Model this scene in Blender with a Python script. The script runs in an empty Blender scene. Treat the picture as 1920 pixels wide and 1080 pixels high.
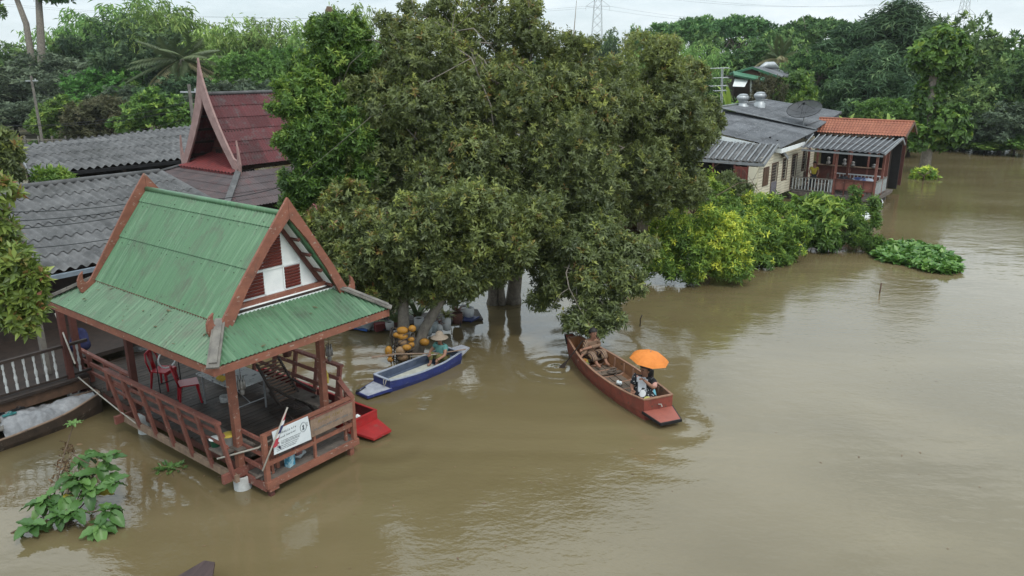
import bpy, math, random
import numpy as np
from mathutils import Vector, Matrix
R = math.radians
PI = math.pi
sc = bpy.context.scene
# ------------------------------------------------------------------ camera, sky, sun, exposure
CAM_H, FPX, PITCH = 7.6, 1420.0, R(16.5)
cam_d = bpy.data.cameras.new('camera'); cam = bpy.data.objects.new('camera', cam_d)
sc.collection.objects.link(cam); sc.camera = cam
cam.location = (0, 0, CAM_H); cam.rotation_euler = (PI/2 - PITCH, 0, 0)
cam_d.sensor_width = 36; cam_d.lens = 36*FPX/1920; cam_d.clip_start = .1; cam_d.clip_end = 9000
SUN_EL, SUN_AZ = 54, 146          # azimuth: clockwise from +Y (north)
W = bpy.data.worlds.new('World'); sc.world = W; W.use_nodes = True
nt = W.node_tree; nt.nodes.clear(); N = nt.nodes.new; LK = nt.links.new
wo = N('ShaderNodeOutputWorld'); b1 = N('ShaderNodeBackground'); b2 = N('ShaderNodeBackground'); mx = N('ShaderNodeMixShader')
sky = N('ShaderNodeTexSky'); sky.sky_type = 'NISHITA'; sky.sun_disc = False
sky.sun_elevation = R(SUN_EL); sky.sun_rotation = R(SUN_AZ)
LK(sky.outputs[0], b1.inputs[0]); b1.inputs[1].default_value = .09
tc = N('ShaderNodeTexCoord'); mp = N('ShaderNodeMapping'); mp.inputs['Scale'].default_value = (1.6, 1.6, 7)
LK(tc.outputs['Generated'], mp.inputs[0])
cn = N('ShaderNodeTexNoise'); cn.inputs['Scale'].default_value = 2.2; cn.inputs['Detail'].default_value = 7; cn.inputs['Roughness'].default_value = .55
LK(mp.outputs[0], cn.inputs['Vector'])
cr = N('ShaderNodeValToRGB'); cr.color_ramp.elements[0].position = .36; cr.color_ramp.elements[0].color = (.62,.62,.62,1)
cr.color_ramp.elements[1].position = .60; cr.color_ramp.elements[1].color = (1,1,1,1)
LK(cn.outputs[0], cr.inputs[0]); LK(cr.outputs[0], mx.inputs[0])
cc = N('ShaderNodeValToRGB'); cc.color_ramp.elements[0].position = .35; cc.color_ramp.elements[0].color = (.66,.79,.86,1)
cc.color_ramp.elements[1].position = .66; cc.color_ramp.elements[1].color = (.82,.88,.90,1)
LK(cn.outputs[0], cc.inputs[0]); LK(cc.outputs[0], b2.inputs[0])
sz = N('ShaderNodeSeparateXYZ'); LK(tc.outputs['Generated'], sz.inputs[0])          # overcast sky: brighter towards the zenith
zr = N('ShaderNodeMapRange'); zr.inputs[1].default_value = .05; zr.inputs[2].default_value = .6; zr.inputs[3].default_value = 1.2; zr.inputs[4].default_value = 2.1
LK(sz.outputs[2], zr.inputs[0]); LK(zr.outputs[0], b2.inputs[1])
LK(b1.outputs[0], mx.inputs[1]); LK(b2.outputs[0], mx.inputs[2]); LK(mx.outputs[0], wo.inputs[0])
sl = bpy.data.lights.new('sun', 'SUN'); sl.energy = 1.5; sl.angle = R(12); sl.color = (1, .955, .88)
sun = bpy.data.objects.new('sun', sl); sc.collection.objects.link(sun)
sd = Vector((math.sin(R(SUN_AZ))*math.cos(R(SUN_EL)), math.cos(R(SUN_AZ))*math.cos(R(SUN_EL)), math.sin(R(SUN_EL))))
sun.rotation_euler = sd.to_track_quat('Z', 'Y').to_euler(); sun.location = (0, -20, 60)
sc.view_settings.view_transform = 'Standard'; sc.view_settings.look = 'None'
sc.view_settings.exposure = 0.0; sc.view_settings.gamma = 1
# ------------------------------------------------------------------ coordinates
CP, SP = math.cos(PITCH), math.sin(PITCH)
def ray(px, py):
    dx, dy = (px-960)/FPX, -(py-540)/FPX
    return Vector((dx, CP+dy*SP, -SP+dy*CP))
def atz(px, py, z):
    d = ray(px, py); return Vector((0, 0, CAM_H)) + d*((z-CAM_H)/d.z)
def atY(px, py, Y):
    d = ray(px, py); return Vector((0, 0, CAM_H)) + d*(Y/d.y)
def pxsize(p):                      # metres covered by one photo pixel at a point
    d = Vector(p)-Vector((0, 0, CAM_H)); return (d.y*CP - d.z*SP)/FPX
BX, BY = .60347, .79738
P0 = Vector((-5.052, 12.618, 0))
PAV = Matrix(((BX, -BY, 0, P0.x), (BY, BX, 0, P0.y), (0, 0, 1, 0), (0, 0, 0, 1)))   # (u, v, z): u back right, v back left
def P(u, v, z): return PAV @ Vector((u, v, z))
RZ = math.atan2(BY, BX)             # heading of +u
# ------------------------------------------------------------------ object helpers
COL = sc.collection
INV = {}
def thing(name, label, cat, loc=(0, 0, 0), rz=0, group=None, kind=None):
    o = bpy.data.objects.new(name, None); COL.objects.link(o)
    o.empty_display_size = .2
    o.location = loc; o.rotation_euler = (0, 0, rz)
    INV[o.name] = (Matrix.Translation(Vector(loc)) @ Matrix.Rotation(rz, 4, 'Z')).inverted()
    return tag(o, label, cat, group, kind)
def tag(o, label, cat=None, group=None, kind=None):
    if label: o['label'] = label
    if cat: o['category'] = cat
    if group: o['group'] = group
    if kind: o['kind'] = kind
    return o
class MB:
    def __init__(s, M=None): s.v = []; s.f = []; s.mi = []; s.M = M; s.cur = 0
    def add(s, vs, fs):
        n = len(s.v)
        if s.M is not None: vs = [s.M @ Vector(p) for p in vs]
        s.v += [tuple(p) for p in vs]; s.f += [tuple(i+n for i in f) for f in fs]; s.mi += [s.cur]*len(fs)
        return s
    def box(s, c, d, rot=None):
        c = Vector(c); x, y, z = d[0]/2, d[1]/2, d[2]/2
        pts = [Vector(p) for p in ((-x,-y,-z),(x,-y,-z),(x,y,-z),(-x,y,-z),(-x,-y,z),(x,-y,z),(x,y,z),(-x,y,z))]
        if rot is not None: pts = [rot @ p for p in pts]
        return s.add([c+p for p in pts], [(3,2,1,0),(4,5,6,7),(0,1,5,4),(1,2,6,5),(2,3,7,6),(3,0,4,7)])
    def span(s, a, b):
        return s.box([(a[i]+b[i])/2 for i in range(3)], [abs(b[i]-a[i]) for i in range(3)])
    def beam(s, p, q, w, h, up=(0, 0, 1)):
        p, q = Vector(p), Vector(q); d = (q-p); L = d.length; d.normalize()
        up = Vector(up); side = d.cross(up)
        if side.length < 1e-4: side = d.cross(Vector((0, 1, 0)))
        side.normalize(); u2 = side.cross(d)
        m = Matrix((d, side, u2)).transposed()
        return s.box((p+q)/2, (L, w, h), m)
    def tube(s, pts, r, n=8, cap=True):
        pts = [Vector(p) for p in pts]; k = len(pts)
        rs = [r]*k if isinstance(r, (int, float)) else list(r)
        vs, fs = [], []; ref = None
        for i, p in enumerate(pts):
            t = (pts[min(i+1, k-1)]-pts[max(i-1, 0)]).normalized()
            if ref is None:
                ref = t.cross(Vector((0, 0, 1)))
                if ref.length < 1e-3: ref = t.cross(Vector((1, 0, 0)))
            ref = (ref - t*ref.dot(t)).normalized(); bi = t.cross(ref)
            vs += [p + (ref*math.cos(2*PI*j/n) + bi*math.sin(2*PI*j/n))*rs[i] for j in range(n)]
        for i in range(k-1):
            for j in range(n):
                a, b = i*n+j, i*n+(j+1) % n
                fs.append((a, b, b+n, a+n))
        if cap: fs += [tuple(range(n-1, -1, -1)), tuple((k-1)*n+j for j in range(n))]
        return s.add(vs, fs)
    def lathe(s, prof, c=(0, 0, 0), n=14, sx=1, sy=1):
        c = Vector(c); vs, fs = [], []
        for (r, z) in prof:
            vs += [c + Vector((sx*r*math.cos(2*PI*j/n), sy*r*math.sin(2*PI*j/n), z)) for j in range(n)]
        for i in range(len(prof)-1):
            for j in range(n):
                a, b = i*n+j, i*n+(j+1) % n
                fs.append((a, b, b+n, a+n))
        return s.add(vs, fs)
    def ball(s, c, r, nu=10, nv=7, rot=None):
        c = Vector(c); r = (r, r, r) if isinstance(r, (int, float)) else r
        vs, fs = [], []
        for i in range(nv+1):
            th = PI*i/nv
            for j in range(nu):
                p = Vector((r[0]*math.sin(th)*math.cos(2*PI*j/nu), r[1]*math.sin(th)*math.sin(2*PI*j/nu), r[2]*math.cos(th)))
                vs.append(c + (rot @ p if rot is not None else p))
        for i in range(nv):
            for j in range(nu):
                a, b = i*nu+j, i*nu+(j+1) % nu
                fs.append((a, a+nu, b+nu, b))
        return s.add(vs, fs)
    def prism(s, poly, vec):
        vec = Vector(vec); poly = [Vector(p) for p in poly]; n = len(poly)
        vs = poly + [p+vec for p in poly]
        fs = [tuple(range(n-1, -1, -1)), tuple(range(n, 2*n))] + [(i, (i+1) % n, (i+1) % n+n, i+n) for i in range(n)]
        return s.add(vs, fs)
    def grid(s, fn, nu, nv):
        vs = [fn(i/nu, j/nv) for j in range(nv+1) for i in range(nu+1)]
        fs = [(j*(nu+1)+i, j*(nu+1)+i+1, (j+1)*(nu+1)+i+1, (j+1)*(nu+1)+i) for j in range(nv) for i in range(nu)]
        return s.add(vs, fs)
    def build(s, name, mats, parent=None, smooth=False, org=None, label=None):
        me = bpy.data.meshes.new(name)
        inv = INV.get(parent.name) if parent is not None else None
        vs = s.v
        if inv is not None: vs = [tuple(inv @ Vector(p)) for p in vs]
        elif org is not None:
            org = Vector(org); vs = [tuple(Vector(p)-org) for p in vs]
        me.from_pydata(vs, [], s.f); me.update()
        mats = mats if isinstance(mats, (list, tuple)) else [mats]
        for m in mats: me.materials.append(m)
        if len(mats) > 1: me.polygons.foreach_set('material_index', s.mi)
        if smooth: me.polygons.foreach_set('use_smooth', [True]*len(me.polygons))
        o = bpy.data.objects.new(name, me); COL.objects.link(o)
        if parent is not None:
            o.parent = parent
            if inv is not None: INV[o.name] = inv
        elif org is not None: o.location = org
        if label: o['label'] = label
        return o
def dup(root, loc, rz=None, scale=None, label=None, group=None):
    r = root.copy(); COL.objects.link(r); r.location = loc
    if rz is not None: r.rotation_euler = (0, 0, rz)
    if scale is not None: r.scale = scale
    if label: r['label'] = label
    if group: r['group'] = group
    for ch in list(root.children):
        c = ch.copy(); COL.objects.link(c); c.parent = r
        for g in list(ch.children):
            d = g.copy(); COL.objects.link(d); d.parent = c
    return r
# corrugated sheet roofing on the plane A-B (eave) D-C (top, D above A); ribs run straight up the slope
def corr(mb, A, B, C, D, pitch, amp, rows=1, lap=.012, spr=6, cuts=None, sharp=False):
    A, B, C, D = map(Vector, (A, B, C, D)); e = B-A; L = e.length; e.normalize()
    nrm = e.cross(D-A).normalized()
    if nrm.z < 0: nrm = -nrm
    g = nrm.cross(e)
    if g.dot(D-A) < 0: g = -g
    dx, hD = (D-A).dot(e), (D-A).dot(g); cx, hC = (C-A).dot(e), (C-A).dot(g)
    ns = max(2, int(L/pitch*spr)); cuts = cuts or [k/rows for k in range(rows+1)]
    for k in range(len(cuts)-1):
        t0, t1 = cuts[k], cuts[k+1]+(.03 if k < len(cuts)-2 else 0)
        vs, fs = [], []
        for i in range(ns+1):
            q = L*i/ns
            x0 = (q)  # distance along the eave
            h = hD + (hC-hD)*min(1, max(0, (q-dx)/max(1e-6, cx-dx)))
            off = 0
            if dx > 1e-6 and q < dx: h = hD*q/dx
            if cx < L-1e-6 and q > cx: h = hC*(L-q)/(L-cx)
            ph = q/pitch
            if sharp:
                f = ph % 1; wv = amp*(1 if f < .22 else 0)
            else: wv = amp*math.cos(2*PI*ph)
            hm = max(hD, hC)
            for t, l in ((t0, lap), (t1, 0)):
                tt = min(t*hm, h)
                q2 = q
                if dx < -1e-6: q2 = q + dx*(1-q/L)*tt/hm
                if cx > L+1e-6: q2 = q2 + (cx-L)*(q/L)*tt/hm
                vs.append(A + e*q2 + g*tt + nrm*(wv+l))
        for i in range(ns):
            fs.append((2*i, 2*i+2, 2*i+3, 2*i+1))
        mb.add(vs, fs)
    return nrm
def bcorr(mb, A, B, C, D, pitch, amp, rows=1, lap=.02, spr=5, cuts=None):
    """the same sheeting on a slightly twisted four-cornered roof"""
    A, B, C, D = map(Vector, (A, B, C, D)); L = (B-A).length; ns = int(L/pitch*spr); nrm = (B-A).cross(D-A).normalized(); nrm = nrm if nrm.z > 0 else -nrm
    cuts = cuts or [k/rows for k in range(rows+1)]; rows = len(cuts)-1
    for k in range(rows):
        t0, t1 = cuts[k], cuts[k+1]+(.02 if k < rows-1 else 0)
        mb.grid(lambda i, j: (A+(B-A)*i).lerp(D+(C-D)*i, t0+(t1-t0)*j)+nrm*(amp*math.cos(2*PI*i*L/pitch)+lap*(1-j)), ns, 1)
# ------------------------------------------------------------------ materials
def newmat(name):
    m = bpy.data.materials.new(name); m.use_nodes = True
    t = m.node_tree; bs = t.nodes['Principled BSDF']
    return m, t, bs
def mat(name, c1, c2=None, rough=.7, scale=3, spec=.3, bump=0, bscale=None, stretch=(1, 1, 1), metal=0, c3=None, c3cut=.62, c3scale=6, detail=5, lo=.35, hi=.65, c3soft=.05, cell=None, cellv=.12, c4=None, c4scale=1.2, c4cut=.6, c4soft=.1):
    m, t, bs = newmat(name); N = t.nodes.new; LK = t.links.new
    bs.inputs['Roughness'].default_value = rough; bs.inputs['Metallic'].default_value = metal
    bs.inputs['Specular IOR Level'].default_value = spec
    if c2 is None: c2 = tuple(x*.8 for x in c1)
    tc = N('ShaderNodeTexCoord'); mp = N('ShaderNodeMapping'); mp.inputs['Scale'].default_value = stretch
    LK(tc.outputs['Object'], mp.inputs[0])
    nz = N('ShaderNodeTexNoise'); nz.inputs['Scale'].default_value = scale; nz.inputs['Detail'].default_value = detail; nz.inputs['Roughness'].default_value = .62
    LK(mp.outputs[0], nz.inputs['Vector'])
    rp = N('ShaderNodeValToRGB'); rp.color_ramp.elements[0].position = lo; rp.color_ramp.elements[0].color = (*c1, 1)
    rp.color_ramp.elements[1].position = hi; rp.color_ramp.elements[1].color = (*c2, 1)
    LK(nz.outputs[0], rp.inputs[0]); out = rp.outputs[0]
    if c3 is not None:
        n3 = N('ShaderNodeTexNoise'); n3.inputs['Scale'].default_value = c3scale; n3.inputs['Detail'].default_value = 8; n3.inputs['Roughness'].default_value = .68
        LK(mp.outputs[0], n3.inputs['Vector'])
        r3 = N('ShaderNodeValToRGB'); r3.color_ramp.elements[0].position = c3cut; r3.color_ramp.elements[0].color = (0, 0, 0, 1)
        r3.color_ramp.elements[1].position = c3cut+c3soft; r3.color_ramp.elements[1].color = (1, 1, 1, 1)
        LK(n3.outputs[0], r3.inputs[0])
        mi = N('ShaderNodeMix'); mi.data_type = 'RGBA'; mi.inputs[7].default_value = (*c3, 1)
        LK(r3.outputs[0], mi.inputs[0]); LK(out, mi.inputs[6]); out = mi.outputs[2]
    if c4 is not None:                                 # grime and stains
        n4 = N('ShaderNodeTexNoise'); n4.inputs['Scale'].default_value = c4scale; n4.inputs['Detail'].default_value = 9; n4.inputs['Roughness'].default_value = .7; n4.inputs['Distortion'].default_value = .5
        LK(tc.outputs['Object'], n4.inputs['Vector'])
        r4 = N('ShaderNodeValToRGB'); r4.color_ramp.elements[0].position = c4cut; r4.color_ramp.elements[0].color = (0, 0, 0, 1)
        r4.color_ramp.elements[1].position = c4cut+c4soft; r4.color_ramp.elements[1].color = (.75, .75, .75, 1); LK(n4.outputs[0], r4.inputs[0])
        m4 = N('ShaderNodeMix'); m4.data_type = 'RGBA'; m4.inputs[7].default_value = (*c4, 1); LK(r4.outputs[0], m4.inputs[0]); LK(out, m4.inputs[6]); out = m4.outputs[2]
    if cell is not None:                               # each sheet has weathered a little differently
        sn = N('ShaderNodeVectorMath'); sn.operation = 'SNAP'; sn.inputs[1].default_value = cell; LK(tc.outputs['Object'], sn.inputs[0])
        wn = N('ShaderNodeTexWhiteNoise'); LK(sn.outputs[0], wn.inputs['Vector'])
        mr = N('ShaderNodeMapRange'); mr.inputs[3].default_value = 1-cellv; mr.inputs[4].default_value = 1+cellv; LK(wn.outputs['Value'], mr.inputs[0])
        hv = N('ShaderNodeHueSaturation'); LK(mr.outputs[0], hv.inputs['Value']); LK(out, hv.inputs['Color']); out = hv.outputs[0]
    LK(out, bs.inputs['Base Color'])
    if bump:
        nb = N('ShaderNodeTexNoise'); nb.inputs['Scale'].default_value = bscale or scale*6; nb.inputs['Detail'].default_value = 6
        LK(mp.outputs[0], nb.inputs['Vector'])
        bp = N('ShaderNodeBump'); bp.inputs['Strength'].default_value = bump; bp.inputs['Distance'].default_value = .02
        LK(nb.outputs[0], bp.inputs['Height']); LK(bp.outputs[0], bs.inputs['Normal'])
    return m
def leafmat(name, stops, trans=.28, rough=.5, rand=.25, spec=.35):
    m, t, bs = newmat(name); N = t.nodes.new; LK = t.links.new
    at = N('ShaderNodeAttribute'); at.attribute_name = 'tone'
    rp = N('ShaderNodeValToRGB'); el = rp.color_ramp.elements
    el[0].position, el[0].color = stops[0][0], (*stops[0][1], 1); el[1].position, el[1].color = stops[-1][0], (*stops[-1][1], 1)
    for p, c in stops[1:-1]:
        e = el.new(p); e.color = (*c, 1)
    LK(at.outputs['Fac'], rp.inputs[0])
    oi = N('ShaderNodeObjectInfo'); hs = N('ShaderNodeHueSaturation')
    mr = N('ShaderNodeMapRange'); mr.inputs[3].default_value = 1-rand; mr.inputs[4].default_value = 1+rand
    LK(oi.outputs['Random'], mr.inputs[0]); LK(mr.outputs[0], hs.inputs['Value'])
    m2 = N('ShaderNodeMapRange'); m2.inputs[3].default_value = .5-.03*min(1, rand*4); m2.inputs[4].default_value = .5+.025*min(1, rand*4)
    ml = N('ShaderNodeMath'); ml.operation = 'MULTIPLY'; ml.inputs[1].default_value = 7.31
    fr = N('ShaderNodeMath'); fr.operation = 'FRACT'
    LK(oi.outputs['Random'], ml.inputs[0]); LK(ml.outputs[0], fr.inputs[0]); LK(fr.outputs[0], m2.inputs[0]); LK(m2.outputs[0], hs.inputs['Hue'])
    LK(rp.outputs[0], hs.inputs['Color'])
    LK(hs.outputs[0], bs.inputs['Base Color']); bs.inputs['Roughness'].default_value = rough; bs.inputs['Specular IOR Level'].default_value = spec
    tr = N('ShaderNodeBsdfTranslucent'); LK(hs.outputs[0], tr.inputs[0])
    ms = N('ShaderNodeMixShader'); ms.inputs[0].default_value = trans
    LK(bs.outputs[0], ms.inputs[1]); LK(tr.outputs[0], ms.inputs[2]); LK(ms.outputs[0], t.nodes['Material Output'].inputs[0])
    return m
TERRA = (.30, .105, .062); 
M = {}
M['terra'] = mat('terracotta_paint', (.262, .105, .068), (.195, .078, .053), .65, 4, bump=.25, bscale=60, c3=(.34, .27, .22), c3cut=.60, c3scale=9, stretch=(1, 1, 1.6), c4=(.10, .06, .045), c4scale=2.2, c4cut=.56, c4soft=.2)
M['terra_rail'] = mat('red_rail_paint', (.235, .088, .066), (.165, .066, .052), .65, 5, bump=.3, bscale=50, c3=(.30, .235, .19), c3cut=.61, c3scale=11)
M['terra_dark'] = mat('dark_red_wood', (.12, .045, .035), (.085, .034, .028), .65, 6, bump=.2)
M['louvre'] = mat('louvre_paint', (.17, .042, .032), (.13, .035, .028), .55, 6)
M['white'] = mat('white_paint', (.78, .80, .79), (.68, .71, .71), .6, 3, c3=(.40, .40, .37), c3cut=.66, c3scale=7)
M['cream'] = mat('cream_boards', (.64, .59, .46), (.56, .52, .41), .6, 2, c3=(.36, .32, .25), c3cut=.67, c3scale=5)
M['green_tin'] = mat('green_roof_paint', (.090, .198, .098), (.070, .160, .080), .42, 1.6, spec=.45, c3=(.155, .275, .16), c3cut=.52, c3scale=1.5, c3soft=.2, stretch=(.4, 9, .4), cell=(9, .68, 9), cellv=.07, c4=(.085, .095, .065), c4scale=1.5, c4cut=.50, c4soft=.2)
M['green_tin2'] = mat('green_skirt_paint', (.095, .192, .103), (.068, .146, .078), .45, 1.8, spec=.45, c3=(.165, .27, .165), c3cut=.52, c3scale=1.5, c3soft=.2, stretch=(.4, 9, .4), cell=(9, .68, 9), cellv=.09, c4=(.085, .085, .06), c4scale=1.7, c4cut=.49, c4soft=.2)
M['green_tin3'] = mat('green_skirt_paint_front', (.095, .192, .103), (.068, .146, .078), .45, 1.8, spec=.45, c3=(.165, .27, .165), c3cut=.52, c3scale=1.5, c3soft=.2, stretch=(9, .4, .4), cell=(.68, 9, 9), cellv=.10, c4=(.065, .068, .05), c4scale=1.7, c4cut=.49, c4soft=.2)
M['bolt'] = mat('rusty_bolt', (.07, .085, .06), rough=.8)
M['fibro'] = mat('grey_fibre_cement', (.142, .140, .140), (.076, .076, .077), .85, 1.8, bump=.35, bscale=30, c3=(.21, .21, .21), c3cut=.58, c3scale=14, c3soft=.12, cell=(1.04, 1.02, 9), cellv=.15, c4=(.055, .055, .05), c4scale=.7, c4cut=.55, c4soft=.15)
M['fibro_dark'] = mat('dark_fibre_cement', (.112, .113, .12), (.068, .069, .075), .85, 2.5, bump=.35, bscale=30, c3=(.17, .17, .175), c3cut=.58, c3scale=12, c3soft=.12)
M['fibro_far'] = mat('speckled_grey_roof', (.135, .14, .15), (.085, .088, .096), .85, 1.2, bump=.3, bscale=14, c3=(.19, .195, .2), c3cut=.54, c3scale=9, c3soft=.1, cell=(1.1, 1.3, 9), cellv=.15, c4=(.06, .06, .06), c4scale=.5, c4cut=.55, c4soft=.15)
M['fibro_pale'] = mat('pale_ridge_tile', (.26, .27, .28), (.18, .19, .2), .8, 4)
M['red_tile'] = mat('red_sheet_roof', (.118, .034, .037), (.085, .032, .034), .75, 1.6, bump=.2, c3=(.105, .075, .075), c3cut=.53, c3scale=2.6, c3soft=.12, cell=(.95, 9, .43), cellv=.22, c4=(.075, .06, .06), c4scale=.8, c4cut=.53, c4soft=.15)
M['red_skirt'] = mat('faded_red_tile', (.115, .085, .085), (.082, .070, .073), .85, 1.3, bump=.3, bscale=25, c3=(.125, .060, .060), c3cut=.55, c3scale=1.6, c3soft=.2, cell=(.5, .5, 9), cellv=.12)
M['pink_board'] = mat('faded_pink_board', (.36, .235, .215), (.27, .17, .155), .7, 4, c3=(.18, .14, .13), c3cut=.64)
M['red_eave'] = mat('red_eave_paint', (.19, .037, .036), (.13, .032, .032), .6, 4)
M['orange_tile'] = mat('orange_roof_tile', (.37, .145, .088), (.28, .105, .068), .8, 2.2, c3=(.08, .045, .035), c3cut=.63, c3scale=1.6, c3soft=.08)
M['hipwood'] = mat('weathered_grey_board', (.20, .185, .16), (.12, .11, .10), .85, 5, bump=.4, bscale=40, c3=(.07, .065, .06), c3cut=.6, c3scale=9)
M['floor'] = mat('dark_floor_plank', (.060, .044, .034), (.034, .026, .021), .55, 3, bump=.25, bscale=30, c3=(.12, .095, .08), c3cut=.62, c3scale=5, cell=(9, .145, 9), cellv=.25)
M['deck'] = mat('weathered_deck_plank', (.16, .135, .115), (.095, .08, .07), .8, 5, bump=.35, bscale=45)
M['wood'] = mat('brown_wood', (.115, .066, .042), (.07, .042, .028), .6, 6, bump=.2)
M['wood_pale'] = mat('pale_weathered_wood', (.27, .19, .135), (.19, .13, .095), .75, 6, bump=.3, c3=(.10, .08, .07), c3cut=.63)
M['wood_dark'] = mat('dark_wood', (.045, .032, .026), (.028, .021, .018), .65, 6, bump=.2)
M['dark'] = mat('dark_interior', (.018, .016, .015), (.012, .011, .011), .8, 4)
M['concrete'] = mat('concrete', (.50, .51, .50), (.38, .39, .38), .8, 7, bump=.3, c3=(.22, .21, .18), c3cut=.62, c3scale=5)
M['bark'] = mat('grey_bark', (.27, .24, .20), (.15, .13, .11), .9, 9, bump=.6, bscale=26, stretch=(1, 1, .6), c3=(.06, .055, .05), c3cut=.63, c3scale=12)
M['bark_dark'] = mat('dark_bark', (.065, .055, .045), (.04, .034, .028), .9, 6, bump=.5)
M['twig'] = mat('brown_twig', (.16, .11, .075), (.10, .07, .05), .8, 8)
M['red_plastic'] = mat('red_plastic', (.36, .012, .022), (.31, .011, .02), .32, 3, spec=.5)
M['metal'] = mat('grey_metal', (.36, .37, .38), (.28, .29, .3), .45, 5, metal=.5)
M['galv'] = mat('galvanised_metal', (.44, .46, .47), (.34, .36, .37), .42, 4, metal=.35)
M['black'] = mat('black_paint', (.018, .018, .02), (.012, .012, .013), .5, 4)
M['soil'] = mat('dark_soil', (.045, .032, .024), (.03, .022, .017), .95, 9)
M['rope'] = mat('pale_rope', (.42, .39, .34), (.3, .28, .24), .85, 9)
M['rope_dark'] = mat('old_rope', (.13, .105, .085), (.08, .065, .055), .9, 9)
M['cable'] = mat('black_cable', (.03, .03, .033), rough=.6)
M['glass'] = mat('dark_glass', (.02, .024, .028), (.03, .034, .038), .12, 2, spec=.6)
# ------------------------------------------------------------------ water and ground
def water_mat():
    m, t, bs = newmat('muddy_river_water'); N = t.nodes.new; LK = t.links.new
    gm = N('ShaderNodeNewGeometry')
    nz = N('ShaderNodeTexNoise'); nz.inputs['Scale'].default_value = .16; nz.inputs['Detail'].default_value = 7; nz.inputs['Distortion'].default_value = 1.2
    ms_ = N('ShaderNodeMapping'); ms_.inputs['Scale'].default_value = (.55, 1.5, 1); ms_.inputs['Rotation'].default_value = (0, 0, R(35)); LK(gm.outputs['Position'], ms_.inputs[0]); LK(ms_.outputs[0], nz.inputs['Vector'])
    rp = N('ShaderNodeValToRGB'); rp.color_ramp.elements[0].position = .35; rp.color_ramp.elements[0].color = (.130, .100, .048, 1)
    rp.color_ramp.elements[1].position = .65; rp.color_ramp.elements[1].color = (.172, .136, .072, 1)
    LK(nz.outputs[0], rp.inputs[0]); LK(rp.outputs[0], bs.inputs['Base Color'])
    bs.inputs['Roughness'].default_value = .018; bs.inputs['IOR'].default_value = 1.6; bs.inputs['Specular IOR Level'].default_value = .5
    def noise(scale, stretch, rot, detail=3, rough=.5):
        mp = N('ShaderNodeMapping'); mp.inputs['Scale'].default_value = stretch; mp.inputs['Rotation'].default_value = (0, 0, R(rot))
        LK(gm.outputs['Position'], mp.inputs[0])
        n = N('ShaderNodeTexNoise'); n.inputs['Scale'].default_value = scale; n.inputs['Detail'].default_value = detail; n.inputs['Roughness'].default_value = rough
        LK(mp.outputs[0], n.inputs['Vector']); return n.outputs[0]
    def math_(op, a, b):
        k = N('ShaderNodeMath'); k.operation = op
        for i, x in enumerate((a, b)):
            if isinstance(x, (int, float)): k.inputs[i].default_value = x
            else: LK(x, k.inputs[i])
        return k.outputs[0]
    big = noise(.55, (1, 1.7, 1), 25, 2)
    mid = noise(1.9, (.8, 1.6, 1), -15, 3, .5)
    fine = noise(7.5, (.8, 1.35, 1), 35, 3, .55)
    patch = noise(.13, (1, 1, 1), 0, 2)
    pr = N('ShaderNodeMapRange'); pr.inputs[1].default_value = .36; pr.inputs[2].default_value = .64; pr.inputs[3].default_value = .35; pr.inputs[4].default_value = 1.25
    LK(patch, pr.inputs[0])
    h = math_('ADD', math_('MULTIPLY', big, .020), math_('MULTIPLY', mid, .0080))
    h = math_('ADD', h, math_('MULTIPLY', math_('MULTIPLY', fine, .0062), pr.outputs[0]))
    # rings spreading where a paddle dips in and along the passing boats
    for (x, y, amp, k, fall) in RINGS:
        cx = N('ShaderNodeCombineXYZ'); cx.inputs[0].default_value = x; cx.inputs[1].default_value = y
        ds = N('ShaderNodeVectorMath'); ds.operation = 'DISTANCE'; LK(gm.outputs['Position'], ds.inputs[0]); LK(cx.outputs[0], ds.inputs[1])
        sn = math_('SINE', math_('MULTIPLY', ds.outputs['Value'], k), 0)
        ex = math_('EXPONENT', math_('MULTIPLY', ds.outputs['Value'], -1/fall), 0)
        h = math_('ADD', h, math_('MULTIPLY', math_('MULTIPLY', sn, ex), amp))
    bp = N('ShaderNodeBump'); bp.inputs['Strength'].default_value = 1; bp.inputs['Distance'].default_value = 1
    LK(h, bp.inputs['Height']); LK(bp.outputs[0], bs.inputs['Normal'])
    return m
RINGS = [(1.16, 18.38, .020, 17, .42), (1.6, 19.3, .014, 6.5, 2.2), (-3.6, 17.0, .012, 7, 2.0), (-2.6, 14.2, .012, 9, 1.1), (3.6, 15.0, .007, 8, 1.5)]
mb = MB(); mb.add([(-700, -60, 0), (700, -60, 0), (700, 700, 0), (-700, 700, 0)], [(0, 1, 2, 3)])
tag(mb.build('water', water_mat()), None, None, None, 'structure')
M['ground'] = mat('muddy_ground', (.17, .145, .085), (.10, .10, .05), .95, .25, bump=.4, bscale=3)
mb = MB()
gp = [(-3000, 66), (-46, 66), (-40, 72), (-30, 84), (-12, 92), (6, 88), (22, 84), (36, 80), (48, 71), (60, 66), (90, 60), (3000, 55), (3000, 6000), (-3000, 6000)]
mb.prism([(x, y, -.6) for x, y in gp], (0, 0, .78))
tag(mb.build('ground', M['ground']), None, None, None, 'structure')
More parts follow.
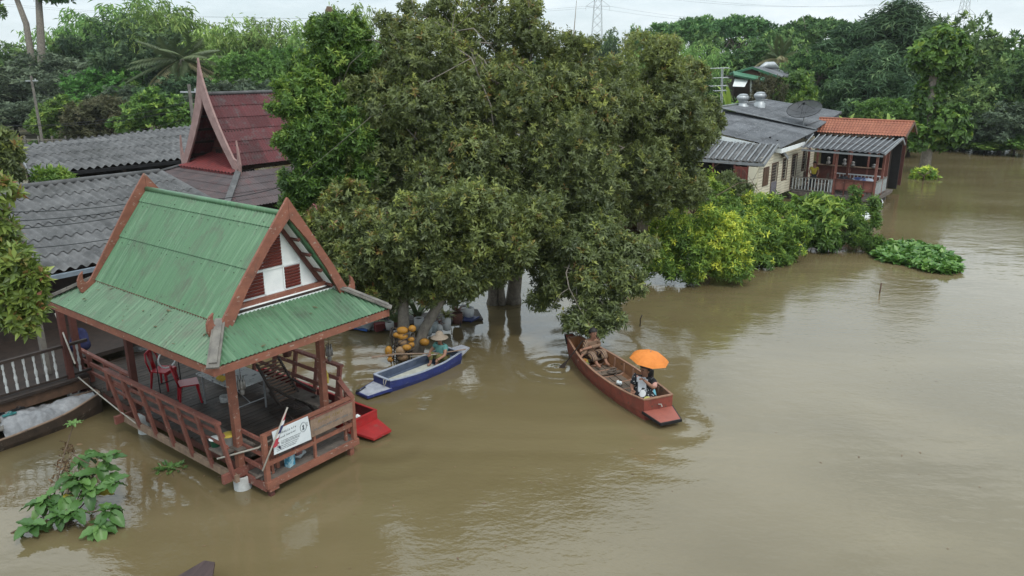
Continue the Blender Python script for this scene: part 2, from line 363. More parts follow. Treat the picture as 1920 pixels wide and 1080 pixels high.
# ------------------------------------------------------------------ riverside pavilion
pv = thing('riverside_pavilion', 'open wooden riverside pavilion with a steep green corrugated roof, standing in the flood', 'pavilion', P(1, 1.8, 0), RZ)
EU0, EU1, EV0, EV1, EZ = -.93, 2.94, -1.05, 4.96, 2.93
SU0, SU1, SV0, SV1, SZ = -.22, 2.24, -.22, 4.1, 3.40
def pvb(): return MB(PAV)
E4 = [(EU0, EV0, EZ), (EU1, EV0, EZ), (EU1, EV1, EZ), (EU0, EV1, EZ)]
S4 = [(SU0, SV0, SZ), (SU1, SV0, SZ), (SU1, SV1, SZ), (SU0, SV1, SZ)]
for k in range(4):
    m = pvb(); j = (k+1) % 4
    corr(m, E4[k], E4[j], S4[j], S4[k], .085, .016, 1, spr=8)
    rnd = random.Random(k); m.cur = 1
    a, b, c, d = map(Vector, (E4[k], E4[j], S4[j], S4[k]))
    for row in (.18, .55, .86):
        for i in range(16):
            s = (i+.5+rnd.uniform(-.2, .2))/16
            p = (a+(b-a)*s)*(1-row) + (d+(c-d)*s)*row
            m.box(p+Vector((0, 0, .02)), (.013, .013, .008))
    m.build('skirt_roof', [M['green_tin3' if k % 2 == 0 else 'green_tin2'], M['bolt']], pv, True)
UU0, UU1, UZ, RU, RZ_, UV0, UV1 = -.29, 2.31, 3.36, 1.01, 5.06, -.36, 4.08
RUN, RZN = 1.17, 5.02          # the ridge has crept a little towards the river at its front end
for sgn in (0, 1):
    m = pvb(); eu = UU1 if sgn else UU0
    A, B, C, D = (eu, UV0, UZ), (eu, UV1, UZ), (RU, UV1, RZ_), (RUN, UV0, RZN)
    bcorr(m, A, B, C, D, .085, .016, cuts=[0, .47, .86, 1.0], lap=.024, spr=8)
    m.cur = 1; rnd = random.Random(sgn+9)
    for row in (.05, .42, .53, .82, .90):
        for i in range(15):
            s = (i+.5+rnd.uniform(-.3, .3))/15
            ru, rz2 = RUN+(RU-RUN)*s, RZN+(RZ_-RZN)*s; u = eu+(ru-eu)*row; z = UZ+(rz2-UZ)*row
            m.box((u+(.022 if sgn else -.022), UV0+(UV1-UV0)*s, z+.014), (.012, .014, .012))
    m.build('gable_roof', [M['green_tin'], M['bolt']], pv, True)
m = pvb(); m.tube([(RUN, UV0, RZN+.015), (RU, UV1, RZ_+.015)], .05, 10); m.build('ridge_cap', M['green_tin'], pv, True)
# white soffit and brown purlins under the overhang
for sgn in (-1, 1):
    m = pvb(); eu = RU+sgn*1.27
    c4_ = [Vector(p) for p in ((eu, UV0+.04, UZ-.05), (eu, UV1-.04, UZ-.05), (RU, UV1-.04, RZ_-.09), (RUN, UV0+.04, RZN-.09))]
    m.grid(lambda i, j: c4_[0].lerp(c4_[1], i).lerp(c4_[3].lerp(c4_[2], i), j), 20, 4)
    m.build('soffit', M['white'], pv)
    for t in (.12, .33, .54, .74):
        m = pvb(); u = eu+(RU-eu)*t; z = UZ-.06+(RZ_-UZ)*t; un = eu+(RUN-eu)*t; zn = UZ-.06+(RZN-UZ)*t
        m.beam((un, UV0+.03, zn-.03), (u, UV1-.03, z-.03), .05, .06, (sgn*.8, 0, .6)); m.build('purlin', M['terra_dark'], pv)
    m = pvb(); m.beam((eu-sgn*.1, -.07, UZ+.03), (RUN+.03, -.07, RZN-.19), .05, .09, (sgn*.8, 0, .6)); m.build('rafter', M['terra_dark'], pv)
# barge boards with hooked feet
def barge(v, c, zt, hl, hr, left):
    pts = [(0, zt), (.31, zt-.60), (.72, 3.92), (.94, 3.44), (.985, 3.37), (1.02, 3.36), (1.05, 3.41), (1.055, 3.50), (1.04, 3.60), (1.09, 3.54), (1.128, 3.43), (1.13, 3.30), (1.10, 3.17), (1.04, 3.09), (.97, 3.06), (.91, 3.10), (.865, 3.20), (.60, 3.86), (.28, 4.50), (0, zt-.38)]
    w = hl if left else hr; sg = -1 if left else 1; m = pvb()
    for k in range(len(pts)//2-1):
        q = [pts[k], pts[k+1], pts[-2-k], pts[-1-k]]
        q = [(c+sg*(x*w+.003), z) for x, z in q]
        if not left: q = q[::-1]
        m.prism([(x, v, z) for x, z in q], (0, .05, 0))
    return m
for v, c, zt, hl, hr in ((UV0-.05, 1.23, 5.32, 1.60, 1.25), (UV1, 1.01, 5.40, 1.46, 1.46)):
    for left in (True, False): barge(v, c, zt, hl, hr, left).build('barge_board', M['terra'], pv)
# gable wall, louvres, beam, flashing
m = pvb(); m.prism([(-.10, 0, 3.44), (2.14, 0, 3.44), (1.16, 0, 4.90)], (0, .04, 0)); gw = m.build('gable_wall', M['white'], pv)
m = pvb(); m.prism([(-.10, 3.70, 3.44), (2.12, 3.70, 3.44), (1.01, 3.70, 4.93)], (0, .04, 0)); m.build('gable_wall', M['white'], pv)
def louvre(poly):
    m = pvb(); z0 = min(z for u, z in poly); z1 = max(z for u, z in poly); n = int((z1-z0)/.055)
    def span(z):
        xs = []
        for i in range(len(poly)):
            (a, b), (c, d) = poly[i], poly[(i+1) % len(poly)]
            if (b-z)*(d-z) <= 0 and b != d: xs.append(a+(c-a)*(z-b)/(d-b))
        return min(xs), max(xs)
    for i in range(n):
        z = z0+(i+.5)*(z1-z0)/n; u0, u1 = span(z); 
        m.box(((u0+u1)/2, -.022, z), (u1-u0, .028, .045), Matrix.Rotation(R(25), 3, 'X'))
    m.build('louvre', M['louvre'], gw)
louvre([(.68, 4.02), (1.26, 4.02), (1.26, 4.60), (1.02, 4.60), (.68, 4.26)])
louvre([(.32, 3.55), (.83, 3.55), (.83, 3.97), (.42, 3.97), (.32, 3.75)])
louvre([(1.31, 3.55), (1.64, 3.55), (1.64, 3.96), (1.31, 3.96)])
m = pvb()
for u in (.855, 1.285, 1.67): m.box((u, -.012, 3.50+(1.3-abs(u-1.16)*1.40)/2), (.025, .024, (1.3-abs(u-1.16)*1.40)*.98))
for z, a, b in ((3.99, .50, 1.72), (3.52, .05, 2.0)): m.box(((a+b)/2, -.014, z), (b-a, .02, .025))
m.build('batten', M['white'], gw)
m = pvb(); m.box((1.03, -.10, 3.47), (2.30, .09, .11)); m.build('gable_beam', M['terra'], pv)
m = pvb(); m.prism([(-.12, -.09, 3.44), (2.16, -.09, 3.44), (2.30, -.25, 3.37), (-.26, -.25, 3.37)], (0, -.01, .03)); m.build('flashing', M['white'], pv)
m = pvb(); m.box((-.27, 1.86, 3.335), (.06, 4.36, .07)); m.build('eave_board', M['terra'], pv)
m = pvb(); m.box((2.29, 1.86, 3.335), (.06, 4.36, .07)); m.build('eave_board', M['terra'], pv)
for k in range(4):                                     # fascia
    a, b = Vector(E4[k]), Vector(E4[(k+1) % 4]); d = (b-a).normalized(); o = Vector((d.y, -d.x, 0))
    m = pvb(); m.beam(a-o*.03-d*(-.0)+Vector((0, 0, -.085)), b-o*.03-d*.05+Vector((0, 0, -.085)), .05, .14); m.build('fascia', M['terra'], pv)
def hip(a, b, w):
    a, b = Vector(a), Vector(b); m = pvb(); 
    a = a+(a-b).normalized()*.05
    m.beam(a+Vector((0, 0, .04)), b+Vector((0, 0, .06)), w, .03)
    m.beam(a+(b-a)*.06+Vector((0, 0, .075)), b+Vector((0, 0, .085)), w*.62, .03)
    m.build('hip_board', M['hipwood'], pv)
for k in range(4): hip(E4[k], Vector(S4[k])+ (Vector(E4[k])-Vector(S4[k]))*.1, .2)
# inner rafters and ties seen below the eaves
for k in range(7):
    m = pvb(); v = -.9+k*.95; m.beam((EU0+.1, v, EZ-.04), (EU1-.1, v, EZ-.04), .05, .07); m.build('rafter', M['terra_dark'], pv)
m = pvb(); m.box((1, 1.9, 3.42), (2.4, 4.3, .03)); m.build('ceiling_panel', M['wood_dark'], pv)
rnd = random.Random(88); m = pvb()                     # dead leaves caught on the sheets
for k in range(34):
    side = rnd.choice((0, 0, 1)); f, g_ = rnd.uniform(.05, .95), rnd.random()**.6
    a, b, c, d = (E4[3], E4[0], S4[0], S4[3]) if side == 0 else (E4[0], E4[1], S4[1], S4[0])
    a, b, c, d = map(Vector, (a, b, c, d)); p = (a+(b-a)*f).lerp(d+(c-d)*f, g_)+Vector((0, 0, .03)); an = rnd.uniform(0, 6.28); L = rnd.uniform(.03, .07)
    dx, dy = Vector((math.cos(an), math.sin(an), .15))*L, Vector((-math.sin(an), math.cos(an), 0))*L*.35
    m.add([p-dx, p+dy, p+dx, p-dy], [(0, 1, 2, 3)])
tag(m.build('leaf_litter', mat('dead_leaf', (.17, .12, .06), (.11, .08, .045), .9, 20), pv), None, None, None, 'stuff')
# posts on concrete rings
POSTS = [(-.06, -.07), (2.0, 0), (0, 3.75), (2.0, 3.75), (0, 6.3), (2.0, 6.3)]
for i, (u, v) in enumerate(POSTS):
    z1 = 2.88 if v < 5 else 2.4
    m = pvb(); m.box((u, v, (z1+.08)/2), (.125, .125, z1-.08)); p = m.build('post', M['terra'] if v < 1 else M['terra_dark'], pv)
    if v < 1:
        m = pvb()
        for sg in (-1, 1): m.prism([(u+sg*.065, v-.03, 2.82), (u+sg*.24, v-.03, 2.82), (u+sg*.20, v-.03, 2.66), (u+sg*.09, v-.03, 2.44), (u+sg*.065, v-.03, 2.38)], (0, .05, 0))
        m.build('bracket', M['terra'], p)
def ring(u, v, r, h):
    m = pvb(); m.lathe([(r, -.4), (r, h-.02), (r-.012, h), (r-.04, h), (r-.045, h-.05), (r-.05, -.1), (0, -.1)], (u, v, 0), 20)
    m.build('concrete_ring', M['concrete'], pv, True)
ring(-.06, -.07, .16, .27); ring(2.0, 0, .155, .27); ring(0, 6.3, .155, .24)
m = pvb(); m.lathe([(.15, -.4), (.15, .42), (0, .42)], (0, 3.55, 0), 18); m.build('concrete_pile', M['concrete'], pv, True)
m = pvb(); m.lathe([(.15, -.4), (.15, .42), (0, .42)], (2.0, 3.75, 0), 18); m.build('concrete_pile', M['concrete'], pv, True)
# floor, deck and beams
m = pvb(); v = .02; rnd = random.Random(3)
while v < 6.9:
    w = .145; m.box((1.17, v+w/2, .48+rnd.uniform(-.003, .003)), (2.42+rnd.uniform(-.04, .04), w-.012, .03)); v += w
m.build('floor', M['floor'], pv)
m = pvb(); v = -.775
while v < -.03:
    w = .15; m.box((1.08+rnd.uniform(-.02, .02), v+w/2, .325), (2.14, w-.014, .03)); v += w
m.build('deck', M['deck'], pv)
for (a, b, w, h, mt) in (((-.03, -.80, .27), (2.15, -.80, .27), .06, .13, 'terra'), ((0, -.76, .22), (0, -.08, .22), .06, .16, 'terra_rail'), ((2.13, -.76, .24), (2.13, -.08, .24), .06, .14, 'terra_rail'),
        ((-.48, -.13, .37), (.62, -.13, .37), .07, .17, 'terra_rail'), ((-.48, 3.82, .37), (2.5, 3.82, .37), .07, .17, 'terra_rail'),
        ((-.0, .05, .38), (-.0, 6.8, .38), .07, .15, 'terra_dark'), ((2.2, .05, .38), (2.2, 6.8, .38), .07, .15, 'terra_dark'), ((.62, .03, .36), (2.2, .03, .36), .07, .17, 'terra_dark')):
    m = pvb(); m.beam(a, b, w, h); m.build('floor_beam', M[mt], pv)
m = pvb(); m.box((.12, -.76, .17), (.2, .1, .09)); m.box((2.0, -.72, .14), (.1, .1, .3)); m.build('beam_end', M['terra'], pv)
for (u, v) in ((.1, -.72), (2.0, -.72)):
    m = pvb(); m.box((u, v, -.1), (.09, .09, .5)); m.build('post', M['terra_dark'], pv)
# front railing of the deck
rl = pvb(); rl.box((.03, -.76, .74), (.085, .085, 1.06)); rl.box((2.08, -.76, .74), (.085, .085, 1.06)); rl.box((1.10, -.77, .60), (.05, .05, .53)); rl.box((.25, -.60, .62), (.05, .05, .56)); rl.box((1.92, -.70, .62), (.05, .05, .56))
rl.box((.42, -.52, .60), (.06, .06, .5))
rl.box((1.06, -.76, .665), (1.98, .045, .075)); rl.box((1.08, -.74, 1.235), (2.06, .11, .035)); rl.box((1.5, -.72, 1.13), (1.05, .03, .05))
rl.build('railing', M['terra'], pv)
rl = pvb()
for z in (.58, .86, 1.15): rl.beam((.03, -.72, z-.02), (.0, -.06, z+.02), .04, .07)
rl.build('railing', M['terra_rail'], pv)
rl = pvb(); rl.beam((2.08, -.76, 1.25), (2.42, .0, 1.28), .1, .04)
for z in (.62, .92): rl.beam((2.09, -.72, z), (2.36, .0, z), .04, .07)
rl.box((2.25, -.38, .78), (.06, .06, .95)); rl.box((2.44, .02, .85), (.07, .07, 1.0))
rl.build('railing', M['terra_rail'], pv)
# outward leaning bench backs on the two long sides
def bench_back(sg, u0, mt, mt2, v0=-.24, v1=3.85, n=7):
    ut = u0+sg*.22
    rl = pvb(); rl.beam((u0, v0-.06, .36), (u0, v1+.06, .36), .07, .14); rl.build('bottom_rail', M[mt2], pv)
    for i in range(n):
        v = v0+.05+(v1-v0-.1)*i/(n-1); rl = pvb()
        rl.beam((u0+sg*.01, v, .34), (ut, v, 1.5), .11 if i in (0, n-1) else .095, .05, (1, 0, 0)); rl.build('baluster', M[mt], pv)
    rl = pvb(); rl.beam((ut-sg*.0, v0-.02, 1.53), (ut-sg*.0, v1+.03, 1.53), .10, .05); rl.build('top_rail', M[mt], pv)
    for t in (.80, .58):
        rl = pvb(); u = u0+sg*(.22*t) - sg*.045; rl.beam((u, v0, .34+1.16*t), (u, v1, .34+1.16*t), .03, .075, (sg*.3, 0, 1)); rl.build('back_rail', M[mt], pv)
    rl = pvb(); rl.box((u0-sg*.28, (v0+v1)/2, .85), (.36, v1-v0, .03)); rl.build('bench_seat', M['deck'], pv)
bench_back(-1, -.28, 'terra_rail', 'wood_pale')
bench_back(1, 2.36, 'terra_rail', 'terra_rail', .1, 3.85, 6)
rl = pvb()                                             # back rail towards the house
rl.beam((.06, 3.8, 1.17), (.1, 6.5, 1.2), .08, .06)
for z in (.95, .72): rl.beam((.08, 3.8, z), (.1, 6.5, z), .04, .08)
for v in (4.45, 5.2, 6.0): rl.box((.1, v, .82), (.09, .07, .7))
rl.build('railing', M['terra_rail'], pv)
# ------------------------------------------------------------------ things on the pavilion
def plastic_chair(u, v, rz, label):
    t = thing('plastic_chair', label, 'chair', P(u, v, .495), RZ+rz, 'red plastic chairs in the pavilion')
    Mx = Matrix.Translation(P(u, v, .495)) @ Matrix.Rotation(RZ+rz, 4, 'Z')
    s = 1.0
    b = MB(Mx); b.prism([(-.2, -.19, .42), (.2, -.21, .42), (.21, .0, .42), (.2, .21, .42), (-.2, .19, .42)], (0, 0, .028)); b.box((.2, 0, .40), (.03, .40, .06)); b.build('seat', M['red_plastic'], t)
    for (x, y, dx, dy) in ((.17, .17, .05, .05), (.17, -.17, .05, -.05), (-.17, .16, -.05, .04), (-.17, -.16, -.05, -.04)):
        b = MB(Mx); b.tube([(x, y, .43), (x+dx*.5, y+dy*.5, .2), (x+dx, y+dy, 0)], [.035, .028, .022], 6); b.build('leg', M['red_plastic'], t)
    b = MB(Mx)
    b.tube([(-.19, -.18, .43), (-.25, -.20, .68), (-.29, -.15, .84), (-.30, 0, .875), (-.29, .15, .84), (-.25, .20, .68), (-.19, .18, .43)], .022, 7)
    b.prism([(-.20, -.07, .43), (-.20, .07, .43), (-.245, .055, .62), (-.295, .10, .85), (-.295, -.10, .85), (-.245, -.055, .62)], (-.015, 0, .003))
    b.build('backrest', M['red_plastic'], t, True)
plastic_chair(.95, 4.35, R(-62), 'red plastic chair farther back under the green eave, facing the table')
plastic_chair(.88, 3.2, R(-25), 'red plastic chair nearer the railing, turned sideways to the table')
# folding table
M['table'] = mat('worn_table_top', (.42, .43, .43), (.34, .35, .35), .5, 4, c3=(.13, .13, .14), c3cut=.545, c3scale=7, c3soft=.05)
t = thing('folding_table', 'long folding table with a worn scribbled white top on grey legs', 'table', P(1.35, 2.2, .495), RZ)
m = pvb(); m.box((1.36, 2.2, 1.19), (.86, 1.42, .035)); m.build('table_top', M['table'], t)
for (u, v) in ((1.0, 1.6), (1.7, 1.6), (1.0, 2.8), (1.7, 2.8)):
    m = pvb(); m.tube([(u, v, .495), (u, v, 1.175)], .02, 6); m.build('leg', M['metal'], t)
m = pvb(); m.tube([(1.0, 1.62, .72), (1.7, 1.62, .72)], .012, 5); m.tube([(1.35, 1.62, .72), (1.35, 2.7, 1.1)], .012, 5); m.build('brace', M['metal'], t)
M['banana'] = mat('ripe_banana', (.55, .38, .05), (.42, .27, .04), .5, 9)
m = pvb(); rnd = random.Random(4)
for i in range(11):
    a = i*.5; m.tube([(1.0+.0*i, 2.05+.02*i, 1.215+.02*(i % 3)), (1.05+.03*math.cos(a), 2.02+.02*i, 1.26+.02*(i % 3)), (1.13, 2.0+.022*i, 1.24+.02*(i % 3))], [.012, .02, .008], 6)
o = m.build('banana_bunch', M['banana'], None, True, P(1.05, 2.1, 1.21)); tag(o, 'bunch of yellow bananas lying on the folding table', 'fruit')
# reclining slatted chair
t = thing('deck_chair', 'dark reclining wooden chair with slatted back beside the table', 'deck chair', P(1.8, .9, .495), RZ)
for du in (-.27, .27):
    m = pvb(); c = 1.85+du
    m.beam((c, .45, .52), (c, 1.25, .98), .035, .05); m.beam((c, .95, .78), (c, 1.62, 1.52), .035, .06); m.beam((c, .42, .92), (c, 1.3, .5), .035, .05)
    m.beam((c-.01*1, .4, 1.05), (c, 1.2, 1.12), .05, .03); m.build('side_frame', M['wood_dark'], t)
m = pvb()
for i in range(13):
    k = i/12; m.box((1.85, .99+.6*k, .83+.66*k), (.5, .035, .022), Matrix.Rotation(R(48), 3, 'X'))
m.build('backrest', M['wood'], t)
m = pvb()
for i in range(9):
    k = i/8; m.box((1.85, .45+.55*k, .80-.0*k), (.5, .045, .02))
m.build('seat', M['wood_dark'], t)
# flower pot on the bench rail, tin, buckets, hoop, tube, lanterns
M['tin'] = mat('tin_can_label', (.42, .42, .40), (.26, .26, .26), .4, 20)
m = pvb(); m.lathe([(.10, 0), (.105, .13), (.095, .13), (.09, .02), (0, .02)], (1.33, 2.57, .495), 14); tag(m.build('tin_can', M['tin'], None, True, P(1.33, 2.57, .495)), 'open round tin can standing on the dark pavilion floor', 'can')
def bucket(u, v, z, c, lid, label, r=.11, h=.19):
    t = thing('bucket', label, 'bucket', P(u, v, z), RZ)
    m = pvb(); m.lathe([(0, 0), (r*.85, 0), (r, h), (r+.012, h), (r+.012, h+.015)], (u, v, z), 14); m.build('body', c, t, True)
    m = pvb(); m.lathe([(r+.016, h), (r+.016, h+.025), (r*.8, h+.04), (0, h+.04)], (u, v, z), 14); m.build('lid', lid, t, True)
M['yellow_lid'] = mat('yellow_plastic', (.52, .40, .06), (.40, .30, .06), .5, 5); M['green_plastic'] = mat('green_plastic', (.03, .17, .09), (.025, .12, .07), .45, 5)
m = pvb(); m.box((-.12, .1, .835), (.62, .42, .03)); tag(m.build('side_shelf', M['deck'], None, False, P(-.12, .1, .84)), 'small grey shelf board beside the front corner post', 'shelf')
bucket(-.12, .12, .852, M['white'], M['yellow_lid'], 'white bucket with a yellow lid on the shelf by the corner post')
bucket(-.30, .28, .852, M['green_plastic'], M['white'], 'green tub with a white lid behind the leaning rail', .09, .14)
m = pvb(); m.tube([(.85+.20*math.cos(a*PI/10), 3.9+.0*a, 1.32+.20*math.sin(a*PI/10)) for a in range(21)], .018, 6)
tag(m.build('hoop', M['white'], None, True, P(.85, 3.9, 1.1)), 'white hoop hanging behind the red chairs', 'hoop')
m = pvb(); m.tube([(.6, 3.9, .5), (.6, 3.9, 1.35), (1.1, 3.9, 1.35), (1.1, 3.9, .5)], .012, 5); m.tube([(.6, 3.9, .8), (1.1, 3.9, .8)], .012, 5); m.tube([(.6, 3.9, 1.52), (1.1, 3.9, 1.52), (1.1, 3.9, 1.3)], .01, 5)
tag(m.build('metal_stand', M['black'], None, False, P(.85, 3.9, .5)), 'thin black metal stand holding the white hoop', 'stand')
M['yellow_tube'] = mat('yellow_pole', (.50, .46, .10), rough=.4)
m = pvb(); m.tube([(1.05, .7, 2.3), (2.05, 1.6, 2.3)], .022, 7); m.tube([(2.05, 1.6, 2.3), (2.2, 1.74, 2.3)], .03, 7)
tag(m.build('yellow_pole', M['yellow_tube'], None, True, P(1.6, 1.2, 2.3)), 'yellow pole slung below the front eave', 'pole')
def lantern(u, v, z, label):
    t = thing('wind_chime', label, 'wind chime', P(u, v, z), RZ, 'bottle chimes hung on the front posts')
    m = pvb(); m.tube([(u, v, z+.25), (u, v, z+.42)], .006, 4); m.build('cord', M['rope_dark'], t)
    m = pvb()
    for k in range(6):
        a = k*PI/3; r = .05; m.lathe([(0, -.06), (.028, -.05), (.03, .08), (.012, .13), (.012, .19), (0, .19)], (u+r*math.cos(a), v+r*math.sin(a), z+.06+.01*(k % 2)), 8)
    m.lathe([(0, -.12), (.04, -.10), (.045, -.02), (.02, .03), (0, .04)], (u, v, z), 8)
    m.build('bottle_cluster', M['glasschime'], t, True)
M['glasschime'] = mat('dusty_bottle', (.20, .19, .18), (.12, .115, .11), .25, 9, spec=.6)
lantern(.10, -.13, 1.95, 'grey bottle chime hanging on the front corner post above the buckets')
lantern(2.12, -.12, 1.95, 'grey bottle chime hanging on the front post nearest the open river')
m = pvb(); m.lathe([(.03, 0), (.03, .2), (.012, .23), (.012, .27), (0, .27)], (2.1, -.02, 1.35), 8); m.lathe([(.032, .07), (.032, .14)], (2.1, -.02, 1.35), 8)
tag(m.build('hanging_bottle', M['yellow_lid'], None, True, P(2.1, 0, 1.35)), 'pale yellow bottle tied to the front post', 'bottle')
# signs
M['sign_white'] = mat('white_signboard', (.66, .70, .72), (.58, .62, .64), .4, 3, c3=(.35, .37, .38), c3cut=.68, c3scale=8)
M['ink'] = mat('faded_ink', (.16, .19, .20), (.09, .10, .11), .7, 8); M['gold'] = mat('faded_gold_letter', (.30, .21, .07), (.19, .13, .06), .7, 9)
def scribble(mb, u0, u1, z, h, v, rnd, sl=0, dens=1.0, wd=.006):
    u = u0
    while u < u1:
        w = h*rnd.uniform(.45, .9); zz = z+sl*(u-u0)
        k = rnd.random()
        for q in range(2):
            a = (u+rnd.uniform(0, w*.4), v, zz+rnd.uniform(-.1, .3)*h); b_ = (u+rnd.uniform(w*.4, w), v, zz+rnd.uniform(.5, 1)*h)
            mb.beam(a, b_, .002, wd, (1, 0, 0))
        mb.beam((u, v, zz+h*rnd.choice((0, .5))), (u+w*.8, v, zz+h*rnd.choice((0, .5, .9))), .002, wd)
        u += w*1.15+(h*.5 if k > .85 else 0)
t = thing('banner_sign', 'torn white signboard with faded dark lettering and a round emblem, on the front railing', 'sign', P(.55, -.83, .8), RZ)
m = pvb()
for pl in ([(.16, 1.29), (.18, 1.08), (.98, 1.04), (.95, 1.29)], [(.18, 1.08), (.30, 1.02), (.17, .97), (.16, .83), (.99, .80), (.98, 1.04)]):
    pl = pl[::-1]; m.prism([(u, -.825, z) for u, z in pl], (0, -.012, 0))
m.build('board', M['sign_white'], t)
m = pvb(); rnd = random.Random(11); vv = -.8395
scribble(m, .30, .66, 1.185, .045, vv, rnd); scribble(m, .40, .66, 1.105, .035, vv, rnd); scribble(m, .28, .40, 1.10, .03, vv, rnd)
for z in (1.03, 1.0, .975, .94, .905, .875): scribble(m, .33 if z > .95 else .22, .78-(1.05-z)*.8, z, .015, vv, rnd, -.02, wd=.004)
m.build('lettering', M['ink'], t)
m = pvb()
for r, w in ((.098, .006), (.085, .004)):
    pr_ = [(.83+r*.75*math.cos(a*PI/14), vv, 1.12+r*math.sin(a*PI/14)) for a in range(29)]
    for i in range(28): m.beam(pr_[i], pr_[i+1], .002, w, (0, 1, 0))
m.lathe([(0, -.06), (.035, -.045), (.02, 0), (.03, .03), (.012, .06), (0, .065)], (.83, vv+.004, 1.11), 8, 1, .1)
for dz in (-.02, .03): m.box((.92, vv, 1.14+dz), (.012, .002, .03))
m.build('emblem', M['ink'], t)
t = thing('wooden_sign', 'carved brown wooden signboard with faded gold lettering, beside the white sign', 'sign', P(1.5, -.83, .8), RZ)
m = pvb(); m.box((1.515, -.815, 1.01), (1.03, .03, .37)); m.build('board', M['wood_pale'], t)
m = pvb(); m.box((1.515, -.832, 1.205), (1.05, .02, .025)); m.build('frame', M['terra_rail'], t)
m = pvb(); scribble(m, 1.18, 1.80, 1.06, .065, -.8315, rnd, wd=.010); m.build('lettering', M['gold'], t)
m = pvb(); scribble(m, 1.06, 1.95, .935, .045, -.8315, rnd, wd=.007); m.build('lettering', M['ink'], t)
# flag
def flag_mat():
    m, t, bs = newmat('striped_flag_cloth'); N = t.nodes.new; LK = t.links.new
    tc = N('ShaderNodeTexCoord'); sx = N('ShaderNodeSeparateXYZ'); mp = N('ShaderNodeMapping'); LK(tc.outputs['Object'], mp.inputs[0])
    mp.inputs['Rotation'].default_value = (R(20), R(35), 0); mp.inputs['Scale'].default_value = (1, 1, 2.2)
    LK(mp.outputs[0], sx.inputs[0])
    fr = N('ShaderNodeMath'); fr.operation = 'FRACT'; ad = N('ShaderNodeMath'); ad.operation = 'MULTIPLY'; ad.inputs[1].default_value = 1.6
    LK(sx.outputs['Z'], ad.inputs[0]); LK(ad.outputs[0], fr.inputs[0])
    rp = N('ShaderNodeValToRGB'); rp.color_ramp.interpolation = 'CONSTANT'; e = rp.color_ramp.elements
    e[0].position, e[0].color = 0, (.33, .03, .045, 1); e[1].position, e[1].color = .17, (.55, .55, .56, 1)
    for p, c in ((.33, (.035, .035, .11)), (.66, (.55, .55, .56)), (.83, (.33, .03, .045))):
        k = e.new(p); k.color = (*c, 1)
    LK(fr.outputs[0], rp.inputs[0]); LK(rp.outputs[0], bs.inputs['Base Color']); bs.inputs['Roughness'].default_value = .8
    return m
t = thing('flag', 'furled red, white and blue striped flag on a slanting pole at the railing corner', 'flag', P(-.06, -.8, .6), RZ)
fa, fb = Vector((-.10, -.82, .62)), Vector((.50, -.88, 1.66))
m = pvb(); m.tube([fa, fb], .016, 7); m.build('pole', M['rope'], t, True)
m = pvb(); rnd = random.Random(5)
def fl(i, j):
    q = .44+.52*j; c = fa+(fb-fa)*q; wv = .055*(1-.55*j)*(1+.35*math.sin(9*j+3*i))
    a = 2*PI*i; return c+Vector((math.cos(a)*wv*.8+.03*(1-j), math.sin(a)*wv*.6, math.sin(a+.6)*wv*.5-.05*(1-j)))
m.grid(fl, 14, 14); m.prism([fa+(fb-fa)*.45+Vector(p) for p in ((.0, 0, .03), (.10, -.02, -.04), (.14, 0, -.20), (.02, .02, -.08))], (0, .012, 0))
m.build('cloth', flag_mat(), t, True)
m = pvb(); m.tube([(-.5+.01, -.05, .78), (.0, -.62, .98), (.25, -.70, 1.08)], .018, 6); tag(m.build('bamboo_pole', M['rope'], None, True, P(-.2, -.4, .9)), 'thin pale pole lying across the corner of the front deck', 'pole')
M['sack'] = mat('crumpled_plastic', (.42, .46, .47), (.26, .30, .32), .5, 7, bump=.6, bscale=18); M['blue_box'] = mat('blue_drink_box', (.05, .22, .33), (.30, .45, .50), .5, 9, lo=.45, hi=.5)
m = pvb(); m.box((.62, -.62, .46), (.16, .12, .24), Matrix.Rotation(R(14), 3, 'Z')); m.lathe([(.02, 0), (.02, .03), (0, .03)], (.62, -.62, .58), 8); tag(m.build('drink_carton', M['blue_box'], None, False, P(.62, -.62, .34)), 'blue and white carton standing on the front deck behind the white sign', 'carton')
def lump(name, c, r, mt, label, cat, seed=1, squash=1, MM=PAV):
    rnd = random.Random(seed); m = MB(MM); ph = [rnd.uniform(0, 6) for _ in range(6)]
    def f(i, j):
        th, a = PI*(.02+.96*j), 2*PI*i
        k = 1+.16*math.sin(3*a+ph[0]+2*th)+.12*math.sin(5*a+ph[1]-3*th)+.10*math.sin(4*th+ph[2])
        return Vector(c)+Vector((r[0]*k*math.sin(th)*math.cos(a), r[1]*k*math.sin(th)*math.sin(a), max(-r[2]*.6, r[2]*k*math.cos(th))))
    m.grid(f, 16, 10); o = m.build(name, mt, None, True, (MM @ Vector(c)) if MM is not None else Vector(c)); return tag(o, label, cat)
lump('plastic_bag', (.9, -.45, .40), (.16, .12, .10), M['sack'], 'crumpled grey plastic heap on the front deck planks', 'bag', 3)
lump('driftwood', (.14, -.55, .37), (.20, .06, .05), M['deck'], 'short grey piece of driftwood at the front deck corner', 'driftwood', 4)
lump('cloth_bundle', (.88, -.52, .50), (.10, .09, .12), mat('patterned_cloth', (.30, .12, .10), (.06, .06, .08), .9, 30), 'patterned reddish cloth bundle standing beside the blue carton', 'cloth', 6)
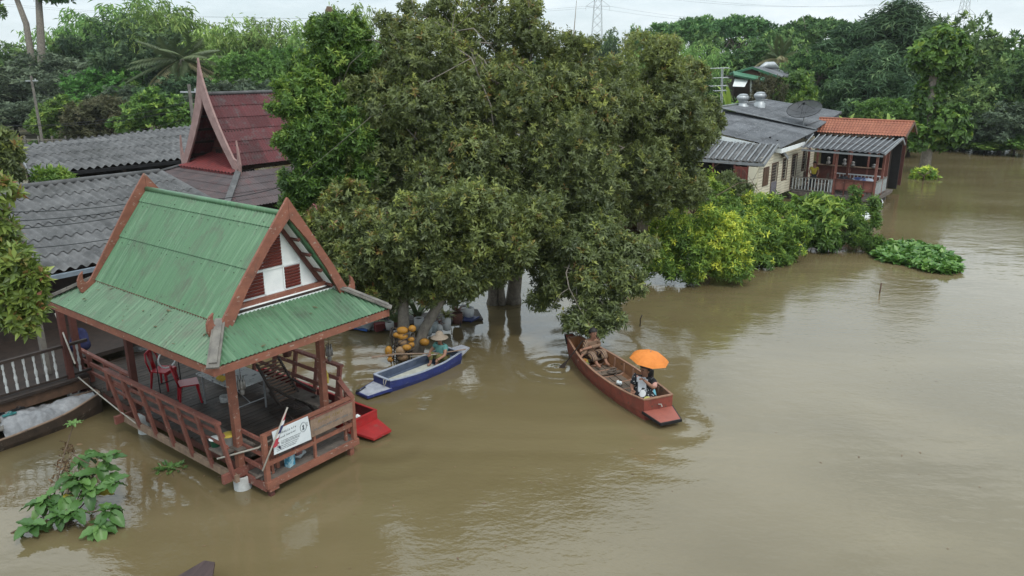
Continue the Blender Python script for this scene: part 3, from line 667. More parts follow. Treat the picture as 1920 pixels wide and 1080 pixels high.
# ------------------------------------------------------------------ house with the long grey roof (behind the pavilion)
lh = thing('stilt_house', 'stilt house under a broad grey corrugated roof, with white turned balusters, behind the pavilion', 'house', P(1, 11, 0), RZ)
M['old_white'] = mat('dusty_white_paint', (.50, .52, .52), (.36, .38, .38), .7, 7)
def wallbox(a, b, mt, parent, name='wall', Mx=PAV):
    m = MB(Mx); m.span(a, b); return m.build(name, mt, parent)
m = pvb(); corr(m, (-5, 8.85, 2.5), (7.1, 8.85, 2.5), (7.1, 14.9, 3.87), (-5, 14.9, 3.87), .28, .046, 6, lap=.032, spr=9); m.build('roof', M['fibro'], lh, True)
m = pvb(); corr(m, (7.1, 20.9, 2.5), (-5, 20.9, 2.5), (-5, 14.95, 3.87), (7.1, 14.95, 3.87), .28, .046, 6, lap=.032, spr=6); m.build('roof', M['fibro'], lh, True)
m = pvb(); m.tube([(-5, 14.92, 3.90), (7.1, 14.92, 3.90)], .09, 8); m.build('ridge_cap', M['fibro'], lh, True)
m = pvb(); m.beam((7.12, 8.85, 2.52), (7.12, 14.9, 3.89), .16, .06); m.build('verge_board', M['fibro'], lh)
m = pvb(); m.beam((-5, 8.80, 2.40), (7.1, 8.80, 2.40), .12, .11); m.build('gutter', mat('blue_grey_gutter', (.20, .24, .28), (.15, .18, .21), .5, 4), lh)
wallbox((-5, 9.6, .8), (6.8, 9.7, 2.62), M['wood_dark'], lh); wallbox((6.75, 9.7, .8), (6.85, 20.4, 2.6), M['wood_dark'], lh); wallbox((-5, 20.3, .8), (6.8, 20.4, 2.6), M['wood_dark'], lh)
wallbox((-5, 5.75, .70), (-.05, 9.6, .80), M['wood_dark'], lh, 'floor'); wallbox((-.05, 6.9, .70), (6.8, 9.6, .80), M['wood_dark'], lh, 'floor')
m = pvb(); m.beam((-5, 5.72, .62), (-.1, 5.72, .62), .08, .22); m.build('floor_beam', M['wood'], lh)
m = pvb(); m.beam((-5, 5.66, .80), (-.3, 5.66, .80), .1, .06); m.build('floor_edge', M['wood_dark'], lh)
rlg = pvb(); rlg.beam((-5, 5.84, 1.58), (.05, 5.84, 1.58), .08, .06); rlg.beam((-5, 5.84, .87), (.05, 5.84, .87), .07, .05); rail = rlg.build('railing', M['wood_dark'], lh)
for k in range(11):
    u = -.68-.2*k if k < 10 else -.18
    b = pvb(); z = .89; b.lathe([(.03, 0), (.03, .13), (.018, .16), (.03, .22), (.036, .28), (.018, .38), (.026, .43), (.016, .50), (.03, .56), (.03, .66)], (u, 5.84, z), 8); b.build('baluster', M['old_white'], rail, True)
for (u, v, z0, z1, mt) in ((-.42, 5.80, .45, 2.6, 'terra_dark'), (-.62, 6.5, .8, 2.5, 'hipwood'), (-3, 5.8, .3, 2.4, 'terra_dark'), (3.5, 8.9, .3, 2.45, 'wood_dark'), (6.9, 8.9, .1, 2.45, 'wood_dark')):
    m = pvb(); m.box((u, v, (z0+z1)/2), (.12, .12, z1-z0)); m.build('post', M[mt], lh)
for (u, v) in ((-.42, 5.85), (-3, 5.85), (-.42, 9.4), (3.5, 9.4), (6.8, 9.4), (-3, 9.4), (6.8, 20.3), (-3, 20.3)):
    m = pvb(); m.box((u, v, .22), (.19, .19, .6)); m.build('concrete_pile', M['concrete'], lh)
def plaid():
    m, t, bs = newmat('plaid_cloth'); N = t.nodes.new; LK = t.links.new
    tc = N('ShaderNodeTexCoord'); outs = []
    for ax in ('X', 'Z'):
        w = N('ShaderNodeTexWave'); w.bands_direction = ax; w.inputs['Scale'].default_value = 3.2; w.inputs['Distortion'].default_value = 0; LK(tc.outputs['Object'], w.inputs[0]); outs.append(w.outputs[1])
    ad = N('ShaderNodeMath'); ad.operation = 'ADD'; LK(outs[0], ad.inputs[0]); LK(outs[1], ad.inputs[1])
    rp = N('ShaderNodeValToRGB'); e = rp.color_ramp.elements; e[0].position, e[0].color = .2, (.13, .12, .15, 1); e[1].position, e[1].color = .8, (.24, .06, .09, 1)
    ml = N('ShaderNodeMath'); ml.operation = 'MULTIPLY'; ml.inputs[1].default_value = .5; LK(ad.outputs[0], ml.inputs[0]); LK(ml.outputs[0], rp.inputs[0])
    LK(rp.outputs[0], bs.inputs['Base Color']); bs.inputs['Roughness'].default_value = .9; return m
m = pvb(); m.grid(lambda i, j: (-3.4+2.1*i, 7.4+.06*math.sin(22*i), 1.15+.95*j), 30, 3); m.tube([(-5, 7.4, 2.1), (.0, 7.4, 2.12)], .01, 4)
tag(m.build('plaid_cloth', plaid(), None, True, P(-2.3, 7.4, 1.15)), 'plaid cloth hung to dry behind the white balusters', 'cloth')
lump('blue_bag', (.25, 6.75, 1.25), (.22, .2, .3), mat('blue_cloth', (.03, .035, .10), (.02, .022, .06), .9, 8), 'dark blue bundle hung at the back corner of the pavilion', 'bag', 8)
# ------------------------------------------------------------------ steep red roofed house
th = thing('gabled_house', 'house with a steep dark red roof and tall pale spire boards behind the grey roofs', 'house', P(14, 17.2, 0), RZ)
GU, GV0, GV1, GZ, AZ = 9.7, 14.15, 17.75, 3.85, 6.45
CVm = (GV0+GV1)/2
for sg in (0, 1):
    ve = GV1 if sg else GV0; m = pvb(); e0, e1 = (9.75, ve, GZ), (18.5, ve, GZ); t0, t1 = (9.75, CVm, AZ), (18.5, CVm, AZ)
    if sg: e0, e1, t0, t1 = e1, e0, t1, t0
    corr(m, e0, e1, t1, t0, .135, .022, 6, lap=.03, spr=6); m.build('gable_roof', M['red_tile'], th, True)
m = pvb(); m.tube([(9.75, CVm, AZ+.04), (18.5, CVm, AZ+.04)], .07, 8); m.build('ridge_cap', M['fibro'], th, True)
for sg in (-1, 1):
    m = pvb(); w2 = (GV1-GV0)/2; n = 14; prev = None
    for k in range(n+1):
        t = k/n; v = w2*1.05*(1-t)**1.55; z = GZ-.12+(AZ+1.45-GZ)*t
        wd = .26+.35*t
        a = (9.68, CVm+sg*(v+.05*(1-t)+.012), z+.04); b = (9.68, CVm+sg*max(.004, v+.05-wd), z-.1*(1-t))
        if prev: m.prism([prev[0], a, b, prev[1]] if sg < 0 else [a, prev[0], prev[1], b], (.08, 0, 0))
        prev = (a, b)
    m.build('barge_board', M['pink_board'], th)
    m = pvb(); c = CVm+sg*w2*1.06
    pts = [(c-sg*.35, GZ-.1), (c+sg*.10, GZ-.35), (c+sg*.16, GZ+.1), (c+sg*.10, GZ+.55), (c+sg*.02, GZ+.98), (c+sg*.03, GZ+.5), (c-sg*.02, GZ+.2), (c-sg*.25, GZ+.30)]
    for q in ([0, 1, 2, 7], [7, 2, 3, 6], [6, 3, 4, 5]): m.prism([(9.70, pts[i][0], pts[i][1]) for i in q], (.07, 0, 0))
    m.build('finial', M['pink_board'], th)
m = pvb(); m.prism([(10.75, GV0+.2, GZ+.05), (10.75, GV1-.2, GZ+.05), (10.75, CVm, AZ-.25)], (.05, 0, 0)); gp_ = m.build('gable_panel', M['terra_dark'], th)
m = pvb()
for k, (z, w) in enumerate(((4.1, 2.7), (4.6, 2.0), (5.1, 1.3), (5.6, .6))):
    m.box((10.73, CVm, z+.2), (.03, w, .03))
    for q in range(4-k): m.box((10.735, CVm+(q-(3-k)/2)*.6, z), (.02, .42, .3))
m.build('panel_frame', M['wood_dark'], gp_)
for t in (.1, .3, .5, .7, .88):
    for sg in (-1, 1):
        m = pvb(); v = CVm+sg*(GV1-GV0)/2*(1-t); z = GZ+(AZ-GZ)*t-.08; m.beam((9.72, v, z), (10.75, v, z), .08, .09); m.build('purlin', M['wood_dark'], th)
m = pvb(); corr(m, (9.45, GV1+.05, GZ-.22), (9.45, GV0-.05, GZ-.22), (10.78, GV0+.25, GZ+.25), (10.78, GV1-.25, GZ+.25), .22, .03, 1); m.build('pent_roof', M['red_eave'], th, True)
m = pvb(); m.beam((9.52, GV0, GZ-.30), (9.52, GV1, GZ-.30), .06, .12); m.build('pent_board', M['red_eave'], th)
SKE = 2.75
A4 = [(7.5, 11.7, SKE), (19, 11.7, SKE), (19, 20.2, SKE), (7.5, 20.2, SKE)]; T4 = [(9.75, 14.1, GZ-.22), (18.6, 14.1, GZ-.22), (18.6, 17.8, GZ-.22), (9.75, 17.8, GZ-.22)]
for k in range(4):
    m = pvb(); corr(m, A4[k], A4[(k+1) % 4], T4[(k+1) % 4], T4[k], .13, .016, 5, lap=.018, spr=5); m.build('skirt_roof', M['red_skirt'], th, True)
    m = pvb(); m.beam(Vector(A4[k])+Vector((0, 0, .05)), Vector(T4[k])+Vector((0, 0, .06)), .22, .06); m.build('hip_cap', M['fibro'], th)
wallbox((8.8, 12.7, .6), (18.4, 19.4, 2.75), M['wood_dark'], th)
for (u, v) in ((9, 13), (18, 13), (9, 19), (18, 19), (13.5, 13)):
    m = pvb(); m.box((u, v, .1), (.25, .25, 1.2)); m.build('concrete_pile', M['concrete'], th)
# small pink roof patch seen through the leaves
t = thing('pink_shed', 'small shed with a pink roof glimpsed behind the leaves right of the green gable', 'shed', atz(600, 388, 0.2), RZ)
c = P(10.5, 9.3, 0)
m = MB(PAV); corr(m, (9.2, 8.6, 2.15), (12.4, 8.6, 2.15), (12.4, 10.4, 2.75), (9.2, 10.4, 2.75), .2, .025, 2); m.build('roof', mat('pink_roof', (.42, .13, .14), (.34, .10, .11), .7, 3), t, True)
for (u, v) in ((9.4, 8.8), (12.2, 8.8), (9.4, 10.2), (12.2, 10.2)):
    m = pvb(); m.box((u, v, 1.1), (.1, .1, 2.4)); m.build('post', M['wood_dark'], t)
# ------------------------------------------------------------------ low long roof at the back
bs_ = thing('long_shed', 'long low shed with a pale grey corrugated roof and open dark end, farthest left', 'shed', P(12, 27, 0), RZ)
m = pvb(); corr(m, (6.0, 23.2, 3.2), (18.5, 23.2, 3.2), (19.5, 30.0, 4.15), (7.4, 27.9, 3.97), .34, .06, 5, lap=.03, spr=6); m.build('roof', M['fibro'], bs_, True)
m = pvb(); m.beam((6.0, 23.15, 3.08), (18.5, 23.15, 3.08), .08, .14); m.build('gutter', M['black'], bs_)
m = pvb(); m.beam((6.05, 23.2, 3.1), (7.3, 27.9, 3.86), .08, .14); m.build('verge_board', M['fibro_pale'], bs_)
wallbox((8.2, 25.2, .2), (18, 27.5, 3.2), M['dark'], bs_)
for (u, v, h) in ((6.5, 24.0, 3.15), (7.2, 26.6, 3.6), (7.6, 23.6, 3.1), (10, 23.5, 3.1), (13, 23.5, 3.1)):
    m = pvb(); m.box((u, v, h/2), (.14, .14, h)); m.build('post', M['galv'] if u < 7 else M['wood_dark'], bs_)
m = pvb()
for k in range(8): m.box((7.3, 24.2+k*.33, 1.7), (.03, .28, 2.4))
m.build('board_wall', M['wood_dark'], bs_)
from mathutils import noise
# ------------------------------------------------------------------ boats
def sampan(name, label, cat, loc, hd, st, mo, mi_, mg, bow=None, stern=None, mdk=None, t=.03, zf=.07, ribs=(), thw=(), planks=0, mtw=None, group=None):
    rz = math.atan2(hd[1], hd[0]); Mx = Matrix.Translation(Vector(loc)) @ Matrix.Rotation(rz, 4, 'Z')
    o = thing(name, label, cat, loc, rz, group)
    f = []
    xs0, xs1 = st[0][0], st[-1][0]
    def at(x):
        for a, b in zip(st, st[1:]):
            if a[0] <= x <= b[0]+1e-6:
                k = (x-a[0])/(b[0]-a[0]); k2 = k
                return [a[i]+(b[i]-a[i])*k2 for i in range(5)]
    xs = [xs0+(xs1-xs0)*i/24 for i in range(25)]
    ss = [at(x) for x in xs]
    # smooth the station values
    for _ in range(2):
        ss = [ss[0]]+[[ss[i][0]]+[(ss[i-1][k]+2*ss[i][k]+ss[i+1][k])/4 for k in range(1, 5)] for i in range(1, 24)]+[ss[-1]]
    m = MB(Mx); vs = []
    for (x, ht, hb, zb, zr) in ss:
        bul = (ht+hb)/2+.03; zm = (zb+zr)/2
        vs += [(x, -ht, zr), (x, -bul, zm), (x, -hb, zb), (x, hb, zb), (x, bul, zm), (x, ht, zr)]
    n = len(ss); fs = []
    for i in range(n-1):
        for k in range(5): fs.append((i*6+k, i*6+k+1, i*6+k+7, i*6+k+6))
    fs += [(5, 4, 3, 2, 1, 0), tuple((n-1)*6+k for k in range(6))]
    m.add(vs, fs); m.cur = 1; vs, fs = [], []
    for i, (x, ht, hb, zb, zr) in enumerate(ss):
        x2 = x+(t if i == 0 else -t if i == n-1 else 0); bul = (ht+hb)/2+.03; zm = (zb+zr)/2
        vs += [(x2, -ht+t, zr), (x2, -bul+t, zm), (x2, -hb-.0+t*.5, zf), (x2, hb-t*.5, zf), (x2, bul-t, zm), (x2, ht-t, zr)]
    for i in range(n-1):
        for k in range(5): fs.append((i*6+k+6, i*6+k+7, i*6+k+1, i*6+k))
    fs += [(0, 1, 2, 3, 4, 5), tuple((n-1)*6+k for k in range(5, -1, -1))]
    m.add(vs, fs); m.build('hull', [mo, mi_], o, False)
    m = MB(Mx)
    for sg in (-1, 1):
        for i in range(n-1):
            a, b = ss[i], ss[i+1]
            m.prism([(a[0], sg*(a[1]+.012), a[4]+.001), (b[0], sg*(b[1]+.012), b[4]+.001), (b[0], sg*(b[1]-t-.012), b[4]+.001), (a[0], sg*(a[1]-t-.012), a[4]+.001)][::sg], (0, 0, .022))
    for i, sg in ((0, 1), (n-1, -1)):
        a = ss[i]; m.box((a[0]+sg*.015, 0, a[4]+.0125), (t+.035, 2*a[1]-.09, .022))
    m.build('gunwale', mg, o)
    for pl, nm in ((bow, 'bow_deck'), (stern, 'stern_deck')):
        if pl:
            (x0, h0, z0), (x1, h1, z1), edge = pl
            m = MB(Mx); m.prism([(x0, -h0, z0), (x1, -h1, z1), (x1, h1, z1), (x0, h0, z0)] if x1 > x0 else [(x0, h0, z0), (x1, h1, z1), (x1, -h1, z1), (x0, -h0, z0)], (0, 0, .05)); dk = m.build(nm, mdk or mo, o)
            if edge:
                m = MB(Mx); s = 1 if x1 > x0 else -1
                m.beam((x1+s*.01, -h1-.02, z1+.022), (x1+s*.01, h1+.02, z1+.022), .035, .062); m.beam((x0, -h0-.012, z0+.02), (x1, -h1-.012, z1+.02), .03, .058); m.beam((x0, h0+.012, z0+.02), (x1, h1+.012, z1+.02), .03, .058); m.build('deck_edge', edge, dk)
    for x in ribs:
        a = at(x); m = MB(Mx)
        for sg in (-1, 1):
            m.tube([(x, 0, zf+.02), (x, sg*(a[2]-.05), zf+.025), (x, sg*((a[1]+a[2])/2-.0), (a[3]+a[4])/2), (x, sg*(a[1]-.05), a[4]-.02)], .028, 6)
        m.build('rib', mg, o)
    for (x, z, w) in thw:
        a = at(x); m = MB(Mx); m.box((x, 0, z), (w, 2*a[1]-.12, .03)); m.build('thwart', mtw or mi_, o)
    for k in range(planks):
        m = MB(Mx); y = (k-(planks-1)/2)*.19; m.box((xs0+(xs1-xs0)*.52, y, zf+.03), ((xs1-xs0)*.46, .165, .018)); m.build('floor_plank', mtw or mi_, o)
    return o, Mx
M['boat_red'] = mat('worn_red_brown_boat_paint', (.235, .062, .042), (.165, .045, .034), .5, 4, bump=.2, c3=(.10, .06, .045), c3cut=.58, c3scale=8, c4=(.085, .06, .045), c4scale=1.8, c4cut=.52, c4soft=.2)
M['boat_in'] = mat('oiled_boat_wood', (.27, .125, .058), (.18, .085, .045), .55, 4, bump=.2, c3=(.10, .055, .035), c3cut=.58, c3scale=6)
M['boat_rim'] = mat('worn_rim_wood', (.30, .17, .11), (.22, .12, .08), .6, 8)
M['boat_deck'] = mat('salmon_bow_paint', (.31, .095, .068), (.245, .078, .058), .55, 5, c3=(.24, .12, .09), c3cut=.62, c3scale=9)
M['boat_floor'] = mat('muddy_boat_board', (.155, .115, .085), (.10, .076, .058), .75, 6, bump=.3)
hd = Vector((.384, -.923, 0)); stern0 = Vector((1.66, 19.25, 0))
st = [(0, .19, .12, -.06, .52), (.55, .31, .23, -.10, .47), (1.25, .46, .35, -.12, .43), (2.15, .54, .42, -.12, .41), (3.0, .53, .41, -.12, .42), (3.65, .47, .38, -.11, .45), (4.15, .37, .31, -.06, .49)]
sp, SPX = sampan('sampan', 'long red-brown wooden sampan carrying a passenger with an orange umbrella', 'boat', stern0, hd, st, M['boat_red'], M['boat_in'], M['boat_rim'], bow=((4.12, .38, .18), (4.66, .25, .11), M['black']), stern=((.02, .19, .34), (-.28, .10, .46), M['black']), mdk=M['boat_deck'], ribs=(.7, 1.1, 1.5, 1.9, 2.3, 2.7, 3.1, 3.5), thw=((1.0, .24, .22), (1.8, .15, .12), (3.72, .2, .18)), planks=4, mtw=M['boat_floor'])
m = MB(SPX); m.tube([(4.16, .0, .34), (4.22, .03, .36), (4.22, .05, .30)], .016, 6); m.build('mooring_eye', M['rope'], sp)
M['bluehull'] = mat('blue_boat_paint', (.030, .042, .165), (.022, .03, .115), .4, 5, c3=(.12, .14, .22), c3cut=.62, c3scale=10, c4=(.07, .075, .11), c4scale=2, c4cut=.54, c4soft=.2)
M['bluein'] = mat('faded_blue_inside', (.085, .105, .155), (.06, .078, .12), .6, 5, c3=(.16, .17, .19), c3cut=.6, c3scale=6)
M['boatrim_w'] = mat('grey_white_rim', (.36, .39, .46), (.25, .28, .34), .6, 8)
M['greydeck'] = mat('pale_boat_deck', (.40, .41, .45), (.28, .29, .33), .6, 7, c3=(.15, .15, .18), c3cut=.62)
hd2 = Vector((-.655, -.755, 0)); s2 = Vector((-1.55, 18.80, 0))
st2 = [(0, .30, .24, -.05, .33), (.7, .40, .32, -.08, .27), (1.5, .41, .33, -.08, .255), (2.1, .36, .29, -.07, .28), (2.45, .31, .26, -.03, .31)]
bb, BBX = sampan('rowing_boat', 'small blue rowing boat with pale rim, rowed by a person in a hat', 'boat', s2, hd2, st2, M['bluehull'], M['bluein'], M['boatrim_w'], bow=((2.42, .33, .08), (3.05, .20, .05), M['bluehull']), stern=((.03, .30, .20), (-.45, .15, .25), None), mdk=M['greydeck'], thw=((.28, .22, .22),), mtw=M['bluein'])
m = MB(BBX); m.box((1.45, -.05, .095), (1.5, .32, .03)); m.build('floor_board', mat('white_boat_board', (.48, .48, .42), (.36, .36, .31), .6, 6), bb)
m = MB(BBX); m.ball((3.04, -.17, .12), (.06, .04, .04), 8, 5); m.tube([(3.02, -.15, .11), (2.8, -.2, .13)], .018, 5); m.build('bow_knob', M['black'], bb, True)
m = MB(BBX); m.tube([(2.47, .2, .32), (2.50, .2, .24), (2.5, .16, .16), (2.5, .12, .24), (2.47, .11, .32)], .01, 5); m.build('rope_loop', M['rope'], bb, True)
M['redboat'] = mat('bright_red_boat_paint', (.38, .026, .026), (.29, .022, .023), .42, 4, c3=(.26, .06, .05), c3cut=.60, c3scale=5, c4=(.16, .05, .04), c4scale=3, c4cut=.58)
sampan('red_boat', 'bright red boat moored beside the pavilion with only its flat bow showing', 'boat', P(2.84, 3.78, 0), PAV.to_3x3() @ Vector((0, -1, 0)), [(0, .34, .27, -.06, .36), (1, .42, .34, -.08, .32), (2.4, .42, .34, -.08, .31), (3.4, .40, .33, -.07, .33), (4.0, .37, .31, -.03, .36)], M['redboat'], mat('dull_red_inside', (.15, .025, .025), (.10, .02, .02), .6, 4), M['redboat'], bow=((3.97, .39, .12), (4.55, .25, .07), None), stern=((.03, .3, .2), (-.4, .16, .22), None), mdk=M['redboat'], thw=((1.4, .2, .2), (3.2, .12, .15)))
m = pvb(); m.tube([(2.95, .0, .16), (2.95, .16, .2)], .07, 10); tag(m.build('paint_tin', M['white'], None, False, P(2.95, .05, .1)), 'white tin lying in the red boat', 'tin')
M['old_hull'] = mat('old_brown_hull', (.085, .06, .045), (.05, .038, .03), .7, 5, bump=.3, c3=(.15, .125, .10), c3cut=.6, c3scale=6)
hdc = Vector((.67, .742, 0)); sc_ = Vector((-12.75, 12.1, 0))
cn_, CNX = sampan('canoe', 'dark old wooden canoe half covered by a silver tarpaulin, moored by the left house', 'boat', sc_, hdc, [(0, .36, .25, -.06, .30), (1.5, .60, .45, -.1, .27), (3, .62, .46, -.1, .27), (4.2, .45, .33, -.08, .33), (5.0, .14, .1, .0, .46)], M['old_hull'], M['wood_dark'], M['wood_pale'], bow=((4.98, .13, .34), (5.35, .06, .46), None), mdk=M['wood'], thw=((2.2, .2, .2),))
M['tarp'] = mat('silver_tarpaulin', (.30, .305, .315), (.19, .195, .205), .55, 5, bump=.9, bscale=11)
def tf(i, j):
    x = 3.0+1.90*i; w = .50-.38*max(0, (x-3.4)/1.6)**1.5; y = w*(2*j-1)*1.04
    z = .33+.16*math.sin(PI*j)*(1-.5*max(0, (x-4.2)/.8))+.10*noise.noise((x*1.7, y*2.2, 1))+.07*abs(noise.noise((x*3.9, y*4.5, 5)))+.03*abs(noise.noise((x*9, y*9, 2)))-.10*abs(2*j-1)**6+.05*max(0, x-4.2)
    return (x, y, z)
m = MB(CNX); m.grid(tf, 70, 36); tag(m.build('tarpaulin', M['tarp'], None, True, CNX @ Vector((3.6, 0, .3))), 'crumpled silver tarpaulin spread over the old canoe', 'tarpaulin')
m = MB(CNX); m.box((2.35, .1, .47), (1.5, .36, .03), Matrix.Rotation(R(-14), 3, 'Z') @ Matrix.Rotation(R(-4), 3, 'Y')); m.box((2.3, -.22, .44), (1.5, .22, .03), Matrix.Rotation(R(-14), 3, 'Z')); tag(m.build('plank', M['hipwood'], None, False, CNX @ Vector((2.3, 0, .45))), 'grey plank laid across the old canoe beside the tarpaulin', 'plank')
for k, (x, y, c, lb) in enumerate(((3.05, .05, M['black'], 'black sandal lying flat on the silver tarpaulin beside the plank'), (3.22, -.12, mat('teal_rubber', (.05, .2, .2), rough=.6), 'teal sandal on the silver tarpaulin between two black ones'), (3.42, .02, M['black'], 'black sandal nearest the covered canoe tip'))):
    z = tf((x-3.0)/1.98, (y/.6+1)/2)[2]+.02; m = MB(CNX)
    m.prism([(x-.12, y-.04, z), (x+.05, y-.05, z), (x+.14, y-.02, z), (x+.13, y+.03, z), (x+.03, y+.05, z), (x-.12, y+.035, z)], (0, 0, .022)); m.tube([(x+.09, y, z+.02), (x+.03, y-.045, z+.06), (x-.01, y-.05, z+.02)], .01, 4); m.tube([(x+.09, y, z+.02), (x+.03, y+.045, z+.06), (x-.01, y+.05, z+.02)], .01, 4)
    tag(m.build('sandal', c, None, False, CNX @ Vector((x, y, z))), lb, 'sandal')
m = MB(); a = atz(150, 752, .35); m.tube([a, atz(172, 733, .5)], .035, 6); tag(m.build('oar_handle', M['wood'], None, True, a), 'short wooden oar end sticking out past the covered canoe', 'oar')
# brown boat bow at the bottom edge of the photograph
bp_ = atz(402, 1052, .25)
sampan('wooden_boat', 'dark brown plank boat whose blunt bow peeks in at the bottom edge', 'boat', bp_+Vector((-.55, -2.1, -.25)), Vector((.22, .97, 0)), [(0, .36, .3, -.06, .2), (1.4, .40, .34, -.08, .17), (1.7, .33, .28, -.04, .2)], M['wood_dark'], M['wood'], M['wood'], bow=((1.66, .34, .16), (2.15, .09, .2), None), mdk=mat('dark_brown_bow', (.075, .05, .048), (.05, .035, .034), .6, 7, stretch=(.3, 3, 1), bump=.3))
# ------------------------------------------------------------------ people
M['skin'] = mat('brown_skin', (.30, .155, .10), (.24, .12, .08), .55, 8)
M['hair'] = mat('black_hair', (.016, .013, .012), (.01, .009, .008), .5, 8)
M['eye'] = mat('dark_eye', (.012, .01, .01), rough=.3); M['lip'] = mat('lip', (.22, .07, .06), rough=.5)
def skin_geo(verts, edges, radii, lv=2):
    me = bpy.data.meshes.new('tmp'); me.from_pydata(verts, edges, []); o = bpy.data.objects.new('tmp', me); COL.objects.link(o)
    s = o.modifiers.new('s', 'SKIN'); s.use_smooth_shade = True
    for i, r in enumerate(radii):
        d = me.skin_vertices[0].data[i]; d.radius = (r, r) if isinstance(r, (int, float)) else r; d.use_root = (i == 0)
    b = o.modifiers.new('b', 'SUBSURF'); b.levels = lv; b.render_levels = lv
    dg = bpy.context.evaluated_depsgraph_get(); ev = o.evaluated_get(dg); m2 = bpy.data.meshes.new_from_object(ev)
    vs = [tuple(v.co) for v in m2.vertices]; fs = [tuple(p.vertices) for p in m2.polygons]
    bpy.data.objects.remove(o); bpy.data.meshes.remove(me); bpy.data.meshes.remove(m2)
    return vs, fs
def person(label, loc, rz, J, shirt, lower, hair=True, group=None, sleeve=.6, skirt=False, head_yaw=0, hairlong=False, size=1.0):
    """J: joints in local metres (x forward, y left): pelvis chest neck head shL elL wrL shR elR wrR hipL knL anL hipR knR anR"""
    o = thing('person', label, 'person', loc, rz, group)
    Mx = Matrix.Translation(Vector(loc)) @ Matrix.Rotation(rz, 4, 'Z') @ Matrix.Scale(size, 4)
    J = {k: Vector(v) for k, v in J.items()}
    V, E_, Rr = [], [], []
    def nd(p, r): V.append(tuple(p)); Rr.append(r); return len(V)-1
    pe = nd(J['pelvis'], .125); wa = nd(J['pelvis'].lerp(J['chest'], .5), .115); ch = nd(J['chest'], .125); nb = nd(J['chest'].lerp(J['neck'], .75), .075); ne = nd(J['neck'], .05)
    ja = nd(J['head']+Vector((.012, 0, -.065)), .066); hc = nd(J['head']+Vector((0, 0, .02)), .092); ht = nd(J['head']+Vector((-.01, 0, .09)), .062)
    E_ += [(pe, wa), (wa, ch), (ch, nb), (nb, ne), (ne, ja), (ja, hc), (hc, ht)]
    for s in 'LR':
        a = nd(J['sh'+s], .058); b = nd(J['el'+s], .042); c = nd(J['wr'+s], .029); d = J['wr'+s]+(J['wr'+s]-J['el'+s]).normalized()*.06; h = nd(d, (.040, .022))
        E_ += [(ch, a), (a, b), (b, c), (c, h)]
        a = nd(J['hip'+s], .085); b = nd(J['kn'+s], .058); c = nd(J['an'+s], .038); f = nd(J['an'+s]+Vector((.13, 0, -.03)), .034); E_ += [(pe, a), (a, b), (b, c), (c, f)]
    m = MB(Mx); m.add(*skin_geo(V, E_, Rr))
    hd = J['head']; yr = Matrix.Rotation(head_yaw, 3, 'Z')
    for s in 'LR':                                     # fingers and thumb closing inward from the palm
        d = (J['wr'+s]-J['el'+s]).normalized(); side = d.cross(Vector((0, 0, 1)))
        side = side.normalized() if side.length > .1 else Vector((0, 1, 0)); dn = d.cross(side).normalized()
        if dn.z > 0: dn = -dn
        base = J['wr'+s]+d*.075
        for k, ln in enumerate((.062, .074, .07, .054)):
            p = base+side*(k-1.5)*.019; m.tube([p, p+d*ln*.5+dn*.012, p+d*ln*.7+dn*.045], [.0095, .009, .007], 6)
        sg = 1 if s == 'L' else -1; p = J['wr'+s]+d*.03+side*sg*.032; m.tube([p, p+side*sg*.02+d*.03+dn*.01, p+d*.055+dn*.035], [.011, .010, .008], 6)
    nose = hd+yr @ Vector((.095, 0, -.012)); m.ball(nose, (.018, .013, .022), 7, 5)
    for sy in (-1, 1): m.ball(hd+yr @ Vector((0, sy*.094, -.01)), (.02, .010, .03), 7, 5)
    m.cur = 1
    for sy in (-1, 1): m.ball(hd+yr @ Vector((.086, sy*.034, .022)), (.010, .016, .009), 7, 5)
    m.cur = 2; m.ball(hd+yr @ Vector((.082, 0, -.062)), (.012, .026, .008), 8, 5)
    m.build('body', [M['skin'], M['eye'], M['lip']], o, True)
    V, E_, Rr = [], [], []
    pe = nd(J['pelvis']+Vector((0, 0, .01)), .147); wa = nd(J['pelvis'].lerp(J['chest'], .5), .138); ch = nd(J['chest'], .147); nb = nd(J['chest'].lerp(J['neck'], .72), .10); E_ += [(pe, wa), (wa, ch), (ch, nb)]
    for s in 'LR':
        a = nd(J['sh'+s], .078); b = nd(J['sh'+s].lerp(J['el'+s], sleeve if sleeve <= 1 else 1), .062); E_ += [(ch, a), (a, b)]
        if sleeve > 1: c = nd(J['el'+s].lerp(J['wr'+s], sleeve-1), .05); E_.append((b, c))
    m = MB(Mx); m.add(*skin_geo(V, E_, Rr)); m.build('shirt', shirt, o, True)
    if lower:
        V, E_, Rr = [], [], []
        pe = nd(J['pelvis'], .15)
        for s in 'LR':
            a = nd(J['hip'+s], .108); b = nd(J['kn'+s], .082); c = nd(J['kn'+s].lerp(J['an'+s], .75), .06 if not skirt else .09); E_ += [(pe, a), (a, b), (b, c)]
        m = MB(Mx); m.add(*skin_geo(V, E_, Rr)); m.build('skirt' if skirt else 'trousers', lower, o, True)
    if hair:
        m = MB(Mx)
        def hf(i, j):
            th = PI*(.62*j); a = 2*PI*i; k = 1.0
            x = math.sin(th)*math.cos(a)
            cut = .62 if x < .25 else .42
            th = min(th, PI*cut)
            return hd+yr @ Vector((.105*math.sin(th)*math.cos(a)-.012, .108*math.sin(th)*math.sin(a), .03+.115*math.cos(th)))
        m.grid(hf, 18, 9)
        if hairlong: m.tube([hd+yr @ Vector((-.07, 0, .05)), hd+yr @ Vector((-.12, 0, -.06)), hd+yr @ Vector((-.13, 0, -.22)), hd+yr @ Vector((-.12, 0, -.34))], [.075, .085, .075, .045], 9)
        m.build('hair', M['hair'], o, True)
    return o, Mx
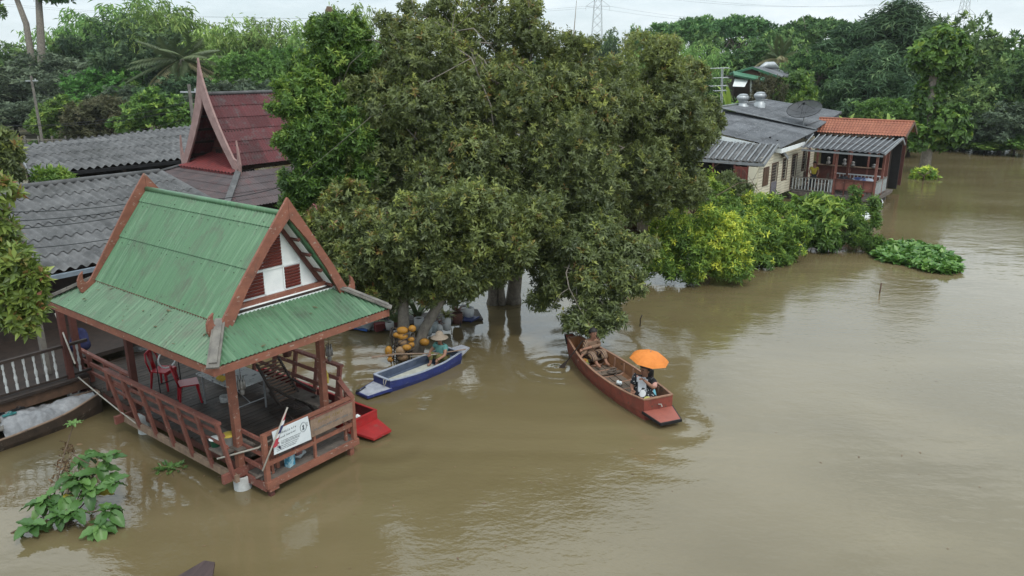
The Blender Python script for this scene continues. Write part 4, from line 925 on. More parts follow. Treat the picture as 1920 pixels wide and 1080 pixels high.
def sit(lean=.0, reach=((.35, .22, .30), (.35, -.22, .30)), knees=.30, hz=.66):
    return dict(pelvis=(0, 0, .12), chest=(.02+lean*.5, 0, .36), neck=(.03+lean, 0, .52), head=(.05+lean*1.15, 0, hz), shL=(.02+lean*.9, .17, .46), shR=(.02+lean*.9, -.17, .46),
        elL=((.02+lean*.9+reach[0][0])*.5-.03, .23, (.46+reach[0][2])*.5-.07), elR=((.02+lean*.9+reach[1][0])*.5-.03, -.23, (.46+reach[1][2])*.5-.07), wrL=reach[0], wrR=reach[1],
        hipL=(.05, .09, .10), hipR=(.05, -.09, .10), knL=(.36, .17, knees), knR=(.36, -.17, knees), anL=(.52, .13, .04), anR=(.52, -.13, .04))
# passenger with the orange umbrella
def dress():
    m, t, bs = newmat('black_dress_with_round_prints'); N = t.nodes.new; LK = t.links.new
    tc = N('ShaderNodeTexCoord'); vo = N('ShaderNodeTexVoronoi'); vo.inputs['Scale'].default_value = 4.6; vo.inputs['Randomness'].default_value = .8; LK(tc.outputs['Object'], vo.inputs[0])
    lt = N('ShaderNodeMath'); lt.operation = 'LESS_THAN'; lt.inputs[1].default_value = .47; LK(vo.outputs['Distance'], lt.inputs[0])
    sp_ = N('ShaderNodeSeparateColor'); LK(vo.outputs['Color'], sp_.inputs[0])
    rp = N('ShaderNodeValToRGB'); rp.color_ramp.interpolation = 'CONSTANT'; e = rp.color_ramp.elements
    e[0].position, e[0].color = 0, (.01, .01, .013, 1); e[1].position, e[1].color = .14, (.16, .46, .56, 1)
    for p, c in ((.40, (.10, .24, .42)), (.58, (.50, .46, .14)), (.68, (.55, .55, .55)), (.80, (.52, .28, .23)), (.90, (.01, .01, .013))):
        k = e.new(p); k.color = (*c, 1)
    LK(sp_.outputs[0], rp.inputs[0])
    v2 = N('ShaderNodeTexVoronoi'); v2.inputs['Scale'].default_value = 17; LK(tc.outputs['Object'], v2.inputs[0])
    l2 = N('ShaderNodeMath'); l2.operation = 'LESS_THAN'; l2.inputs[1].default_value = .25; LK(v2.outputs['Distance'], l2.inputs[0])
    b0 = N('ShaderNodeMix'); b0.data_type = 'RGBA'; b0.inputs[6].default_value = (.011, .011, .014, 1); b0.inputs[7].default_value = (.42, .42, .42, 1); LK(l2.outputs[0], b0.inputs[0])
    mi = N('ShaderNodeMix'); mi.data_type = 'RGBA'; LK(lt.outputs[0], mi.inputs[0]); LK(b0.outputs[2], mi.inputs[6]); LK(rp.outputs[0], mi.inputs[7])
    LK(mi.outputs[2], bs.inputs['Base Color']); bs.inputs['Roughness'].default_value = .8; return m
M['dress'] = dress()
pl = SPX @ Vector((3.42, .12, .09)); pz = math.atan2(-.80, -.45)
pJ = sit(.02, ((.24, .08, .50), (.28, -.16, .30)), .26); pJ['elL'] = (.16, .22, .36)
for sg, k in ((1, 'L'), (-1, 'R')): pJ['kn'+k] = (.24, sg*.22, .16); pJ['an'+k] = (.16, -sg*.08, .05)
po, PX = person('passenger in a black dress with bright round prints under the orange umbrella', pl, pz, pJ, M['dress'], None, True, None, .95, False, R(-25), True, 1.22)
m = MB(PX)
def df(i, j):
    a = 2*PI*i; r = .15+.15*j**.8; w = 1+.05*math.sin(5*a)+.03*math.sin(9*a+1)
    return Vector((.02+.10*j+r*w*math.cos(a)*1.05, r*w*math.sin(a)*1.0, .34-.32*j+.03*math.sin(3*a)*j*(1-j)))
m.grid(df, 28, 10); m.build('skirt', M['dress'], po, True)
m = MB(PX); m.grid(lambda i, j: Vector((.165+.05*j+.02*math.sin(7*i)+.06*max(0, j-.4), -.02+.17*(i-.5)+.05*j, .54-.42*j+.01*math.sin(9*i))), 8, 10)
m.grid(lambda i, j: Vector((.175+.10*(i-.5)*(i-.5), -.0+.22*(i-.5), .53+.0*j-.09*j)), 8, 3)
m.build('towel', mat('white_towel', (.66, .67, .69), (.56, .57, .6), .9, 8), po, True)
um_c = PX @ Vector((.05, .06, .86))
t = thing('umbrella', 'open orange umbrella held over the passenger in the long boat', 'umbrella', um_c, 0)
Mu = Matrix.Translation(um_c) @ Matrix.Rotation(R(7), 4, 'Y') @ Matrix.Rotation(R(4), 4, 'X')
M['orange'] = mat('orange_umbrella_cloth', (.66, .215, .04), (.57, .175, .03), .65, 5, bump=.3, bscale=6)
m = MB(Mu); vs, fs = [], []; n = 8; Rm = .455; rings_ = 6
def up(k, i, sub):
    a = 2*PI*(i+sub)/n; sag = math.cos(PI*(sub-.5))  # 0 at ribs, 1 mid panel
    r = Rm*math.sin(k/rings_*1.12)/math.sin(1.12); z = .20*(math.cos(k/rings_*1.12)-math.cos(1.12))/(1-math.cos(1.12))
    f = 1-.07*sag*(k/rings_); return (r*f*math.cos(a), r*f*math.sin(a), z-.012*sag*(k/rings_))
m.grid(lambda i, j: up(j*rings_, int(i*8+1e-6), 0), 8, rings_); m.build('canopy', M['orange'], t, False)
for i in range(n):
    m = MB(Mu); m.tube([tuple(Vector(up(k, i, 0))-Vector((0, 0, .008))) for k in range(rings_+1)], .004, 4); m.build('rib', M['metal'], t)
m = MB(Mu); m.tube([(0, 0, .26), (0, 0, .2), (0, 0, -.40)], [.004, .008, .009], 6); m.build('shaft', M['metal'], t)
m = MB(Mu); m.tube([(0, 0, -.38), (0, 0, -.48)], .015, 7); m.build('handle', M['black'], t)
# rower at the stern of the sampan
def stripes(name, cols, sc_=9, axis='X'):
    m, t, bs = newmat(name); N = t.nodes.new; LK = t.links.new
    tc = N('ShaderNodeTexCoord'); w = N('ShaderNodeTexWave'); w.bands_direction = axis; w.inputs['Scale'].default_value = sc_; w.inputs['Distortion'].default_value = .6; LK(tc.outputs['Object'], w.inputs[0])
    rp = N('ShaderNodeValToRGB'); e = rp.color_ramp.elements; e[0].position, e[0].color = .3, (*cols[0], 1); e[1].position, e[1].color = .7, (*cols[1], 1)
    k = e.new(.5); k.color = (*cols[2], 1)
    LK(w.outputs[1], rp.inputs[0]); LK(rp.outputs[0], bs.inputs['Base Color']); bs.inputs['Roughness'].default_value = .85; return m
rzb = math.atan2(hd.y, hd.x)
rl_ = SPX @ Vector((.72, .08, .16)); rJ = sit(.10, ((.22, -.30, .36), (.26, -.42, .20)), .26, .68)
person('rower in brown striped clothes at the stern of the long boat, under the leaves', rl_, rzb+.15, rJ, stripes('striped_shirt', ((.045, .03, .03), (.34, .22, .13), (.16, .05, .035)), 11, 'Y'), stripes('striped_cloth', ((.05, .03, .03), (.30, .20, .12), (.14, .06, .04)), 9, 'Y'), True, None, 1.6, True, 0, False, 1.1)
m = MB(); a = SPX @ Vector((1.0, -.24, .80)); d = SPX @ Vector((.62, -.80, -.22)); b = a.lerp(d, .62)
m.tube([a, b], .018, 6); 
dr = (d-b).normalized(); sd_ = dr.cross(Vector((.5, .8, 0))).normalized(); nn = dr.cross(sd_)
m.prism([b-sd_*.03, b+dr*.2-sd_*.07, d-sd_*.075, d+sd_*.075, b+dr*.2+sd_*.07, b+sd_*.03], nn*.02)
tag(m.build('paddle', M['wood_dark'], None, False, d), 'dark wooden paddle dipping into its own ring of ripples beside the long boat', 'paddle')
M['multi'] = mat('bright_cloth', (.35, .02, .03), (.16, .36, .03), .8, 9, c3=(.04, .06, .28), c3cut=.56, c3scale=7)
lump('bright_bundle', (1.18, -.26, .22), (.14, .10, .12), M['multi'], 'red, green and blue cloth bundle in front of the rower in the long boat', 'cloth', 2, MM=SPX)
lump('white_float', (2.45, .0, .16), (.09, .06, .05), M['white'], 'small white plastic bottle lying on the floor boards of the long boat', 'bottle', 12, MM=SPX)
m = MB(SPX); m.tube([(1.83+.12*math.cos(k*.7)*(1-.03*k), .16+.12*math.sin(k*.7), .14+.006*k) for k in range(24)], .016, 5); tag(m.build('rope_coil', M['rope_dark'], None, True, SPX @ Vector((1.83, .16, .14))), 'coil of dark rope lying amidships in the long boat', 'rope')
m = MB(SPX); m.box((2.98, -.28, .14), (.16, .1, .05), Matrix.Rotation(.4, 3, 'Z')); m.tube([(2.88, -.25, .13), (3.06, -.3, .16)], .015, 5); tag(m.build('crumpled_paper', M['white'], None, False, SPX @ Vector((2.98, -.28, .13))), 'pale scrap on the floor boards beside the passenger in the long boat', 'litter')
# man in the blue boat
ml_ = BBX @ Vector((.42, .0, .12)); rz2 = math.atan2(hd2.y, hd2.x)
mJ = sit(.04, ((.38, .20, .24), (.34, -.14, .30)), .28, .68)
for sg, k in ((1, 'L'), (-1, 'R')): mJ['kn'+k] = (.30, sg*.14, .30); mJ['an'+k] = (.36, sg*.10, .05)
po, PX2 = person('rower in a turquoise shirt and pale straw hat sitting in the blue boat', ml_, rz2+R(8), mJ, mat('turquoise_shirt', (.13, .30, .27), (.08, .21, .20), .85, 8, bump=.2), mat('olive_trousers', (.14, .13, .045), (.10, .09, .03), .85, 9), True)
m = MB(PX2); h0 = Vector(mJ['head'])+Vector((-.005, 0, .06)); m.lathe([(.0, .13), (.055, .125), (.095, .09), (.11, .02), (.15, -.0), (.23, -.04), (.232, -.05), (.11, .0)], h0, 18); m.build('hat', mat('straw_hat', (.31, .25, .19), (.23, .185, .145), .85, 30), po, True)
m = MB(BBX); m.tube([(1.55, -.62, .50), (.55, .05, .40), (-.05, .40, .42)], .017, 6); m.prism([(1.50, -.60, .49), (1.95, -.98, .45), (2.02, -.90, .45), (1.58, -.55, .49)], (0, 0, .02)); tag(m.build('paddle', M['wood_pale'], None, False, BBX @ Vector((1, -.3, .45))), 'long pale paddle resting on the rim of the blue boat', 'paddle')
m = MB(BBX); m.tube([(1.2, -.35, .40), (.45, .2, .40)], .012, 5); tag(m.build('stick', M['rope'], None, True, BBX @ Vector((.8, 0, .4))), 'thin bamboo stick across the lap of the rower in the blue boat', 'stick')
# ------------------------------------------------------------------ floats, ropes and pots by the leaning trunk
M['float'] = mat('orange_float', (.42, .21, .03), (.33, .155, .026), .5, 5, c3=(.25, .14, .04), c3cut=.6, c3scale=9); M['float_old'] = mat('faded_float', (.30, .20, .11), (.22, .14, .08), .6, 6)
fls = [(755, 619, .125, .095, 0, 'topmost orange float of the heap, beside the upright trunk'), (773, 616, .085, .085, 0, 'small round orange float at the top of the heap by the leaning trunk'), (755, 630, .115, .10, 0, 'orange float second from the top, under the topmost one'), (744, 628, .08, .07, 0, 'small orange float tucked at the upper side of the heap'), (755, 641, .10, .09, 1, 'faded orange float in the middle of the heap under two brighter ones'), (771, 636, .075, .065, 0, 'orange float behind the rope loops near the leaning trunk'),
    (763, 651, .10, .08, 0, 'orange float framed by a hanging loop of rope'), (771, 646, .075, .075, 0, 'round orange float touching the one framed by the rope loop'), (751, 658, .105, .115, 1, 'brownish faded float low in the heap'), (729, 659, .085, .14, 0, 'bright orange float hanging alone at the outer side of the heap'), (755, 669, .12, .10, 1, 'brown float lowest in the heap, just above the blue boat'), (732, 674, .07, .07, 0, 'small orange float just below the lone hanging one'), (796, 641, .11, .10, 0, 'reddish orange float behind the leaning trunk')]
for i, (x, y, rx, rz_, old, lb) in enumerate(fls):
    p = atY(x, y, 18.60 - (.12 if i in (6, 8) else 0) + (.6 if i == 12 else 0)); rx, rz_ = rx*1.22, rz_*1.22; t = thing('fishing_float', lb, 'float', p, 0, 'orange floats heaped by the trunks')
    m = MB(Matrix.Translation(p)); m.ball((0, 0, 0), (rx, rx*.85, rz_*.9), 14, 10); m.build('body', M['float_old'] if old else M['float'], t, True)
    m = MB(Matrix.Translation(p)); s = 1 if rx > rz_ else 0
    m.tube([(rx*1.12*math.cos(a*PI/8)*(1 if s else .25), -.02+.9*rx*math.sin(a*PI/8)*(0 if s else 1), rz_*.0 + (rz_*.95*math.sin(a*PI/8) if s else 0)) for a in range(17)], .008, 4); m.build('cord', M['rope_dark'], t)
rnd = random.Random(21)
t = thing('rope_bundle', 'tangle of old brown rope looped among the orange floats', 'rope', atY(752, 650, 18.7), 0)
m = MB()
for k in range(16):
    x, y = rnd.uniform(738, 776), rnd.uniform(622, 668); c = atY(x, y, 18.6+rnd.uniform(0, .12)); w, h = rnd.uniform(.05, .11), rnd.uniform(.10, .26)
    m.tube([c+Vector((w*math.cos(a*PI/9)+.02*math.sin(a), .02*math.sin(a*1.3+k), h*math.sin(a*PI/9))) for a in range(19)], .012, 5)
m.build('loops', M['rope_dark'], t, True)
m = MB(); 
for k in range(9): c = atY(731+k*5, 684, 18.75); m.tube([c+Vector((0, 0, -.25)), atY(736+k*4.5, 618+rnd.uniform(0, 18), 18.86)], .02, 5)
m.build('stake_frame', M['wood_dark'], t)
m = MB(); 
for k in range(5): m.tube([atY(735, 672-6*k, 18.55), atY(757, 664-9*k, 18.5), atY(778, 652-8*k, 18.6)], .012, 5)
m.build('strand', M['rope_dark'], t, True)
M['potw'] = mat('white_plastic_pot', (.62, .63, .63), (.50, .51, .52), .55, 6, c3=(.36, .37, .36), c3cut=.6, c3scale=4)
M['potb'] = mat('brown_clay_pot', (.14, .06, .045), (.09, .045, .035), .8, 6); M['tray'] = mat('blue_tray', (.05, .13, .40), (.04, .10, .30), .45, 4)
M['bluedark'] = mat('dark_blue_sheet', (.03, .045, .16), (.022, .03, .11), .5, 4)
t = thing('raft', 'low dark plank raft carrying the row of potted plants', 'raft', atz(790, 608, 0), R(12))
a, b = atz(640, 617, .05), atz(905, 598, .05); rd = (b-a).normalized(); rn = Vector((-rd.y, rd.x, 0))
for k in range(6):
    m = MB(); m.beam(a+rn*(k*.17), b+rn*(k*.17), .15, .06); m.build('plank', M['wood_dark'], t)
def pot(px, py, r, h, mt, label, z0=.09, kind=None, sides=16):
    c = atz(px, py, z0); t = thing('plant_pot', label, 'pot', c, 0, 'pots on the raft')
    m = MB(Matrix.Translation(c)); m.lathe([(0, 0), (r*.86, 0), (r, h*.6), (r*.97, h), (r*.84, h+.012), (r*.82, h-.05), (0, h-.05)], (0, 0, 0), sides); m.build('pot', mt, t, True)
    m = MB(Matrix.Translation(c)); m.lathe([(r*.82, h-.045), (r*.4, h-.02), (0, h-.03)], (0, 0, 0), 12); m.build('soil', M['soil'], t)
    return c, t
def blades(mb, c, n, L, wd, rnd, arch=.6, up=.8, seg=5):
    for k in range(n):
        a = 2*PI*k/n*1.0+rnd.uniform(-.3, .3); ll = L*rnd.uniform(.7, 1.1); d = Vector((math.cos(a), math.sin(a), 0)); s = Vector((-d.y, d.x, 0)); u0 = rnd.uniform(.5, 1.2)*up
        pts = []
        for q in range(seg+1):
            f = q/seg; pts.append(Vector(c)+d*(ll*f*(.5+.3*f))+Vector((0, 0, ll*(u0*f-arch*f*f))))
        vs, fs = [], []
        for q, p in enumerate(pts):
            w = wd*math.sin(PI*min(1, .12+.88*q/seg))**.8 if q < seg else .002
            vs += [p-s*w/2, p+Vector((0, 0, -w*.15)), p+s*w/2]
        for q in range(seg): fs += [(3*q, 3*q+1, 3*q+4, 3*q+3), (3*q+1, 3*q+2, 3*q+5, 3*q+4)]
        mb.add(vs, fs)
M['yleaf'] = mat('yellow_green_leaf', (.28, .27, .075), (.17, .20, .05), .5, 9); M['gleaf'] = mat('green_leaf', (.075, .135, .035), (.045, .09, .025), .45, 6); M['redleaf'] = mat('reddish_leaf', (.22, .075, .045), (.10, .05, .03), .5, 9); M['broadleaf'] = mat('broad_pale_leaf', (.15, .19, .08), (.09, .14, .05), .45, 6)
pot(731, 617, .13, .22, M['potw'], 'white pot in a dark saucer under the edge of the green eave'); c = atz(731, 618, .07); m = MB(); m.lathe([(.12, 0), (.21, .03), (.21, .045), (.12, .02), (0, .02)], c, 18); tag(m.build('saucer', M['black'], None, True, c), 'wide dark saucer under the white pot by the eave', 'saucer')
pot(786, 618, .15, .36, M['potw'], 'white pot half hidden between the two grey trunks')
c, t = pot(838, 618, .13, .40, M['potw'], 'tall white pot of pale yellow spiky leaves behind the hatted rower'); m = MB(); rnd = random.Random(2); blades(m, c+Vector((0, 0, .38)), 34, .42, .05, rnd, .55, 1.0); m.build('plant', M['yleaf'], t, True)
c, t = pot(824, 622, .10, .26, M['potw'], 'low pot with a rusty brown plant just behind the hat'); m = MB(); blades(m, c+Vector((0, 0, .25)), 26, .3, .03, rnd, .5, .9); m.build('plant', M['redleaf'], t, True)
pot(812, 622, .17, .34, M['sack'], 'crumpled whitish grow bag beside the leaning trunk'); pot(803, 628, .12, .24, M['sack'], 'smaller whitish grow bag in front of the crumpled one')
c, t = pot(858, 606, .16, .34, M['potb'], 'brown pot on a stand with a reddish plant, near the raft end'); m = MB(); blades(m, c+Vector((0, 0, .34)), 24, .34, .05, rnd, .4, 1.0); m.build('plant', M['redleaf'], t, True)
m = MB(); cc_ = atz(858, 607, .05)
for k in range(4): d = Vector((math.cos(k*PI/2+.5), math.sin(k*PI/2+.5), 0))*.19; m.tube([cc_+d*1.1, cc_+d+Vector((0, 0, .28))], .012, 5)
m.tube([cc_+Vector((.19*math.cos(a*PI/8), .19*math.sin(a*PI/8), .26)) for a in range(17)], .01, 5); tag(m.build('pot_stand', M['black'], None, False, cc_), 'thin black stand around the brown pot', 'stand')
pot(880, 594, .155, .30, M['potw'], 'white pot standing nearest the end of the raft on the dark blue sheet'); pot(870, 591, .15, .30, M['potw'], 'white pot just behind the endmost white pot')
m = MB(); q = [atz(x, y, .09) for x, y in ((866, 602), (882, 603), (896, 595), (886, 592), (872, 593))]; m.prism(q, (0, 0, .02)); m.beam(atz(882, 603, .1), atz(898, 594, .1), .05, .05); tag(m.build('blue_sheet', M['bluedark'], None, False, q[0]), 'dark blue plastic sheet under the white pots at the raft end', 'sheet')
m = MB(); q = [atz(x, y, .07) for x, y in ((652, 614), (688, 622), (694, 616), (664, 608))]; m.prism(q, (0, 0, .05)); tag(m.build('blue_tray', M['tray'], None, False, q[0]), 'bright blue tray floating just beyond the green eave corner', 'tray')
for px, py, r, lb, sd_ in ((685, 608, (.24, .2, .26), 'grey plastic sack beside the bright blue tray', 31), (668, 607, (.22, .18, .18), 'smaller pale sack half under the green eave, on the bright blue tray', 32), (706, 603, (.3, .22, .34), 'dull dark grey sack behind the pots near the upright trunk', 33)):
    p = atz(px, py, .2); lump('sack', p, r, M['sack'], lb, 'sack', sd_, MM=None)
p = atz(712, 613, .15); m = MB(); m.box(p, (.3, .2, .2), Matrix.Rotation(.5, 3, 'Z')); m.box(p+Vector((0, 0, .11)), (.32, .22, .03), Matrix.Rotation(.5, 3, 'Z')); tag(m.build('red_box', M['red_eave'], None, False, p), 'dull red box between the grey sack and the white saucer pot', 'box')
for k, (px, py, L, n, lb) in enumerate(((742, 612, .95, 9, 'broad-leaved green plant growing at the foot of the upright trunk'), (783, 600, .95, 10, 'broad-leaved plant growing between the two grey trunks'), (722, 600, .8, 8, 'pale broad-leaved plant behind the eave corner'))):
    c = atz(px, py, .1); t = thing('potted_plant', lb, 'plant', c, 0); m = MB(); blades(m, c, n, L, .17, rnd, .35, 1.15); m.build('leaves', M['broadleaf'], t, True); m = MB(); m.lathe([(0, 0), (.1, 0), (.13, .2), (0, .2)], c, 10); m.build('pot', M['potb'], t)
t = thing('flower_basket', 'plant with one pink-red flower on the far rail of the pavilion', 'flower', P(2.75, 2.0, 1.6), 0)
m = pvb(); blades(m, (2.7, 2.1, 1.42), 46, .42, .06, rnd, .3, .9); m.build('leaves', M['gleaf'], t, True); m = pvb(); m.lathe([(0, 0), (.09, 0), (.13, .2), (.11, .18), (0, .16)], (2.7, 2.1, 1.24), 12); m.build('pot', M['potb'], t)
m = pvb()
for k in range(9): m.ball((2.58+.04*math.cos(k), 1.95+.04*math.sin(k*1.7), 1.80+.02*(k % 3)), .04, 7, 5)
m.build('flower', mat('pink_flower', (.50, .03, .10), (.42, .02, .07), .6, 9), t, True)
# ------------------------------------------------------------------ house across the water
hr = thing('wooden_house', 'cream boarded house with a broad grey roof and a red-railed veranda over the water', 'house', P(37, 3, 0), RZ)
def slab(pts, th_, mt, name, parent):
    m = MB(PAV); m.prism([Vector(p) for p in pts], (0, 0, -th_)); return m.build(name, mt, parent)
def sheet(A, B, C, D, pitch, amp, rows, mt, name, parent, sharp=False, lap=.03):
    m = MB(PAV); corr(m, A, B, C, D, pitch, amp, rows, lap=lap, spr=5 if not sharp else 9, sharp=sharp); return m.build(name, mt, parent, not sharp)
m = MB(PAV); bcorr(m, (34.6, 1.7, 3.22), (41.2, 1.7, 3.75), (40.0, 8.2, 4.98), (34.6, 8.2, 4.3), .18, .022, 5); m.build('roof', M['fibro_far'], hr, True)
m = MB(PAV); bcorr(m, (40.9, 1.75, 3.80), (48, 2.2, 4.47), (48, 7.3, 5.12), (39.2, 7.3, 4.98), .18, .022, 5); m.build('roof', M['fibro_far'], hr, True)
for a, b in (((39.2, 7.3, 5.05), (48, 7.3, 5.17)), ((40.9, 1.75, 3.84), (39.2, 7.3, 5.02))):
    m = pvb(); m.beam(a, b, .14, .05); m.build('ridge_cap', M['fibro_pale'], hr)
m = pvb(); m.beam((48, 2.2, 4.42), (48, 7.3, 5.07), .1, .2); m.build('verge_board', M['fibro_pale'], hr)
m = pvb(); m.prism([(47.8, 2.3, 3.2), (47.8, 2.3, 4.35), (47.8, 7.2, 5.0), (47.8, 7.2, 3.2)], (.1, 0, 0)); m.prism([(41, 2.3, 3.2), (47.8, 2.3, 3.2), (47.8, 2.3, 4.35), (41, 2.3, 4.08)], (0, .1, 0)); m.build('wall', M['fibro_dark'], hr)
m = pvb(); m.beam((34.55, 1.66, 3.08), (38.6, 1.66, 3.15), .06, .22); m.build('fascia', M['white'], hr); m = pvb(); m.beam((34.55, 1.66, 3.08), (34.55, 8.6, 4.13), .06, .22); m.build('fascia', M['white'], hr)
m = pvb(); m.prism([(34.9, 2.1, 2.75), (34.9, 2.1, 3.2), (34.9, 8.4, 4.12), (34.9, 8.4, 2.75)], (.08, 0, 0)); m.build('gable_wall', M['white'], hr)
# boarded front wall with openings
wl = pvb()
def wspan(u0, u1, z0, z1): wl.span((u0, 2.05, z0), (u1, 2.13, z1))
OPEN = [(33.25, 33.95, 1.35, 2.25, 'w'), (34.55, 35.45, .62, 2.35, 'd'), (36.35, 37.05, 1.30, 2.45, 'w'), (37.95, 38.75, .62, 2.5, 'd'), (39.9, 40.6, 1.45, 2.6, 'w')]
z0w, z1w = .50, 2.95; up_ = 32.55
for (a, b, c, d, k) in OPEN:
    if up_ < 33: wl.prism([(up_, 2.05, z0w), (a, 2.05, z0w), (a, 2.05, 2.84), (up_, 2.05, 2.54)], (0, .08, 0))
    else: wspan(up_, a, z0w, z1w)
    wspan(a, b, d, 2.86 if a < 33.5 else z1w); wspan(a, b, z0w, c); up_ = b
wspan(up_, 42.2, z0w, z1w)
wl.span((32.5, 2.13, z0w), (32.6, 2.6, 2.4)); wl.span((32.5, 6.4, z0w), (32.6, 8.4, 2.5)); wl.span((42.1, 2.13, z0w), (42.2, 8.4, 3.3)); wl.span((32.6, 8.3, z0w), (42.2, 8.4, 4.1))
wall = wl.build('wall', M['cream'], hr)
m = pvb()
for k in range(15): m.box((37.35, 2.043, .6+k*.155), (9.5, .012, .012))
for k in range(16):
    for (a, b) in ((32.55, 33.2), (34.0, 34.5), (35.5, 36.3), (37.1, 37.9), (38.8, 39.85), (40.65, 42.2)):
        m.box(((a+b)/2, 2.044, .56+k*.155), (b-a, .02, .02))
m.build('board_shadow', mat('board_shadow_line', (.42, .38, .30), rough=.8), hr)  # darker strips draw the shadow lines between boards in colour
for (a, b, c, d, k) in OPEN:
    m = pvb(); w = .06
    m.span((a-w, 2.02, d), (b+w, 2.05, d+w)); m.span((a-w, 2.02, c-w), (b+w, 2.05, c)); m.span((a-w, 2.02, c), (a, 2.05, d)); m.span((b, 2.02, c), (b+w, 2.05, d))
    fr_ = m.build('window' if k == 'w' else 'door', M['wood'], hr)
    m = pvb(); m.span((a, 2.10, c), (b, 2.12, d)); m.build('pane' if k == 'w' else 'panel', M['glass'] if k == 'w' else M['wood_dark'], fr_)
    if k == 'w':
        m = pvb(); n = 3
        for q in range(1, n): m.box((a+(b-a)*q/n, 2.07, (c+d)/2), (.04, .03, d-c))
        m.box(((a+b)/2, 2.07, (c+d)/2), (b-a, .03, .04)); m.build('mullion', M['wood_dark'], fr_)
m = pvb(); m.span((33.2, 2.0, 1.32), (33.58, 2.04, 2.28)); m.span((33.62, 2.0, 1.32), (34.0, 2.04, 2.28)); m.build('shutter', M['wood'], hr)
m = pvb(); m.box((35.0, 2.03, .98), (.86, .03, .75))
for q in range(6): m.box((34.65+q*.14, 2.01, .98), (.03, .02, .75))
m.build('half_door', mat('grey_patterned_panel', (.22, .21, .23), (.11, .10, .12), .7, 14), hr)
# side porch with its own small gable
m = pvb(); corr(m, (32.6, 6.9, 2.62), (32.6, 1.85, 2.62), (34.4, 1.85, 3.40), (34.4, 6.9, 3.40), .36, .055, 1, spr=8); m.build('porch_roof', M['fibro'], hr, True)
m = pvb(); corr(m, (36.2, 1.85, 2.62), (36.2, 6.9, 2.62), (34.4, 6.9, 3.40), (34.4, 1.85, 3.40), .36, .055, 1, spr=8); m.build('porch_roof', M['fibro'], hr, True)
for k in range(13):
    m = pvb(); v = 2.02+k*.36; m.beam((32.6, v, 2.685), (34.38, v, 3.455), .08, .03); m.build('lit_roof_rib', M['fibro_pale'], hr)  # pale strips along the crests paint the ribs as lit
for a in (32.45, 36.35):
    m = pvb(); m.beam((a, 1.80, 2.52), (34.4, 1.80, 3.42), .05, .16); m.build('barge_board', M['fibro_pale'], hr)
m = pvb(); m.beam((32.55, 1.85, 2.52), (32.55, 6.9, 2.52), .06, .14); m.build('fascia', M['fibro_pale'], hr)
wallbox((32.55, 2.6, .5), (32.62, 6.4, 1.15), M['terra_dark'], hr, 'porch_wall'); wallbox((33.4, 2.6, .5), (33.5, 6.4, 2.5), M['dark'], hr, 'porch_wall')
for v in (2.65, 3.4, 4.6, 6.3): 
    m = pvb(); m.box((32.58, v, 1.55), (.09, .09, 2.1)); m.build('post', M['terra_dark'], hr)
m = pvb(); m.span((32.53, 2.62, 1.15), (32.57, 3.35, 2.35)); m.build('shutter', M['louvre'], hr)
m = pvb(); m.span((32.52, 2.75, 1.25), (32.535, 2.96, 2.2)); m.span((32.52, 3.04, 1.25), (32.535, 3.24, 2.2)); m.build('shutter_panel', M['terra_dark'], hr)
m = pvb(); m.span((32.5, 2.4, .4), (34.5, 6.6, .5)); m.build('floor', M['deck'], hr)
# veranda
sheet((37.6, 1.55, 3.02), (37.6, -2.85, 2.95), (39.5, -3.25, 3.62), (39.5, 1.1, 3.60), .30, .035, 2, M['fibro_dark'], 'veranda_roof', hr, False)
m = pvb()
for k in range(15):
    v = 1.45-k*.30; m.beam((37.6, v, 3.075), (39.5, v-.4*(1 if k > 7 else k/14*1.3), 3.665), .055, .03)
m.build('lit_roof_rib', M['fibro_pale'], hr)  # pale crest strips colour these ribs as if lit too
sheet((40.6, -3.2, 3.25), (40.6, 1.2, 3.3), (39.55, 1.2, 3.62), (39.55, -3.25, 3.62), .30, .035, 1, M['fibro_dark'], 'veranda_roof', hr)
m = pvb(); m.beam((37.55, -2.88, 2.95), (39.5, -3.28, 3.66), .07, .12); m.beam((40.6, -3.25, 3.25), (39.5, -3.30, 3.66), .07, .12); m.build('barge_board', M['fibro_pale'], hr)
m = pvb(); m.beam((37.65, 1.5, 2.9), (37.65, -2.8, 2.83), .06, .1); m.build('fascia', M['fibro_pale'], hr)
m = pvb(); v = -2.72
while v < 2.0: m.span((37.8, v, .44), (42, v+.17, .5)); v += .185
m.build('deck', M['deck'], hr)
m = pvb(); m.beam((37.8, 2.0, .36), (37.8, -2.7, .36), .08, .14); m.beam((37.85, 2.0, .16), (37.85, -2.7, .16), .06, .08); m.beam((37.85, -2.66, .38), (42, -2.66, .38), .08, .14); m.build('deck_beam', M['deck'], hr)
for (u, v) in ((37.95, 1.9), (37.95, -.35), (37.95, -2.55), (40.8, -2.55), (40.8, -.3), (36.2, 2.2), (33, 2.3), (34.5, 2.3), (42, 2.3)):
    m = pvb(); m.box((u, v, .05), (.13, .13, .9)); m.build('stilt', M['hipwood'], hr)
for (u, v) in ((37.95, -.40), (37.95, -2.5), (40.6, -2.5), (40.6, -.4), (40.6, 1.9), (39.4, -2.55)):
    m = pvb(); m.box((u, v, 1.75), (.12, .12, 2.6)); m.build('post', M['terra_rail'], hr)
r_ = pvb(); r_.beam((37.92, 2.0, 1.32), (37.92, -.34, 1.32), .06, .06); r_.beam((37.92, 2.0, .60), (37.92, -.34, .60), .05, .05); rr_ = r_.build('railing', M['hipwood'], hr)
for k in range(13):
    m = pvb(); m.box((37.92, 1.88-k*.18, .96), (.045, .045, .68)); m.build('baluster', M['old_white'], rr_)
r_ = pvb(); r_.span((37.93, -2.45, .80), (37.97, -.45, 1.36)); rp_ = r_.build('railing', M['terra_rail'], hr)
m = pvb()
